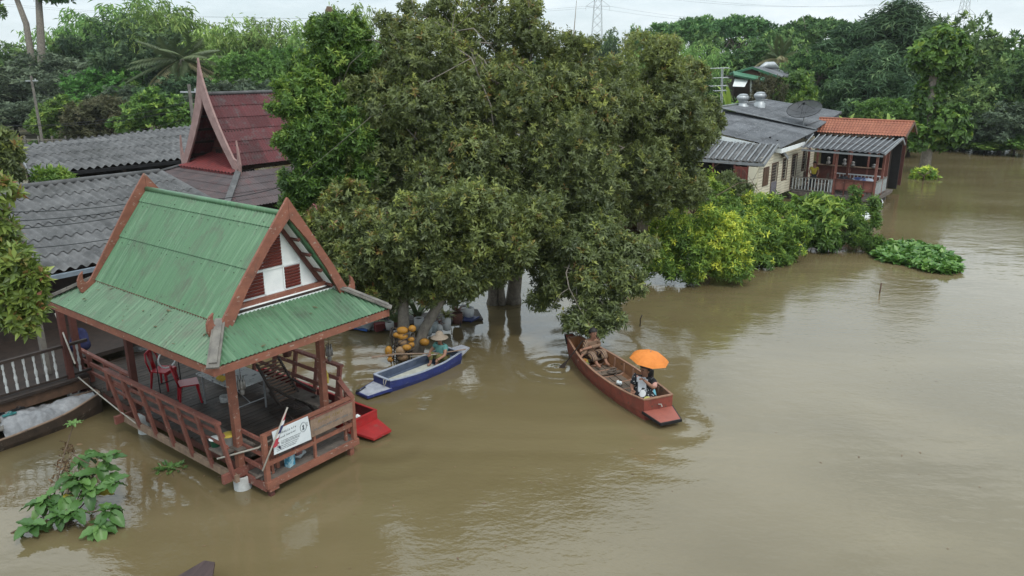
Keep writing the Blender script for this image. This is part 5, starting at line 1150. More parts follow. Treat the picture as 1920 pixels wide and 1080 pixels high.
for k in range(5): m.box((37.91, -.47-k*.495, .9), (.05, .06, 1.0))
m.box((37.91, -1.45, 1.38), (.08, 2.1, .06)); m.box((37.91, -1.45, .80), (.05, 2.05, .06)); m.build('rail_frame', M['terra_dark'], rp_)
r_ = pvb(); r_.beam((37.95, -2.58, 1.38), (40.6, -2.58, 1.38), .06, .06); r_.beam((37.95, -2.58, .62), (40.6, -2.58, .62), .05, .05); r2 = r_.build('railing', M['hipwood'], hr)
for k in range(13):
    m = pvb(); m.box((38.1+k*.2, -2.58, 1.0), (.045, .045, .72)); m.build('baluster', M['old_white'], r2)
r_ = pvb(); r_.beam((40.6, -2.5, 1.36), (40.6, .2, 1.36), .06, .06); r_.beam((40.6, -2.5, .62), (40.6, .2, .62), .05, .05); r2 = r_.build('railing', M['white'], hr)
for k in range(13):
    m = pvb(); m.box((40.6, -2.4+k*.2, .98), (.05, .05, .72)); m.build('baluster', M['old_white'], r2)
# red boarded kitchen behind the veranda under the orange roof
kh = thing('kitchen_annex', 'red-brown boarded annex under a weathered orange tile roof behind the veranda', 'house', P(43, -.5, 0), RZ)
sheet((42.5, 2.3, 3.52), (42.5, -2.9, 3.52), (44.1, -2.95, 4.26), (44.1, 2.5, 4.26), .17, .024, 6, M['orange_tile'], 'roof', kh, lap=.035)
sheet((45.7, -2.95, 3.52), (45.7, 2.3, 3.52), (44.15, 2.5, 4.26), (44.15, -2.95, 4.26), .17, .024, 6, M['orange_tile'], 'roof', kh, lap=.035)
m = pvb(); m.tube([(44.12, 2.5, 4.29), (44.12, -2.97, 4.29)], .07, 8); m.build('ridge_cap', M['orange_tile'], kh, True)
m = pvb(); m.beam((42.45, -2.93, 3.46), (44.1, -2.99, 4.22), .06, .15); m.beam((45.75, -2.93, 3.46), (44.1, -2.99, 4.22), .06, .15); m.build('barge_board', M['wood'], kh)
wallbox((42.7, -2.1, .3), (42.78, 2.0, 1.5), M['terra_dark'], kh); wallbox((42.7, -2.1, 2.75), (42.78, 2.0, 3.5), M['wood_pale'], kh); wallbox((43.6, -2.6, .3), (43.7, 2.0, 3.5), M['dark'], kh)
wallbox((42.78, -2.1, .3), (45.4, -2.0, 3.5), M['wood_dark'], kh); wallbox((45.3, -2.5, .3), (45.4, 2.0, 3.5), M['terra_dark'], kh)
for k in range(5):
    m = pvb(); m.box((42.74, -2.03+k*1.0, 1.9), (.1, .1, 3.2)); m.build('post', M['terra_rail'], kh)
m = pvb(); m.box((42.7, -.05, 1.55), (.2, 3.9, .05)); m.build('counter', M['wood_pale'], kh)
for (v, h) in ((1.25, .5), (.3, .45), (-.2, .32), (-1.4, .25)):
    m = pvb(); m.lathe([(0, 0), (.12, 0), (.14, h*.35), (.06, h*.5), (.1, h*.65), (.1, h*.9), (.03, h), (0, h)], (42.6, v, 1.58), 10); tag(m.build('jar', M['glasschime'], None, True, P(42.6, v, 1.58)), {1.25: 'tall pale jar on the annex counter, nearest the cream wall', .3: 'pale stacked jar on the annex counter beside the tall one', -.2: 'short pale jar in the middle of the annex counter', -1.4: 'lowest jar on the annex counter, toward the river'}[v], 'jar')
m = pvb(); m.prism([(39.2, 1.95, .95), (39.2, -2.0, .95), (40.3, -2.0, .95), (40.3, -.2, .95)], (0, 0, .04)); 
for (u, v) in ((39.3, -1.9), (40.2, -1.9), (40.2, -.4), (39.3, -.4)): m.box((u, v, .72), (.06, .06, .46))
tag(m.build('low_table', M['wood'], None, False, P(39.8, -1, .5)), 'low wooden table on the veranda behind the red railing', 'table')
lump('blue_tarpaulin', (39.7, -1.5, 1.12), (.45, .75, .18), mat('blue_white_sheet', (.05, .09, .26), (.40, .44, .52), .5, 3, lo=.48, hi=.52), 'blue and white folded sheet lying on the veranda table', 'sheet', 41)
lump('dark_bundle', (39.5, -.5, 1.12), (.4, .45, .2), mat('dark_grey_cloth', (.05, .052, .06), (.035, .036, .04), .9, 8), 'dark grey bundle on the veranda next to the blue and white sheet', 'bundle', 42)
def simple_chair(u, v, lb):
    t = thing('chair', lb, 'chair', P(u, v, .5), RZ); m = pvb(); m.box((u, v, .95), (.45, .45, .05)); m.build('seat', M['wood'], t)
    m = pvb(); m.box((u+.0, v+.21, 1.22), (.42, .04, .5)); m.tube([(u-.2, v+.21, 1.4), (u, v+.21, 1.52), (u+.2, v+.21, 1.4)], .03, 6); m.build('backrest', M['wood'], t)
    for a in (-.19, .19):
        for b in (-.19, .19): m = pvb(); m.box((u+a, v+b, .72), (.05, .05, .45)); m.build('leg', M['wood'], t)
simple_chair(39.3, 1.45, 'dark wooden chair on the veranda beside the cream wall'); simple_chair(39.2, .1, 'dark wooden chair on the veranda beyond the person in yellow')
m = pvb(); m.lathe([(0, 0), (.14, 0), (.17, .12), (.18, .2), (0, .2)], (38.5, -.1, 1.05), 14); m.box((38.5, -.1, .78), (.12, .12, .55)); tag(m.build('washing_tub', M['old_white'], None, False, P(38.5, -.1, .5)), 'white tub standing by the veranda corner post', 'tub')
m = pvb(); m.lathe([(0, 0), (.16, 0), (.2, .15), (.2, .17), (0, .17)], (37.88, -1.85, .5), 14); tag(m.build('red_basin', M['red_plastic'], None, True, P(37.9, -1.85, .5)), 'red basin on the deck edge under the red railing', 'basin')
p = P(38.6, .95, .5)
stJ = dict(pelvis=(0, 0, .92), chest=(.02, 0, 1.22), neck=(.02, 0, 1.42), head=(.04, 0, 1.56), shL=(.0, .18, 1.36), shR=(.0, -.18, 1.36), elL=(.05, .25, 1.10), elR=(.05, -.25, 1.10), wrL=(.22, .20, .98), wrR=(.22, -.20, .98), hipL=(0, .09, .88), hipR=(0, -.09, .88), knL=(.03, .10, .48), knR=(-.03, -.10, .48), anL=(0, .10, .06), anR=(-.05, -.10, .06))
person('person in a yellow shirt and dark trousers standing on the veranda beside the cream wall', p, RZ+R(200), stJ, mat('yellow_shirt', (.40, .33, .035), (.31, .25, .03), .85, 6), mat('dark_trousers', (.03, .03, .035), (.02, .02, .025), .9, 6), True)
# roof furniture
def turbine(px, py, u, lb):
    d = ray(px, py); t0 = (u-(Vector((0, 0))-Vector((P0.x, P0.y))).dot(Vector((BX, BY))))/(d.x*BX+d.y*BY); c = Vector((0, 0, CAM_H))+d*t0
    t = thing('roof_ventilator', lb, 'ventilator', c, 0, 'turbine ventilators on the grey roof'); Mt = Matrix.Translation(c)
    m = MB(Mt); m.lathe([(.36, -.35), (.36, .18), (.26, .25), (.26, .42), (.30, .43), (.30, .47), (0, .47)], (0, 0, 0), 18); m.build('base', M['galv'], t, True)
    m = MB(Mt); n = 20; vs, fs = [], []
    for k in range(n):
        a0 = 2*PI*k/n
        for q in range(7):
            f = q/6; r = .30+.12*math.sin(PI*min(1, f*1.05)) - (.12 if f > .9 else 0); z = .47+.40*f
            for e in (0, 1): aa = a0+e*.36; rr = r*(1 if e == 0 else .93); vs.append((rr*math.cos(aa), rr*math.sin(aa), z))
        b0 = k*14
        for q in range(6): fs.append((b0+2*q, b0+2*q+1, b0+2*q+3, b0+2*q+2))
    m.add(vs, fs); m.lathe([(.30, .86), (.2, .90), (0, .92)], (0, 0, 0), 18); m.build('turbine_head', M['galv'], t, True)
turbine(1392, 203, 42.4, 'galvanised turbine ventilator on the grey roof, nearer the big tree'); turbine(1424, 199, 43.6, 'galvanised turbine ventilator on the grey roof, farther from the big tree')
# satellite dish
dc = P(41.2, 2.6, 4.75)
t = thing('satellite_dish', 'large black mesh satellite dish on the grey roof', 'dish', P(41.2, 2.6, 4.1), 0)
def meshmat():
    m, t_, bs = newmat('black_wire_mesh'); N = t_.nodes.new; LK = t_.links.new; bs.inputs['Base Color'].default_value = (.03, .03, .033, 1); bs.inputs['Roughness'].default_value = .5
    tr = N('ShaderNodeBsdfTransparent'); ms = N('ShaderNodeMixShader'); ms.inputs[0].default_value = .85; LK(tr.outputs[0], ms.inputs[1]); LK(bs.outputs[0], ms.inputs[2]); LK(ms.outputs[0], t_.nodes['Material Output'].inputs[0]); return m
dn = Vector((-.30, -.36, .88)).normalized(); dq = dn.to_track_quat('Z', 'Y').to_matrix().to_4x4(); MD = Matrix.Translation(dc) @ dq
m = MB(MD); m.grid(lambda i, j: (1.0*j*math.cos(2*PI*i), 1.0*j*math.sin(2*PI*i), .27*j*j), 32, 8); m.build('reflector', meshmat(), t, True)
for k in range(8):
    m = MB(MD); a = k*PI/4; m.tube([(j/5*math.cos(a), j/5*math.sin(a), .27*(j/5)**2-.01) for j in range(6)], .016, 5); m.build('rib', M['black'], t)
m = MB(MD); m.tube([(math.cos(a*PI/16), math.sin(a*PI/16), .27) for a in range(33)], .02, 6); m.build('rim', M['black'], t)
m = MB(MD); 
for k in range(3): a = k*2*PI/3+.5; m.tube([(.6*math.cos(a), .6*math.sin(a), .1), (.05*math.cos(a), .05*math.sin(a), .62)], .012, 5)
m.lathe([(.07, .56), (.07, .72), (0, .74)], (0, 0, 0), 10); m.build('feed_horn', M['black'], t)
m = MB(); m.tube([P(41.2, 2.6, 3.6), dc], .045, 8); m.build('mast', M['metal'], t)
m = pvb(); m.box((36.6, 2.6, 3.50), (1.3, .08, .06), Matrix.Rotation(R(20), 3, 'Z')); m.tube([(36.3, 2.9, 3.5), (36.3, 2.9, 3.66)], .06, 6); tag(m.build('loose_batten', M['black'], None, False, P(36.6, 2.6, 3.5)), 'loose dark batten lying on the near grey roof slope', 'batten')
# tv aerial mast
t = thing('aerial_mast', 'tall thin television aerial mast with cross arms behind the grey roof', 'aerial', atY(1350, 205, 42), 0)
a = atY(1350, 215, 42); 
for dx in (0, 2.5):
    m = MB(); m.tube([atY(1350+dx, 240, 42), atY(1353+dx, 128, 42)], .025, 6); m.build('pole', M['galv'], t)
for y, x0, x1 in ((128, 1316, 1366), (146, 1328, 1364), (161, 1332, 1362), (170, 1340, 1360)):
    m = MB(); m.tube([atY(x0, y+1, 42), atY(x1, y-1, 42)], .02, 5)
    for k in range(6): x = x0+(x1-x0)*k/5; q = atY(x, y, 42); m.tube([q+Vector((0, -.35, 0)), q+Vector((0, .35, 0))], .012, 4)
    m.build('cross_arm', M['galv'], t)
# white boat end by the veranda
o_, _ = sampan('white_boat', 'white boat end poking out beside the veranda deck corner', 'boat', P(40.2, -2.2, -.14), PAV.to_3x3() @ Vector((-1, -.25, 0)), [(0, .3, .24, -.05, .3), (1.2, .36, .3, -.06, .28), (2.0, .3, .24, -.04, .3)], M['greydeck'], M['greydeck'], M['white'], bow=((1.98, .28, .12), (2.4, .16, .1), None))
# ------------------------------------------------------------------ foliage
def np_mesh(name, co, tri, tone, mt):
    me = bpy.data.meshes.new(name); n, k = len(co), len(tri)
    me.vertices.add(n); me.vertices.foreach_set('co', np.ascontiguousarray(co, np.float32).ravel())
    me.loops.add(3*k); me.loops.foreach_set('vertex_index', np.ascontiguousarray(tri, np.int32).ravel())
    me.polygons.add(k); me.polygons.foreach_set('loop_start', np.arange(0, 3*k, 3, dtype=np.int32))
    me.update(calc_edges=True); me.validate()
    at = me.attributes.new('tone', 'FLOAT', 'POINT'); at.data.foreach_set('value', np.ascontiguousarray(tone, np.float32))
    me.materials.append(mt); return me
def unit(a): return a/np.maximum(1e-9, np.linalg.norm(a, axis=-1, keepdims=True))
def leaves(base, d, up, L, Wd, tone, fold=.12, droop=.12):
    """base, d (direction), up: (N,3); L, Wd: (N,).  A folded pointed leaf of four points each"""
    n = len(base); w = unit(np.cross(d, up)); nr = np.cross(w, d)
    L = L[:, None]; Wd = Wd[:, None]
    mid = base + d*L*.48
    v = np.stack([base, mid + w*Wd*.5 + nr*Wd*fold, base + d*L - nr*L*droop, mid - w*Wd*.5 + nr*Wd*fold], 1).reshape(-1, 3)
    i = np.arange(n)[:, None]*4
    tri = np.concatenate([i+np.array([[0, 1, 2]]), i+np.array([[0, 2, 3]])], 0)
    return v, tri, np.repeat(tone, 4)
def crown_geo(lobes, ncl, per, L, Wd, rng, shell=(.72, 1.04), up=.35, open_=(.5, 1.6), young=.2, twig=.12, low=-1.0, jit=.25, squash=None, droop=.12, hang=0, sub=0):
    """leaf rosettes on the outer shell of a set of overlapping lobes: lobes = [(centre, radius or radii, tone)]"""
    C = np.array([l[0] for l in lobes], float); Rr = np.array([[l[1]]*3 if np.isscalar(l[1]) else l[1] for l in lobes], float); T = np.array([l[2] if len(l) > 2 else 0 for l in lobes])
    if sub:                                            # break each lobe into smaller leafy clumps with gaps between them
        c2, r2, t2 = [], [], []
        for k in range(len(C)):
            for q in range(sub):
                d = unit(rng.normal(size=3)); d[2] = abs(d[2])*rng.choice([1, 1, -.6]); f = rng.uniform(.5, .86)
                c2.append(C[k]+d*Rr[k]*f); r2.append(Rr[k]*rng.uniform(.24, .44)); t2.append(T[k]+rng.uniform(-.12, .16))
        C, Rr, T = np.array(c2), np.array(r2), np.array(t2); lobes = C
    area = (Rr.mean(1))**2; pick = rng.choice(len(lobes), int(ncl*2.2), p=area/area.sum())
    dr = unit(rng.normal(size=(len(pick), 3))); rad = rng.uniform(shell[0], shell[1], len(pick))
    dr2 = dr*(1+.18*np.sin(dr[:, :1]*7+pick[:, None])*np.cos(dr[:, 1:2]*6+2*pick[:, None]))
    pos = C[pick] + dr2*Rr[pick]*rad[:, None]
    keep = dr[:, 2] > low
    for k in range(len(lobes)):
        q = np.linalg.norm((pos-C[k])/Rr[k], axis=1); keep &= ~((q < (.55 if sub else .70)) & (pick != k))
    pos, dr, pick, rad = pos[keep][:ncl], dr[keep][:ncl], pick[keep][:ncl], rad[keep][:ncl]
    n = len(pos); ax = unit(dr*(1-up) + np.array([0, 0, up]) + rng.normal(size=(n, 3))*jit)
    e1 = unit(np.cross(ax, rng.normal(size=(n, 3)))); e2 = np.cross(ax, e1)
    ctone = rng.uniform(0, .55, n) + T[pick]
    yg = rng.uniform(size=n) < young*np.clip(.35+dr[:, 2], 0.05, 1.2); ctone = np.where(yg, ctone+.38, ctone)  # yellow-green young tips favour the top, also standing in for top light
    rust = rng.uniform(size=n) < .008
    B, D, U, LL, WW, TT = [], [], [], [], [], []
    for k in range(per):
        th = rng.uniform(open_[0], open_[1], n); ph = k*2.4+rng.uniform(-.4, .4, n)
        d = np.cos(th)[:, None]*ax + np.sin(th)[:, None]*(np.cos(ph)[:, None]*e1+np.sin(ph)[:, None]*e2)
        if hang: d = unit(d+np.array([0, 0, -hang]))
        B.append(pos+ax*(rng.uniform(-twig, twig, n))[:, None]); D.append(d); u = ax+rng.normal(size=(n, 3))*.15; U.append(u)
        s = rng.uniform(.55, 1.32, n); LL.append(L*s); WW.append(Wd*s); TT.append(np.where(rust, 1.2, np.clip(ctone+rng.uniform(-.08, .08, n), 0, 1.0)))
    return leaves(np.concatenate(B), np.concatenate(D), np.concatenate(U), np.concatenate(LL), np.concatenate(WW), np.concatenate(TT), droop=droop)
def merge(parts):
    vs, ts, tt, n = [], [], [], 0
    for v, t, o in parts: vs.append(v); ts.append(t+n); tt.append(o); n += len(v)
    return np.concatenate(vs), np.concatenate(ts), np.concatenate(tt)
def meshobj(name, me, parent=None):
    o = bpy.data.objects.new(name, me); COL.objects.link(o)
    if parent is not None: o.parent = parent
    return o
G = {}
G['main'] = leafmat('olive_glossy_leaf', [(0, (.088, .113, .045)), (.4, (.160, .198, .068)), (.62, (.222, .264, .080)), (.82, (.300, .345, .085)), (1.0, (.36, .40, .09)), (1.19, (.36, .40, .09)), (1.2, (.26, .12, .045))], .40, .42, .02, .5)
G['bright'] = leafmat('fresh_green_leaf', [(0, (0.040, 0.083, 0.022)), (.4, (0.083, 0.159, 0.032)), (.7, (0.151, 0.265, 0.048)), (1.1, (0.286, 0.385, 0.068))], .3, .45, .08)
G['yellow'] = leafmat('yellow_green_bush_leaf', [(0, (0.075, 0.146, 0.034)), (.35, (0.156, 0.278, 0.052)), (.65, (0.319, 0.460, 0.070)), (1.1, (0.682, 0.733, 0.095))], .3, .5, .08)
G['forest'] = leafmat('forest_leaf', [(0, (0.056, 0.109, 0.041)), (.5, (0.126, 0.222, 0.070)), (.8, (0.222, 0.332, 0.102)), (1.1, (0.326, 0.438, 0.136))], .25, .6, .28, .2)
G['bamboo'] = leafmat('bamboo_leaf', [(0, (0.100, 0.189, 0.056)), (.5, (0.189, 0.319, 0.094)), (.9, (0.302, 0.450, 0.130)), (1.2, (0.393, 0.535, 0.158))], .3, .6, .18, .2)
G['darkf'] = leafmat('dark_feathery_leaf', [(0, (0.045, 0.085, 0.044)), (.5, (0.096, 0.160, 0.070)), (.9, (0.160, 0.237, 0.101)), (1.2, (0.213, 0.296, 0.126))], .2, .6, .2, .2)
G['grey'] = leafmat('grey_green_leaf', [(0, (0.059, 0.086, 0.055)), (.5, (0.120, 0.161, 0.098)), (1.0, (0.178, 0.231, 0.133))], .2, .6, .15, .2)
G['vine'] = leafmat('vine_leaf', [(0, (0.061, 0.133, 0.030)), (.5, (0.127, 0.257, 0.055)), (1.0, (0.216, 0.381, 0.075))], .3, .55, .2, .25)
G['palm'] = leafmat('palm_leaf', [(0, (0.074, 0.113, 0.044)), (.6, (0.150, 0.187, 0.083)), (1, (0.330, 0.300, 0.166))], .2, .5, .12)
G['dry'] = leafmat('dry_leaf', [(0, (0.125, 0.075, 0.044)), (1, (0.250, 0.163, 0.094))], .15, .8, .1)
G['broad'] = leafmat('broad_veined_leaf', [(0, (0.053, 0.127, 0.032)), (.5, (0.097, 0.203, 0.053)), (.85, (0.166, 0.300, 0.074)), (.9, (.30, .26, .04)), (1.0, (.34, .28, .045))], .25, .4, .02, .45)
G['hya'] = leafmat('hyacinth_leaf', [(0, (0.056, 0.144, 0.025)), (.6, (0.106, 0.231, 0.040)), (1.1, (0.188, 0.319, 0.069))], .2, .38, .02, .5)
def limbs(name, base_pts, targets, r0, mt, parent, rng, inv=None, seg=5):
    """one trunk (base_pts) that forks into a limb per target"""
    m = MB(); base_pts = [Vector(p) for p in base_pts]; k = len(base_pts)
    rs = [r0*(1.25 if i == 0 else 1-.35*i/(k-1)) for i in range(k)]; m.tube(base_pts, rs, 9)
    top = base_pts[-1]
    for tg in targets:
        tg = Vector(tg); d = tg-top; s = d.length; pts = [top-(top-base_pts[-2]).normalized()*.15]
        off = Vector(rng.normal(size=3))*s*.07
        for q in range(1, seg+1):
            f = q/seg; pts.append(top+d*f+off*math.sin(PI*f)+Vector((0, 0, .10*s*math.sin(PI*f))))
        rr = max(.02, r0*.42*min(1, .5+1.5/max(1, s))); m.tube(pts, [rr*(1-.78*q/seg) for q in range(seg+1)], 6)
        for q in range(2, seg):
            e = pts[q]+Vector(rng.normal(size=3))*s*.22; m.tube([pts[q], pts[q].lerp(e, .5)+Vector((0, 0, .05*s)), e], [rr*.4, rr*.25, rr*.1], 5)
    return m.build(name, mt, parent, True)
def hero_tree(label, base, trunks, lobes, mt, ncl, per, L, Wd, seed, name='broadleaf_tree', young=.25, bark='bark', sub=13, **kw):
    rng = np.random.default_rng(seed)
    t = thing(name, label, 'tree', base, 0)
    lb = []
    for (px, py, r, Y, *rest) in lobes:
        p = atY(px, py, Y); w = r*pxsize(p); lb.append((tuple(p), (w, w*.95, w*.92), rest[0] if rest else 0))
    v, tri, tone = crown_geo(lb, ncl, per, L, Wd, rng, young=young, sub=sub, **kw)
    v = v-np.array(base)[None, :]
    meshobj('crown', np_mesh('crown', v, tri, tone, mt), t)
    order = list(range(len(lb)))
    for i, tr in enumerate(trunks):
        tg = [Vector(lb[j][0]) for j in order[i::len(trunks)]]
        limbs('trunk', tr[0], tg, tr[1], M[bark], t, rng)
    return t
bA, bB = atY(764, 640, 19.4), atz(943, 583, 0)
V3 = lambda p: Vector(p)
hero_tree('large dense tree with two grey trunks, one leaning, rising behind the orange floats', (bA.x, bA.y, 0),
    [([atY(772, 668, 19.45)-Vector((0, 0, .4)), atY(795, 618, 19.45), atY(828, 560, 19.6), atY(842, 500, 20)], .165), ([atY(755, 672, 19.5)-Vector((0, 0, .3)), atY(757, 610, 19.5), atY(756, 560, 19.6), atY(745, 500, 20)], .185)],
    [(655, 430, 80, 20.3, .05), (720, 470, 90, 19.6), (800, 440, 95, 19.2, .05), (890, 420, 95, 19.2, .08), (950, 470, 80, 19.6, .06), (830, 500, 75, 19.2, .03), (700, 530, 65, 19.8), (910, 500, 70, 19.4), (640, 490, 55, 20.4), (990, 410, 60, 20.0, .05), (660, 545, 30, 20), (700, 560, 48, 20, -.05), (760, 550, 50, 20.2, -.05), (820, 545, 45, 20, -.03), (870, 545, 40, 20, .0), (735, 540, 42, 19.2, .0), (800, 548, 34, 19.1, .02), (850, 530, 45, 19.2, .03), (680, 500, 55, 19.4, .02)],
    G['main'], 9800, 13, .135, .046, 1, young=.42)
hero_tree('tallest central tree with a cluster of trunks standing in the brown water', (bB.x, bB.y, 0),
    [([atz(922, 585, -.3), atz(925, 560, .2), atY(925, 520, 23), atY(905, 440, 23.4)], .21), ([atz(962, 578, -.3), atz(963, 555, .3), atY(968, 510, 23), atY(985, 430, 23.4)], .27), ([atz(942, 582, -.3), atY(940, 540, 23.1), atY(938, 470, 23.4)], .12)],
    [(790, 140, 110, 23.5, .08), (760, 250, 110, 22.3, .05), (890, 130, 120, 25, .06), (900, 260, 130, 22.4, .0), (1000, 150, 115, 25, .06), (1010, 290, 125, 22.3), (860, 350, 100, 21.4), (990, 390, 80, 21.4), (1090, 330, 100, 22.5), (1080, 200, 110, 24.5, .05), (860, 60, 60, 25, .08), (960, 60, 70, 25.5, .08), (905, 18, 36, 25.5, .05), (985, 15, 32, 26), (1045, 90, 50, 25, .1), (1097, 92, 30, 24.5, .12), (778, 22, 30, 24.5, .05), (770, 70, 40, 24.3, .08), (740, 120, 50, 24, .05), (830, 25, 35, 25), (700, 160, 60, 23.6, .05), (690, 300, 80, 22.6), (720, 380, 80, 22, -.02), (940, 330, 90, 22.6), (1050, 390, 70, 22, -.02), (1040, 230, 80, 23.5, .03), (820, 200, 80, 24, .05), (960, 480, 62, 22.8, -.05), (1020, 470, 62, 22.4, -.05), (905, 520, 48, 22.6, -.08), (1040, 530, 45, 21.4, -.02), (930, 420, 70, 22), (720, 60, 40, 24.4, .06), (690, 200, 60, 22.6, .06), (700, 290, 60, 21.8, .02), (1060, 300, 75, 22.0, .03), (1060, 180, 70, 24, .08), (850, 300, 90, 21.6, .04), (940, 200, 80, 23, .05)],
    G['main'], 19500, 13, .135, .046, 2, young=.36)
hero_tree('olive tree forming the outer side of the big thicket, nearest the cream house', tuple(atz(1205, 415, 0)),
    [([atY(1205, 432, 27), atY(1205, 380, 27), atY(1190, 300, 27)], .17)],
    [(1140, 190, 90, 25.5, .08), (1215, 150, 85, 27, .12), (1275, 160, 60, 27.5, .14), (1150, 290, 100, 24.5), (1230, 270, 100, 26), (1290, 260, 75, 26.5), (1320, 220, 45, 27), (1200, 360, 80, 25.3), (1275, 345, 60, 26.5), (1100, 400, 75, 24, -.02), (1180, 400, 40, 25), (1240, 100, 40, 27.5, .15)],
    G['main'], 9800, 13, .14, .048, 3, young=.28)
hero_tree('light green tree beside the red roof and behind the peak of the green gable', tuple(atz(620, 470, 0)),
    [([atY(640, 500, 22.5)-Vector((0, 0, 1.8)), atY(640, 440, 22.5), atY(635, 340, 22.5)], .15)],
    [(560, 200, 48, 22, .22), (605, 190, 62, 22.3, .2), (555, 265, 48, 21.6, .16), (630, 260, 72, 21.8, .14), (600, 340, 66, 21.6, .02), (560, 350, 45, 21.4, .0), (640, 110, 70, 23.5, .12), (600, 130, 55, 23.2, .12), (690, 220, 70, 23, .1), (670, 340, 60, 21.8, .05), (555, 385, 32, 21.2, .06), (615, 70, 40, 23.6, .14), (660, 60, 34, 24, .12), (540, 165, 28, 22, .24)],
    G['bright'], 8600, 13, .135, .046, 4, young=.42)
hero_tree('low leafy branch of glossy leaves drooping over the stern of the long boat', tuple(atY(1060, 560, 20.2)*1),
    [([atY(985, 430, 22.5), atY(1040, 450, 21.2), atY(1085, 480, 20.3)], .07)],
    [(1085, 470, 70, 20.6), (1150, 480, 55, 20.6, .04), (1060, 535, 52, 20.2, .02), (1125, 545, 60, 19.8, .03), (1180, 530, 34, 20, .02), (1110, 600, 40, 19.4, .03), (1150, 600, 28, 19.5), (1040, 490, 50, 20.8), (1085, 605, 30, 19.2), (1020, 560, 36, 20.6, .03), (1130, 440, 60, 21), (1190, 470, 45, 20.8, .02), (1115, 622, 20, 19.0, .04)],
    G['main'], 3900, 12, .14, .046, 5, name='overhanging_branch', young=.24, hang=.35, low=-1)
# leaning foreground branch at the left edge
hero_tree('leafy branch reaching in at the left edge in front of the grey roof', tuple(atY(-60, 620, 10.5)),
    [([atY(-150, 700, 10.4), atY(-70, 600, 10.5), atY(0, 540, 10.6)], .05)],
    [(18, 500, 40, 10.6, .1), (50, 545, 32, 10.5, .15), (10, 575, 40, 10.4, .05), (45, 600, 26, 10.4, .1), (5, 360, 24, 10.8, .25), (0, 420, 24, 10.8, .2), (-30, 480, 60, 10.8, .1), (62, 520, 18, 10.6, .2), (-10, 340, 20, 10.8, .25), (66, 575, 14, 10.4, .15)],
    leafmat('bright_oblong_leaf', [(0, (.035, .062, .018)), (.3, (.13, .19, .04)), (.7, (.23, .30, .06)), (1.06, (.32, .38, .085)), (1.16, (.26, .09, .05))], .3, .4, .02, .45), 620, 9, .150, .055, 6, name='leafy_branch', sub=0, young=.35, twig=.05, bark='twig')
hero_tree('dark yellow-green bushy tree cut by the left edge beside the long grey shed', tuple(atz(5, 370, 0)),
    [([atY(0, 380, 24)-Vector((0, 0, 1)), atY(5, 330, 24)], .12)],
    [(-5, 260, 34, 24, .1), (15, 290, 32, 24, .05), (-10, 320, 40, 24), (18, 325, 24, 24)], G['main'], 900, 9, .2, .075, 7, name='bushy_tree', young=.2)
hero_tree('small rounded green bush between the two grey roofs', tuple(atY(98, 350, 24)),
    [([atY(98, 370, 25)-Vector((0, 0, 2)), atY(98, 340, 25)], .06)], [(85, 338, 20, 25, .25), (110, 336, 20, 25, .25), (98, 330, 16, 25, .3), (98, 346, 22, 25, .2)], G['bright'], 260, 8, .22, .07, 8, name='bush', young=.4, bark='twig')
# bushes in the water on the right
bk = dict(name='bush', bark='twig')
hero_tree('yellow-green leafy bush, the brightest one, standing in the water left of the other bushes', tuple(atz(1335, 515, 0)), [([atz(1330, 515, -.2), atz(1330, 490, .6)], .07)],
    [(1270, 440, 48, 27, .12), (1330, 440, 55, 26.6, .22), (1360, 470, 42, 26.4, .28), (1290, 480, 48, 26.4, .05), (1345, 495, 38, 26.2, .12), (1245, 460, 36, 27, .14), (1300, 510, 34, 26, 0), (1240, 500, 36, 26.4, .05), (1215, 475, 32, 26.8, .08), (1380, 450, 44, 27.2, .12), (1375, 505, 30, 26.2, .05)], G['yellow'], 3800, 9, .17, .05, 11, young=.45, droop=.25, **bk)
hero_tree('mid green bush in the water between the bright yellow-green bush and the broad-leaved one', tuple(atz(1430, 490, 0)), [([atz(1430, 490, -.2), atz(1430, 470, .6)], .07)],
    [(1400, 420, 48, 29, .05), (1440, 410, 46, 29.5, .08), (1450, 455, 44, 29, .0), (1400, 470, 40, 28.5, -.02), (1465, 480, 28, 29, .02), (1425, 492, 28, 28.5, 0), (1480, 440, 34, 30, .05), (1475, 470, 30, 29.4, .0), (1420, 440, 44, 28.6, .08)], G['yellow'], 2700, 9, .17, .05, 12, young=.25, droop=.25, **bk)
hero_tree('taller bush with yellow-green tips in front of the cream porch', tuple(atz(1300, 450, 0)), [([atz(1300, 450, -.2), atY(1300, 400, 31)], .07)],
    [(1285, 365, 36, 31, .22), (1315, 350, 30, 32, .12), (1360, 385, 38, 33, .05), (1395, 380, 28, 34, .1), (1265, 395, 28, 30.5, .15), (1330, 400, 38, 31, .0), (1430, 385, 22, 36, .15)], G['yellow'], 1700, 9, .17, .05, 13, young=.35, droop=.25, **bk)
hero_tree('dark olive bush under the porch roof behind the yellow-tipped bush', tuple(atz(1350, 420, 0)), [([atz(1350, 420, -.2), atY(1350, 380, 34)], .07)],
    [(1355, 350, 32, 34, -.05), (1330, 370, 30, 33.5, -.05), (1385, 360, 24, 35, 0), (1245, 380, 40, 30, -.1), (1220, 400, 30, 29, -.1)], G['main'], 1300, 9, .18, .06, 14, young=.1, **bk)
hero_tree('broad-leaved green bush in the water in front of the red veranda', tuple(atz(1545, 460, 0)), [([atz(1545, 460, -.2), atz(1545, 440, .5)], .06)],
    [(1520, 400, 32, 32, .25), (1555, 395, 32, 32.5, .28), (1535, 430, 36, 31.5, .1), (1500, 430, 28, 31.5, .12), (1550, 455, 26, 31, .1), (1585, 410, 22, 32.5, .15)], G['bright'], 700, 8, .34, .12, 15, young=.5, droop=.3, **bk)
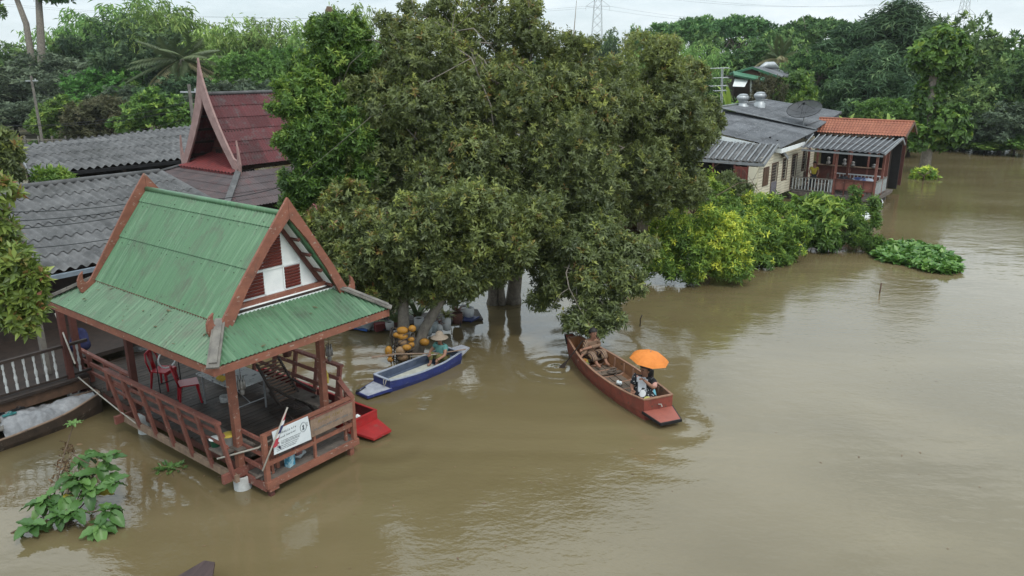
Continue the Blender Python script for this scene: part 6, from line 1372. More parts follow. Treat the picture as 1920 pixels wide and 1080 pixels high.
hero_tree('fine-leaved wispy bush between the broad-leaved bush and the floating water plants', tuple(atz(1610, 465, 0)), [([atz(1608, 468, -.2), atz(1608, 440, .5)], .05)],
    [(1600, 430, 30, 31.5, .1), (1620, 450, 26, 31, .1), (1590, 455, 22, 31, 0), (1612, 400, 16, 33, .2), (1640, 455, 14, 31, .1)], G['bright'], 1300, 8, .14, .03, 16, young=.2, droop=.3, **bk)
for (x, y0, y1, lb) in ((1604, 425, 352, 'slender leaning green stem rising in front of the red veranda railing'), (1640, 430, 372, 'second slender stem with pale leaves, bent toward the veranda corner')):
    hero_tree(lb, tuple(atz(x, y0+20, 0)), [([atY(x-8, y0, 34), atY(x, (y0+y1)/2, 34), atY(x+4, y1, 34)], .03)], [(x, y0-(y0-y1)*k, 9, 34, .2) for k in (.15, .4, .65, .9)], G['bright'], 150, 8, .2, .06, x, name='slender_plant', bark='twig', young=.3)
hero_tree('small yellow-green bush at the foot of the pollarded tree in the water', tuple(atz(1732, 338, 0)), [([atz(1732, 340, -.2), atz(1732, 330, .5)], .05)], [(1722, 330, 12, 52, .3), (1738, 328, 14, 52, .25), (1748, 333, 9, 52, .2)], G['yellow'], 240, 8, .26, .1, 19, young=.4, **bk)
hero_tree('reddish brown dry reeds at the waterline beside the pale trunk', tuple(atz(1190, 470, 0)), [([atz(1190, 470, -.1), atz(1190, 455, .4)], .04)], [(1185, 435, 20, 28, 0), (1200, 450, 18, 28, 0), (1190, 415, 16, 28, 0)], G['dry'], 320, 8, .3, .025, 20, name='dry_reeds', bark='twig', up=.7)
# water hyacinth mat: stuff
rng = np.random.default_rng(33)
poly = [(1640, 462), (1668, 458), (1700, 456), (1740, 462), (1768, 475), (1795, 492), (1796, 506), (1775, 511), (1740, 508), (1700, 494), (1665, 490), (1640, 482)]
pts = []
def inside(x, y):
    c = False
    for i in range(len(poly)):
        (a, b), (d, e) = poly[i], poly[i-1]
        if (b > y) != (e > y) and x < (d-a)*(y-b)/(e-b)+a: c = not c
    return c
while len(pts) < 900:
    x, y = rng.uniform(1630, 1800), rng.uniform(455, 512)
    if inside(x, y): pts.append(atz(x, y+3, .0))
B = np.array([tuple(p) for p in pts]); n = len(B)
parts = []
for k in range(4):
    a = rng.uniform(0, 2*PI, n); el = rng.uniform(.1, 1.1, n); d = np.stack([np.cos(a)*np.cos(el), np.sin(a)*np.cos(el), np.sin(el)], 1)
    st_ = B+d*rng.uniform(.04, .16, n)[:, None]+np.array([0, 0, .05]); d2 = unit(d*np.array([1, 1, .4])+rng.normal(size=(n, 3))*.25)
    parts.append(leaves(st_, d2, np.tile([0, 0, 1.], (n, 1))+rng.normal(size=(n, 3))*.3, rng.uniform(.20, .32, n), rng.uniform(.17, .26, n), rng.uniform(0, 1.1, n), .15, .15))
v, tri, tone = merge(parts)
tag(meshobj('water_hyacinth', np_mesh('water_hyacinth', v, tri, tone, G['hya'])), None, None, None, 'stuff')
# near shrub with broad veined leaves at the lower left
def bigleaf(mb, base, d, up, L, Wd, rnd):
    d, up = Vector(d).normalized(), Vector(up); w = d.cross(up).normalized(); nr = w.cross(d); vs, fs = [], []
    seg = 7; cur = rnd.uniform(.25, .6)
    for q in range(seg+1):
        f = q/seg; wd = Wd*.5*(math.sin(PI*min(1, .06+.94*f**.85)))**.75 if q < seg else .001
        p = Vector(base)+d*L*f-nr*(cur*L*f*f*.6)
        for s in (-1, -.5, 0, .5, 1): vs.append(p+w*wd*s+nr*(abs(s)*wd*.45+(.010 if (q % 2) else -.004)*(1-abs(s))*0 + (.012*(1 if q % 2 else -1))*abs(s)))
    for q in range(seg):
        for s in range(4): a = q*5+s; fs.append((a, a+1, a+6, a+5))
    mb.add(vs, fs)
def tone_build(mbs, name, mt, parent):
    vs, fs, tn, n = [], [], [], 0
    inv = INV.get(parent.name)
    for mb_, tv in mbs:
        vs += [tuple(inv @ Vector(p)) for p in mb_.v]; fs += [tuple(i+n for i in f) for f in mb_.f]; tn += [tv]*len(mb_.v); n += len(mb_.v)
    me = bpy.data.meshes.new(name); me.from_pydata(vs, [], fs); me.update(); me.polygons.foreach_set('use_smooth', [True]*len(me.polygons))
    at = me.attributes.new('tone', 'FLOAT', 'POINT'); at.data.foreach_set('value', tn); me.materials.append(mt)
    return meshobj(name, me, parent)
rnd = random.Random(77)
bs0 = atz(120, 985, -.05); t = thing('flooded_shrub', 'half drowned shrub with broad green and a few yellow leaves in the near water', 'shrub', (bs0.x, bs0.y, 0), 0)
ends = [(60, 985), (75, 945), (140, 960), (185, 985), (205, 955), (215, 905), (185, 880), (150, 905), (120, 935), (90, 930), (160, 855), (200, 860), (135, 895), (170, 920), (110, 965)]
m = MB(); mbs = []
for i, (x, y) in enumerate(ends):
    z = .15+.75*max(0, (990-y)/140)*.9; e = atz(x, y, z); m.tube([bs0+Vector((rnd.uniform(-.1, .1), rnd.uniform(-.1, .1), 0)), bs0.lerp(e, .5)+Vector((0, 0, .1)), e], [.014, .011, .007], 6)
    nl = rnd.randint(6, 9)
    for k in range(nl):
        a = 2*PI*k/nl+rnd.uniform(-.4, .4); el = rnd.uniform(-.75, .40); mb2 = MB()
        d = (math.cos(a)*math.cos(el), math.sin(a)*math.cos(el), math.sin(el)); L = rnd.uniform(.24, .40)
        bigleaf(mb2, e+Vector((0, 0, rnd.uniform(-.06, .04))), d, (rnd.uniform(-.2, .2), rnd.uniform(-.3, .1), 1), L, L*.58, rnd)
        yel = (i in (8, 13) and k == 1) or (i == 0 and k == 2)
        mbs.append((mb2, rnd.uniform(.93, 1) if yel else rnd.uniform(.0, .72)))
for (x0, y0, z0, x1, y1, z1) in ((100, 935, .3, 138, 795, 1.35), (115, 890, .6, 140, 845, .9), (135, 850, 1.0, 168, 870, .8), (20, 1000, 0, 110, 955, .2), (85, 990, 0, 125, 955, .3)):
    m.tube([atz(x0, y0, z0), atz((x0+x1)/2-3, (y0+y1)/2, (z0+z1)/2), atz(x1, y1, z1)], [.014, .011, .008], 6)
tone_build(mbs, 'leaves', G['broad'], t); m.build('stem', M['twig'], t, True)
mbs = []; e = atz(138, 795, 1.35)
for k in range(7): mb2 = MB(); a = k*.9; bigleaf(mb2, e, (math.cos(a), math.sin(a), .35), (0, 0, 1), .17, .06, rnd); mbs.append((mb2, .84))
tone_build(mbs, 'sprig', G['broad'], t)
mbs = []
for k in range(70):
    f = rnd.random(); e = atz(112+24*f+rnd.uniform(-16, 10), 905-80*f+rnd.uniform(-8, 14), .5+.5*f); mb2 = MB(); bigleaf(mb2, e, (rnd.uniform(-1, 1), rnd.uniform(-1, 1), rnd.uniform(-1.2, .2)), (rnd.uniform(-1, 1), rnd.uniform(-1, 1), .5), rnd.uniform(.06, .13), .035, rnd); mbs.append((mb2, rnd.random()))
tone_build(mbs, 'withered_leaves', G['dry'], t)
wd_ = atz(318, 878, 0); t = thing('floating_weed', 'small clump of green weed drifting beside the leaning pavilion rail', 'weed', wd_, 0)
mbs = []
for k in range(46): a = rnd.uniform(0, 6.28); r = rnd.uniform(0, .24); mb2 = MB(); bigleaf(mb2, wd_+Vector((r*math.cos(a)*1.2, r*math.sin(a)*.8, .01)), (math.cos(a+rnd.uniform(-1, 1)), math.sin(a), rnd.uniform(.05, .9)), (0, 0, 1), rnd.uniform(.08, .17), .045, rnd); mbs.append((mb2, rnd.uniform(.2, .84)))
tone_build(mbs, 'leaves', G['broad'], t)
m = MB(); 
for k in range(7): a = k*.9; m.tube([wd_+Vector((.1*math.cos(a), .1*math.sin(a), .0)), wd_+Vector((.35*math.cos(a), .3*math.sin(a)-.1, .004))], .006, 4)
m.build('stem', M['twig'], t)
# ------------------------------------------------------------------ background trees: a few kinds, each copied tree by tree
def proto(name, lobes, ncl, per, L, Wd, seed, mt, trunk, r0, targets, bark='bark_dark', **kw):
    """a kind of tree, ten units tall and about ten wide, standing on the origin"""
    rng = np.random.default_rng(seed); t = thing(name, 'x', 'tree')
    v, tri, tone = crown_geo(lobes, ncl, per, L, Wd, rng, sub=9, **kw)
    meshobj('crown', np_mesh('crown', v, tri, tone, mt), t)
    limbs('trunk', trunk, targets, r0, M[bark], t, rng); return t
def round_lobes(rng, n, zc, rz, rxy, rl):
    out = []
    for k in range(n):
        d = unit(rng.normal(size=3)); out.append(((d[0]*rxy, d[1]*rxy, zc+d[2]*rz), rl*rng.uniform(.75, 1.2), rng.uniform(-.12, .18)))
    return out
rg = np.random.default_rng(5)
KIND = {}
for i, (k, mt) in enumerate((('dense', 'forest'), ('dense', 'forest'), ('vine', 'vine'), ('grey', 'grey'), ('dark', 'darkf'))):
    lb = round_lobes(rg, 13, 6.0, 2.5, 2.9, 1.9)+[((0, 0, 5.5), 3.2, 0), ((1.5, -1.5, 3.2), 1.9, -.1), ((-1.7, -1.2, 3.0), 1.9, -.1)]
    KIND[k+str(i)] = proto({'dense': 'forest_tree', 'vine': 'creeper_clad_tree', 'grey': 'forest_tree', 'dark': 'forest_tree'}[k], lb, 1500, 8, .42, .17, 50+i, G[mt], [(0, 0, -.3), (.1, 0, 2), (0, .1, 4)], .28, [l[0] for l in lb[:7]], young=.25)
# bamboo clump: arching plumes
def bamboo(seed):
    rng = np.random.default_rng(seed); t = thing('bamboo_clump', 'x', 'bamboo'); B, D, L, T = [], [], [], []; m = MB()
    for k in range(46):
        a = rng.uniform(0, 2*PI); sp = rng.uniform(.6, 4.6); h = rng.uniform(6.5, 10)*(1-.03*sp**1.3); b0 = Vector((math.cos(a)*sp*.25, math.sin(a)*sp*.25, 0))
        pts = []
        for q in range(12):
            f = q/11; pts.append(b0+Vector((math.cos(a)*sp*f**2.2, math.sin(a)*sp*f**2.2, h*(1.25*f-.32*f**3.2))))
        if k % 3 == 0: m.tube(pts, [.05*(1-.8*q/11) for q in range(12)], 5)
        for q in range(95):
            f = rng.uniform(.28, 1.0)**.8; i = min(10, int(f*11)); p = pts[i].lerp(pts[i+1], f*11-i); r = .75*(1-.5*f)+.15
            p = p+Vector(rng.normal(size=3))*r*.45; aa = rng.uniform(0, 2*PI)
            B.append(tuple(p)); D.append((math.cos(aa)*.8+math.cos(a)*.3, math.sin(aa)*.8+math.sin(a)*.3, rng.uniform(-1.0, .15))); L.append(rng.uniform(.45, .85)); T.append(.2+.45*f+rng.uniform(-.2, .3)+.15*math.sin(k*1.7))
    B, D, L, T = map(np.array, (B, D, L, T)); v, tri, tone = leaves(B, unit(D), np.tile([0, 0, 1.], (len(B), 1))+rng.normal(size=(len(B), 3))*.2, L, L*.2, T, .1, .2)
    meshobj('crown', np_mesh('crown', v, tri, tone, G['bamboo']), t); m.build('stems', M['twig'], t); return t
KIND['bamboo0'] = bamboo(1); KIND['bamboo1'] = bamboo(2)
# tall dark tree with drooping feathery foliage
lb = []
for k in range(26):
    z = 1.6+8.0*(k/25); r = 3.6*math.sin(PI*min(1, .18+.80*(k/25)))**.8; a = k*2.4; lb.append(((math.cos(a)*r*.72, math.sin(a)*r*.72, z), (1.45, 1.45, 1.25), rg.uniform(-.1, .2)))
KIND['feathery'] = proto('feathery_tree', lb, 2600, 9, .60, .085, 61, G['darkf'], [(0, 0, -.3), (0, .1, 4), (.1, 0, 8)], .3, [l[0] for l in lb[::4]], hang=.75, young=.2, twig=.4)
# spreading rain tree: flat umbrella pads on bare limbs
lb = []
for k in range(20): a = k*2.4; r = 4.4*math.sqrt(k/19); lb.append(((math.cos(a)*r, math.sin(a)*r, 8.6-1.9*(r/4.4)**2+rg.uniform(-.5, .4)), (1.6, 1.6, .75), rg.uniform(-.1, .15)))
KIND['umbrella'] = proto('rain_tree', lb, 1700, 8, .36, .15, 62, G['forest'], [(0, 0, -.3), (.1, 0, 2.5), (0, 0, 4.5)], .4, [l[0] for l in lb[3::2]], bark='bark', young=.15, low=-.6)
# low bush
lb = round_lobes(rg, 9, 4.2, 3.0, 2.8, 2.3)+[((0, 0, 4.5), 3.6, .1)]
KIND['bush'] = proto('round_bush', lb, 1500, 8, .55, .24, 63, G['bright'], [(0, 0, -.5), (0, 0, 1.5), (0, 0, 3)], .2, [l[0] for l in lb[:5]], young=.35)
KIND['drybush'] = proto('scrub', round_lobes(rg, 9, 4.0, 3.2, 2.8, 2.0), 1000, 7, .55, .14, 64, leafmat('scrub_leaf', [(0, (.045, .05, .02)), (.5, (.09, .09, .04)), (1, (.14, .125, .07))], .2, .7, .15), [(0, 0, -.5), (0, 0, 1.5), (0, 0, 3)], .2, [(2, 0, 5), (-2, 1, 5), (0, -2, 4), (1, 2, 6)], bark='twig', hang=.3)
def coconut(seed, dead=0.0):
    rng = np.random.default_rng(seed); t = thing('coconut_palm', 'x', 'palm'); m = MB(); m.tube([(0, 0, -.3), (.15, 0, 3), (.05, .1, 6), (0, 0, 8.2)], [.22, .16, .14, .13], 8); m.build('trunk', M['bark'], t, True)
    B, D, L, T = [], [], [], []
    for k in range(22):
        a = k*2.4; el = 1.25-1.75*(k/21)+rng.uniform(-.1, .1); ln = rng.uniform(3.2, 4.0); pts = []
        for q in range(13):
            f = q/12; pts.append(Vector((math.cos(a)*math.cos(el)*ln*f, math.sin(a)*math.cos(el)*ln*f, 8.2+math.sin(el)*ln*f-1.5*f*f*math.cos(el)-.3*f*f)))
        side = Vector((-math.sin(a), math.cos(a), 0)); tv = 1.0 if (k > 21-22*dead) else rng.uniform(0, .6)
        for q in range(34):
            f = .12+.88*q/34; i = min(11, int(f*12)); p = pts[i].lerp(pts[i+1], f*12-i); fw = (pts[i+1]-pts[i]).normalized()
            for s in (-1, 1):
                B.append(tuple(p)); d = side*s*1.0+fw*.55+Vector((0, 0, -.55)); D.append(tuple(d.normalized())); L.append(.95*math.sin(PI*(.12+.80*f))*rng.uniform(.85, 1.1)); T.append(tv+rng.uniform(-.05, .05))
    B, D, L, T = map(np.array, (B, D, L, T)); v, tri, tone = leaves(B, D, np.tile([0, 0, 1.], (len(B), 1)), L, L*0+.055, T, .1, .15); meshobj('crown', np_mesh('crown', v, tri, tone, G['palm']), t); return t
KIND['palm'] = coconut(3, .15); KIND['palmdry'] = coconut(4, .55)
def banana(seed):
    rnd = random.Random(seed); t = thing('banana_plant', 'x', 'plant'); m = MB(); mbs = []
    m.tube([(0, 0, -.2), (0, 0, 2), (.05, 0, 4)], [.35, .28, .2], 8); m.build('stem', M['gleaf'], t, True)
    for k in range(11):
        mb2 = MB(); a = k*2.4; blades(mb2, (0, 0, 3.6), 1, 5.2, .85, random.Random(seed*50+k), .62, 1.15, 8)
        rot = Matrix.Rotation(a, 4, 'Z'); mb2.v = [tuple(rot @ Vector(p)) for p in mb2.v]; mbs.append((mb2, rnd.uniform(.2, 1)))
    tone_build(mbs, 'leaves', G['bright'], t); return t
KIND['banana'] = banana(5)
SIZE = {}
for k_, o_ in KIND.items():
    me_ = next(c for c in o_.children if c.name.startswith(('crown', 'leaves'))).data; a_ = np.empty(len(me_.vertices)*3, np.float32); me_.vertices.foreach_get('co', a_); a_ = a_.reshape(-1, 3)
    SIZE[k_] = (2*np.percentile(np.abs(a_[:, 0]), 97), np.percentile(a_[:, 2], 99.9))
used = set()
def grow(kind, cx, ytop, wpx, Y, label, group, zb=0.1, name=None, rz=None):
    """stand a copy of one kind of tree at distance Y so that its top and spread have the tree's own height and width"""
    top = atY(cx, ytop, Y); dip = kind in ('grey3', 'dense0', 'dense1', 'feathery') and Y < 84 and cx > 1500; zb = -.22*top.z if dip else zb; h = top.z-zb; w = wpx*pxsize(top)/SIZE[kind][0]; rz = random.Random(label).uniform(0, 6.28) if rz is None else rz
    sc3 = (w, w, h/SIZE[kind][1]); src = KIND[kind]
    if kind not in used:
        used.add(kind); r = src; r.location = (top.x, top.y, zb); r.rotation_euler = (0, 0, rz); r.scale = sc3
    else: r = dup(src, (top.x, top.y, zb), rz, sc3)
    r['label'] = label; r['group'] = group
    if name: r.name = name
    return r
GL, GR, GF = 'trees behind the red and grey roofs', 'trees on the far bank beyond the cream house', 'bushes in front of the dark woods behind the long grey shed'
for a in (
    ('bamboo0', 235, -12, 190, 112, 'bamboo clump at the far side of the two tall bare trunks, rising out of frame', GL), ('bamboo1', 315, 10, 170, 108, 'tall bamboo clump whose slope falls to the sky notch above the palm', GL),
    ('bamboo0', 432, 32, 150, 104, 'light green bamboo clump right above the tip of the pale spire', GL), ('bamboo1', 500, 34, 150, 106, 'feathery bamboo clump behind the red ridge, with thin bare stems above', GL), ('bamboo0', 570, 40, 140, 104, 'bamboo clump between the brown dead trunk and the red ridge', GL), ('bamboo1', 655, 6, 110, 100, 'tallest bamboo clump beside the brown dead trunk', GL), ('bamboo0', 705, 62, 100, 104, 'low bamboo clump sloping down beside the central tree top', GL), ('bamboo1', 150, 30, 150, 118, 'yellowish bamboo clump seen between the two tall bare trunks', GL),
    ('dark4', 250, 55, 150, 84, 'dark tree with yellowish top leaves, left of the coconut palm', GL), ('grey3', 60, 100, 190, 92, 'grey-green rounded tree under the tall bare trunks', GL), ('grey3', 130, 135, 130, 86, 'grey-green tree with dense small leaves, right of the thin utility pole', GL), ('dense1', 10, 75, 110, 108, 'dark tree at the left edge behind the leaning bare trunk', GL), ('vine2', 460, 95, 130, 78, 'creeper covered tree with bright green mounds above the red ridge', GL), ('vine2', 400, 120, 120, 82, 'creeper covered tree right behind the pale spire', GL), ('vine2', 520, 88, 110, 84, 'creeper covered mound next to the light green tree crown', GL), ('grey3', 420, 150, 140, 72, 'dull grey-green thicket directly behind the red roof ridge', GL), ('grey3', 500, 150, 110, 70, 'dull grey-green thicket behind the far end of the red ridge', GL), ('dark4', 560, 85, 130, 90, 'dark tree behind the light green tree crown', GL), ('dark4', 325, 140, 110, 76, 'dark low tree between the palm and the pale spire', GL), ('dark4', 190, 30, 120, 104, 'dark tree with loose crown right of the thick bare trunk', GL), ('vine2', 190, 125, 130, 80, 'creeper green tree behind the brownish scrub', GL), ('dense1', 740, 78, 90, 96, 'dark blue-green tree showing low beside the central tree top', GL), ('dense1', 640, 50, 110, 108, 'dark tree behind the brown dead trunk', GL), ('dark4', 30, 140, 110, 100, 'dark tree beside the left edge, above the yellow-green bushy tree', GL),
    ('grey3', 90, 185, 110, 80, 'grey-green thicket low behind the thin utility pole', GL), ('grey3', 20, 190, 120, 82, 'grey-green thicket above the yellow-green bushy tree at the left edge', GL), ('vine2', 250, 150, 110, 82, 'green creeper mound above the round bright bush', GL), ('dense1', 95, 80, 120, 104, 'dark tree between the two tall bare trunks', GL), ('bamboo0', 385, 48, 120, 110, 'bamboo clump directly above the coconut palm, in the sky notch', GL), ('bamboo1', 285, -4, 120, 110, 'bamboo clump rising out of frame right of the forked bare trunk', GL), ('bamboo0', 605, 42, 110, 98, 'bamboo clump in front of the brown dead trunk', GL),
    ('palm', 335, 62, 175, 80, 'coconut palm with long drooping grey-green fronds left of the pale spire', GL),
    ('bush', 285, 164, 125, 66, 'round bright green bush, the fullest one, just left of the pale spire', GF), ('bush', 118, 178, 105, 70, 'bright green bush right of the thin utility pole', GF), ('drybush', 195, 178, 105, 69, 'brownish straggly scrub between the two bright green bushes', GF), ('drybush', 160, 190, 80, 67.5, 'brownish trailing scrub beside the green bush by the utility pole', GF), ('bush', 70, 195, 40, 74, 'small green shrub left of the thin utility pole', GF), ('bush', 60, 262, 36, 67, 'tiny green shrub over the pale fence', GF), ('grey3', 215, 160, 120, 76, 'grey-green thicket behind the brownish scrub', GF),
    ('umbrella', 1290, 30, 150, 128, 'dark flat-topped rain tree standing highest left of the others against the sky', GR), ('umbrella', 1385, 26, 170, 122, 'broad rain tree with a domed crown in the middle of the far bank', GR), ('umbrella', 1560, 30, 190, 112, 'rain tree with pale bare limbs, left of the great dark tree', GR), ('dense0', 1143, 55, 62, 190, 'small distant dark tree standing alone against the sky by the first pylon', GR), ('dense1', 1210, 48, 60, 170, 'distant dark tree between the lone tree and the rain tree', GR), ('bamboo0', 1250, 72, 150, 70, 'soft green feathery tree right behind the olive thicket', GR), ('bamboo1', 1305, 85, 110, 74, 'soft green feathery tree left of the green-gabled house', GR), ('dense1', 1395, 75, 150, 96, 'dark broad tree above the green-gabled house', GR), ('dense0', 1330, 60, 110, 104, 'green tree below the leftmost rain tree', GR), ('dense1', 1470, 55, 120, 100, 'mid green tree beside the dry palm', GR), ('palmdry', 1465, 62, 70, 86, 'palm with a skirt of hanging brown fronds behind the green-gabled house', GR), ('palm', 1512, 26, 44, 130, 'small distant palm poking above the rain trees', GR), ('umbrella', 1535, 92, 110, 84, 'bright layered tree in front of the rain trees', GR), ('dense1', 1495, 118, 100, 78, 'light green tree beside the green-gabled house', GR), ('bush', 1480, 132, 110, 72, 'leafy olive-green tree right behind the dish', GR), ('bush', 1505, 172, 70, 66, 'bright lime bush just above the far roof edge behind the dish', GR), ('drybush', 1440, 140, 60, 70, 'brownish shrub beside the green-gabled house wall', GR),
    ('feathery', 1690, 2, 190, 84, 'great dark feathery tree rising highest on the far bank', GR), ('feathery', 1610, 45, 170, 86, 'dark feathery tree left of the great one', GR), ('feathery', 1640, 90, 150, 76, 'dark feathery tree low in front of the great one', GR), ('feathery', 1750, 40, 120, 92, 'dark feathery tree behind the pollarded tree', GR), ('dense0', 1810, 25, 110, 96, 'dark small-crowned tree beside the second pylon', GR), ('dense0', 1880, 30, 190, 80, 'broad dark tree hanging over the water at the right edge', GR), ('dense1', 1800, 75, 150, 82, 'dark leafy tree just right of the pollarded tree', GR), ('dense1', 1905, 110, 150, 72, 'dark leafy tree dipping to the water at the right edge', GR), ('dense0', 1830, 150, 130, 72, 'low dark tree at the waterline right of the pollarded tree', GR), ('grey3', 1890, 190, 130, 68, 'lowest grey-green bush at the waterline, right edge', GR), ('grey3', 1790, 200, 110, 71, 'grey-green bush at the waterline behind the pollarded tree', GR), ('grey3', 1845, 225, 90, 69, 'small grey-green bush trailing into the water near the right edge', GR), ('dense0', 1960, 60, 150, 74, 'dark tree cut off by the right edge', GR), ('dense1', 1580, 130, 120, 80, 'dark green tree behind the bright layered tree', GR),
    ('bush', 1850, 262, 60, 67, 'low green bush trailing in the water below the dark right-hand trees', GR), ('bush', 1908, 250, 70, 66, 'low green bush in the water at the right edge', GR), ('grey3', 1775, 245, 70, 70, 'low grey-green bush in the water just right of the pollarded trunk', GR), ('dense0', 1845, 190, 120, 70, 'dark green tree overhanging the waterline mid way to the right edge', GR),
    ('vine2', 1660, 183, 110, 66, 'creeper mound behind the orange tile roof', GR), ('vine2', 1715, 205, 80, 65, 'creeper mound beside the pollarded tree trunk', GR), ('banana', 1592, 214, 45, 60, 'banana plant behind the left end of the orange tile roof', GR), ('banana', 1670, 214, 50, 61, 'banana plant behind the middle of the orange tile roof', GR), ('bush', 1625, 205, 60, 62, 'small green bush behind the orange tile roof', GR),
    ('dense1', 1250, 110, 120, 90, 'green tree behind the olive thicket, deep in the gap', GR), ('dense0', 1110, 120, 130, 120, 'green tree deep behind the central tree, right of the first pylon foot', GR), ('dense1', 1345, 130, 80, 62, 'green tree behind the aerial mast', GR), ('banana', 1372, 160, 60, 58, 'yellowing banana plant behind the aerial mast', GR)):
    grow(*a)
for cx, yt, wp, Y_ in ((770, 95, 150, 112), (860, 100, 150, 116), (950, 95, 150, 110), (1040, 100, 150, 118), (1180, 118, 120, 100)):
    grow('dense0' if cx % 20 else 'grey3', cx, yt, wp, Y_, 'tree on the far land mostly hidden behind the big central thicket', 'trees hidden behind the central thicket')
# distant wood along the horizon
rng = np.random.default_rng(91); parts = []
for k in range(150):
    x = -900+1800*k/149+rng.uniform(-8, 8); y = 330+rng.uniform(0, 160)+abs(x)*.15; r = rng.uniform(8, 14)
    lbs = [((x+rng.uniform(-r, r)*.5, y+rng.uniform(-3, 3), rng.uniform(2, 4.5)), (r*.7, r*.6, rng.uniform(3.0, 4.6)), rng.uniform(-.1, .1)) for _ in range(3)]
    parts.append(crown_geo(lbs, 90, 6, 2.0, 1.1, rng, young=.1, twig=.5))
v, tri, tone = merge(parts); tag(meshobj('distant_wood', np_mesh('distant_wood', v, tri, tone, G['darkf'])), None, None, None, 'stuff')
# two tall bare trunks at upper left
for i, (xb, yb, xt, r, lb) in enumerate(((60, 115, 30, .42, 'tall leaning bare grey trunk with a thin high crown, near the left edge'), (78, 110, 72, .50, 'tall straight bare grey trunk with a forked limb and thin high crown'))):
    Y = 98; rng = np.random.default_rng(200+i); b = atY(xb, yb+60, Y); b.z = 0; tp = atY(xt, -25, Y)
    t = thing('tall_tree', lb, 'tree', b, 0)
    c0 = [(xt-50, -35, 30), (xt+10, -55, 34), (xt+60, -12, 22), (xt-40, 20, 20)] if i == 0 else [(xt+40, -10, 26), (xt+10, -30, 30), (xt+90, -22, 26), (xt-30, -40, 26)]
    lbs = []
    for (x, y, w) in c0: p = atY(x, y, Y); k = w*pxsize(p); lbs.append((tuple(p), (k, k, k*.55), 0))
    v, tri, tone = crown_geo(lbs, 420, 8, .5, .2, rng); meshobj('crown', np_mesh('crown', v-np.array(tuple(b))[None, :], tri, tone, G['forest']), t)
    limbs('trunk', [b, atY(xb, yb, Y), atY((xb+xt)/2+(4 if i == 0 else 0), 45, Y), atY(xt, -5, Y)], [l[0] for l in lbs], r*1.1, M['bark'], t, rng)
# pollarded tree in the water
b = atz(1732, 322, 0); Y = b.y; rng = np.random.default_rng(301)
t = thing('pollarded_tree', 'pollarded tree with a thick bare trunk and separate leafy clumps, standing in the water', 'tree', b, 0); lbs = []
for (x, y, w, tn) in ((1765, 95, 42, .1), (1735, 105, 28, .15), (1795, 110, 24, .05), (1775, 135, 32, 0), (1742, 172, 22, .12), (1735, 195, 18, 0), (1770, 230, 26, .15), (1790, 245, 22, .1), (1725, 258, 18, .15), (1755, 262, 18, .1), (1790, 215, 20, .05), (1712, 240, 10, .2)):
    p = atY(x, y, Y+rng.uniform(-.7, .7)); k = w*pxsize(p); lbs.append((tuple(p), k, tn))
v, tri, tone = crown_geo(lbs, 1150, 8, .42, .26, rng, young=.35, droop=.3, hang=.3); meshobj('crown', np_mesh('crown', v-np.array(tuple(b))[None, :], tri, tone, G['bright']), t)
m = MB(); m.tube([b-Vector((0, 0, .4)), atY(1738, 290, Y), atY(1747, 230, Y), atY(1746, 180, Y), atY(1752, 125, Y), atY(1760, 100, Y)], [.42, .36, .30, .30, .24, .12], 9)
m.tube([atY(1752, 160, Y), atY(1772, 145, Y)], [.22, .18], 7); m.tube([atY(1746, 245, Y), atY(1775, 225, Y)], [.12, .05], 6); m.tube([atY(1740, 275, Y), atY(1722, 258, Y)], [.1, .05], 6); m.build('trunk', M['bark'], t, True)
b = atY(618, 70, 74); t = thing('dead_trunk', 'brown dead palm trunk stump sticking up from the bamboo', 'tree', (b.x, b.y, 0), 0); m = MB(); m.tube([(b.x, b.y, 0), b, atY(617, 22, 74), atY(617, 12, 74)], [.4, .40, .38, .22], 8)
for k in range(9): a = k*.7; m.tube([atY(617, 18, 74)+Vector((.3*math.cos(a), .3*math.sin(a), 0)), atY(617, 55, 74)+Vector((.55*math.cos(a), .55*math.sin(a), 0))], .05, 4)
m.build('trunk', mat('dead_trunk_bark', (.17, .115, .08), (.10, .07, .05), .9, 3), t)
hz = MB(); hz.span((-950, -25, -1.5), (950, 640, 62)); hm = bpy.data.materials.new('pale_haze'); hm.use_nodes = True; hm.node_tree.nodes.clear()
_o = hm.node_tree.nodes.new('ShaderNodeOutputMaterial'); _v = hm.node_tree.nodes.new('ShaderNodeVolumePrincipled'); _v.inputs['Color'].default_value = (.90, .95, 1, 1); _v.inputs['Density'].default_value = .00018
hm.node_tree.links.new(_v.outputs[0], _o.inputs['Volume']); tag(hz.build('haze', hm), None, None, None, 'stuff')
# ------------------------------------------------------------------ green gabled house, pylons, poles, cables, fence
Y = 74; t = thing('green_gabled_house', 'small far house with green roof edges, pale awning and grey roof among the trees', 'house', (atY(1410, 170, Y).x, Y, 0), 0)
M['green_edge'] = mat('green_fascia', (.07, .19, .11), (.05, .14, .09), .6, 4)
A, Bp, Cp = atY(1368, 137, Y), atY(1410, 125, Y), atY(1462, 143, Y)
k = Vector((3.2, 4.2, 0)); m = MB(); m.prism([A, Bp, Bp+k*1.0, A+k*1.0], (0, 0, -.12)); m.build('roof', M['fibro_far'], t); m = MB(); m.prism([Bp, Cp, Cp+k*1.0, Bp+k*1.0], (0, 0, -.12)); m.build('roof', M['fibro_far'], t)
m = MB(); m.tube([atY(1424, 127, Y+2), atY(1436, 122, Y+2.4), atY(1450, 122, Y+2.8), atY(1460, 128, Y+3)], [.1, .3, .32, .1], 8); m.build('roof_cowl', M['galv'], t, True)
for p, q in ((A, Bp), (Bp, Cp)):
    m = MB(); m.beam(p+Vector((0, -.06, -.1)), q+Vector((0, -.06, -.1)), .08, .2, (0, -.2, 1)); m.build('fascia', M['green_edge'], t)
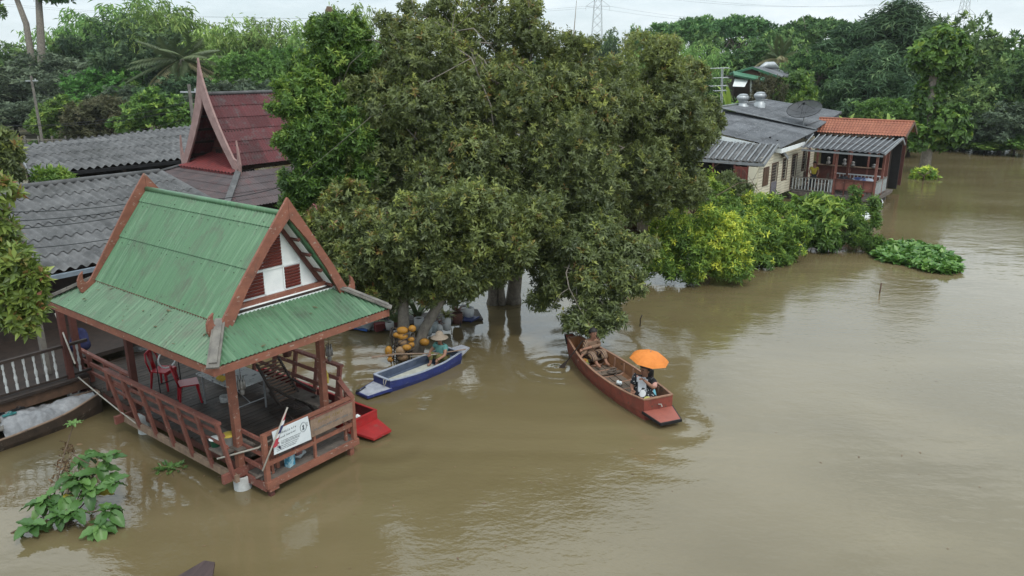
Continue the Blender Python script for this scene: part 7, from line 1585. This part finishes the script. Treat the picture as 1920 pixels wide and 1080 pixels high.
m = MB(); m.prism([A+Vector((.6, .3, -.2)), Cp+Vector((-.4, .3, -.2)), Bp+Vector((0, .3, -.2))][::-1], (0, .1, 0)); m.build('gable_wall', M['wood'], t)
m = MB(); m.beam(atY(1375, 138, Y-.6), atY(1435, 150, Y-.6), .9, .16, (0, -.4, 1)); m.build('lower_roof', M['green_edge'], t)
m = MB(); m.prism([atY(1378, 148, Y-.5), atY(1404, 148, Y-.5), atY(1396, 163, Y-1.2), atY(1374, 162, Y-1.2)], (0, .05, .02)); m.build('awning', M['white'], t)
m = MB(); q = [atY(x, y, Y+.6) for x, y in ((1376, 200), (1450, 200), (1450, 146), (1376, 142))]; m.prism(q, (0, 3, 0)); m.build('wall', M['wood_dark'], t)
for x in (1424, 1408): m = MB(); m.tube([atY(x, 205, Y-.3), atY(x, 148, Y-.3)], .1, 6); m.build('post', M['white'], t)
def pylon(px, ytop, ybot, Y, wt, wb, label):
    b = atY(px, ybot, Y); top = atY(px, ytop, Y); t = thing('pylon', label, 'pylon', (b.x, b.y, 0), 0, 'electricity pylons on the skyline'); m = MB(); H_ = top.z; n = 14
    cor = lambda f: [Vector((b.x+sx*(wb+(wt-wb)*f)/2, b.y+sy*(wb+(wt-wb)*f)/2, H_*f)) for sx, sy in ((-1, -1), (1, -1), (1, 1), (-1, 1))]
    for k in range(n):
        c0, c1 = cor(k/n), cor((k+1)/n)
        for q in range(4): m.tube([c0[q], c1[q]], .11, 4, False); m.tube([c0[q], c1[(q+1) % 4]], .06, 4, False); m.tube([c1[q], c0[(q+1) % 4]], .06, 4, False)
    m.build('tower', M['galv'], t); arms = []
    for f in (.62, .78, .93):
        m = MB(); 
        for s in (-1, 1):
            e = Vector((b.x+s*6.2, b.y, H_*f)); arms.append(e)
            for c in (cor(f)[0 if s < 0 else 1], cor(f+.05)[0 if s < 0 else 1]): m.tube([c, e], .08, 4, False)
            m.tube([e, e+Vector((0, 0, -2.2))], .07, 4)
        m.build('cross_arm', M['galv'], t)
    return arms
a1 = pylon(1118, -75, 105, 420, 1.6, 7.5, 'lattice pylon beyond the central tree, right of its top'); a2 = pylon(1798, -50, 80, 420, 1.6, 7.5, 'lattice pylon above the dark trees near the right edge')
M['line'] = mat('grey_power_line', (.33, .36, .38), rough=.7)
def cable(p, q, sag, r, label, mt='cable', grp=None, n=14, cat='cable', name='cable'):
    p, q = Vector(p), Vector(q); m = MB(); m.tube([p.lerp(q, i/n)-Vector((0, 0, sag*4*(i/n)*(1-i/n))) for i in range(n+1)], r, 4); o = m.build(name, M[mt], None, True, p); return tag(o, label, cat, grp)
for k in range(6):
    side = 'camera-near' if k % 2 else 'far'
    cable(a1[k], a2[k], 7, .045, ('lowest', 'lowest', 'middle', 'middle', 'topmost', 'topmost')[k]+' power line strung between the two pylons, ' + ('inner' if k % 2 else 'outer') + ' wire', 'line', 'power lines between the pylons')
    cable(a1[k], a1[k]+Vector((-330, -40, 2)), 8, .045, ('lowest', 'lowest', 'middle', 'middle', 'topmost', 'topmost')[k]+' power line leaving the first pylon toward the central tree, ' + ('inner' if k % 2 else 'outer') + ' wire', 'line', 'power lines leaving the first pylon')
pA, pB = atY(58, 142, 64), atY(354, 158, 42)
for (p, x, y0, lb) in ((pA, 62, 240, 'thin grey concrete utility pole left of the bright bushes'), (pB, 358, 225, 'utility pole standing just left of the pale spire')):
    t = thing('utility_pole', lb, 'pole', (p.x, p.y, 0), 0); m = MB(); m.tube([(p.x, p.y, 0), p], [.13, .09], 8); m.build('pole', M['hipwood'], t)
    m = MB(); m.beam(p+Vector((-.5, 0, -.4)), p+Vector((.5, 0, -.4)), .08, .08); m.lathe([(0, 0), (.05, 0), (.05, .14), (0, .14)], p+Vector((.3, 0, -.36)), 6); m.build('bracket', M['galv'], t)
ca = 'thin cables crossing in front of the left roofs'
cable(atY(-20, 245, 50), pA+Vector((0, 0, -3.8)), .3, .012, 'bluish cable running from the left edge to the thin utility pole', 'cable', ca)
cable(atY(58, 150, 64), atY(130, 205, 60), .2, .012, 'cable dropping from the thin utility pole into the bright bush', 'cable', ca)
for k, (y0, y1, lb) in enumerate(((233, 200, 'upper thin cable across the bushes above the long grey shed'), (231, 212, 'thin cable crossing just under the upper one over the bushes'), (262, 232, 'lowest thin cable grazing the ridge of the long grey shed'))):
    cable(atY(-10, y0+3, 34), atY(352, y1-10, 40), .35, .010, lb, 'cable', ca)
for k, (y0, y1, Y0_, Y1_, lb) in enumerate(((398, 378, 12, 17, 'uppermost cable across the broad grey roof, left of the green roof'), (416, 388, 12, 17, 'second cable across the broad grey roof'), (432, 398, 12, 17, 'third cable across the broad grey roof'), (470, 437, 12, 17, 'lowest cable across the broad grey roof'))):
    cable(atY(-15, y0, Y0_), atY(265, y1, Y1_), .06, .008, lb, 'cable', ca)
cable(atY(330, 378, 20), atY(560, 340, 25), .15, .012, 'cable over the grey skirt roof below the red gable', 'cable', ca)
t = thing('fence', 'pale low fence behind the long grey shed at the left', 'fence', atY(60, 250, 66.5), 0); f0, f1 = atY(20, 252, 66.6), atY(300, 246, 66.6)
for k in range(12): p = f0.lerp(f1, k/11); m = MB(); m.box((p.x, p.y, .8), (.14, .14, 1.6)); m.build('post', M['hipwood'], t)
for z in (.7, 1.3): m = MB(); m.beam((f0.x, f0.y, z), (f1.x, f1.y, z), .05, .08); m.build('rail', M['hipwood'], t)
# sticks, ropes and flotsam
m = MB(); p = atz(1649, 549, 0); m.tube([p-Vector((0, 0, .3)), p+Vector((.02, 0, .35))], .025, 6); tag(m.build('stake', M['wood'], None, True, p), 'short stake standing alone in the open water below the floating plants', 'stake')
m = MB(); p = atz(1200, 612, 0); m.tube([p-Vector((0, 0, .2)), p+Vector((.0, 0, .25)), p+Vector((.05, 0, .36))], .018, 6); tag(m.build('stake', M['wood_dark'], None, True, p), 'thin bent stick poking from the water beside the drooping branch', 'stake')
m = MB(); m.tube([atz(1432, 506, .03), atz(1447, 502, .05)], .06, 7); tag(m.build('driftwood', M['rope'], None, True, atz(1440, 504, 0)), 'pale driftwood floating below the mid green bush', 'driftwood')
cable(P(-.35, 5.6, .86), P(-.34, 3.2, .44), .02, .018, 'pale rope stretched from the left house post to the leaning rail', 'rope', None, 8, 'rope', 'mooring_rope')
m = MB(); p, q = atY(104, 588, 16.2), atY(141, 682, 15.0); m.tube([p, q], .018, 5); tag(m.build('white_pole', M['rope'], None, True, q), 'slanting thin white pole by the back corner of the pavilion', 'pole')
m = MB(); p = P(-.15, 4.9, .8); q = CNX @ Vector((4.95, 0, .35)); m.tube([p.lerp(q, i/8)-Vector((0, 0, .6*4*(i/8)*(1-i/8)*.4)) for i in range(9)], .008, 5); tag(m.build('mooring_line', M['rope_dark'], None, True, q), 'slack thin line mooring the covered canoe to the pavilion', 'rope')
lump('white_sack', tuple(atz(1612, 405, .3)), (.5, .35, .35), M['white'], 'white rounded sack behind the wispy bush near the veranda deck', 'sack', 51, MM=None)
for k, (x, y, w, h, mt, lb) in enumerate(((1075, 350, 1.3, 1.0, 'white', 'white sheet glimpsed through a gap in the central foliage'), (1182, 408, .5, .35, 'white', 'white scrap glimpsed by the pale trunk at the waterline'), (962, 490, .35, .3, 'red_eave', 'red cloth glimpsed between the central leaves above the trunks'))):
    p = atY(x, y, 28 if k < 2 else 23.6); m = MB(); m.grid(lambda i, j: p+Vector((w*(i-.5), .06*math.sin(9*i+4*j), h*(j-.5))), 8, 6); m.tube([p+Vector((-w/2, 0, h/2)), p+Vector((w/2, 0, h/2))], .015, 5); tag(m.build('hanging_cloth', M[mt], None, True, p), lb, 'cloth')
rng = np.random.default_rng(404); n = 60
B = np.array([tuple(atz(rng.uniform(20, 1900), rng.uniform(560, 1075)**1.0, .006)) for _ in range(n)]); a_ = rng.uniform(0, 2*PI, n)
v, tri, tone = leaves(B, np.stack([np.cos(a_), np.sin(a_), a_*0], 1), np.tile([0, 0, 1.], (n, 1)), rng.uniform(.03, .10, n), rng.uniform(.015, .035, n), rng.uniform(0, 1, n), .1, 0)
tag(meshobj('floating_leaves', np_mesh('floating_leaves', v, tri, tone, G['dry'])), None, None, None, 'stuff')
# kinds that were never planted
for k, o in KIND.items():
    if k not in used:
        for c in list(o.children): bpy.data.objects.remove(c)
        bpy.data.objects.remove(o)
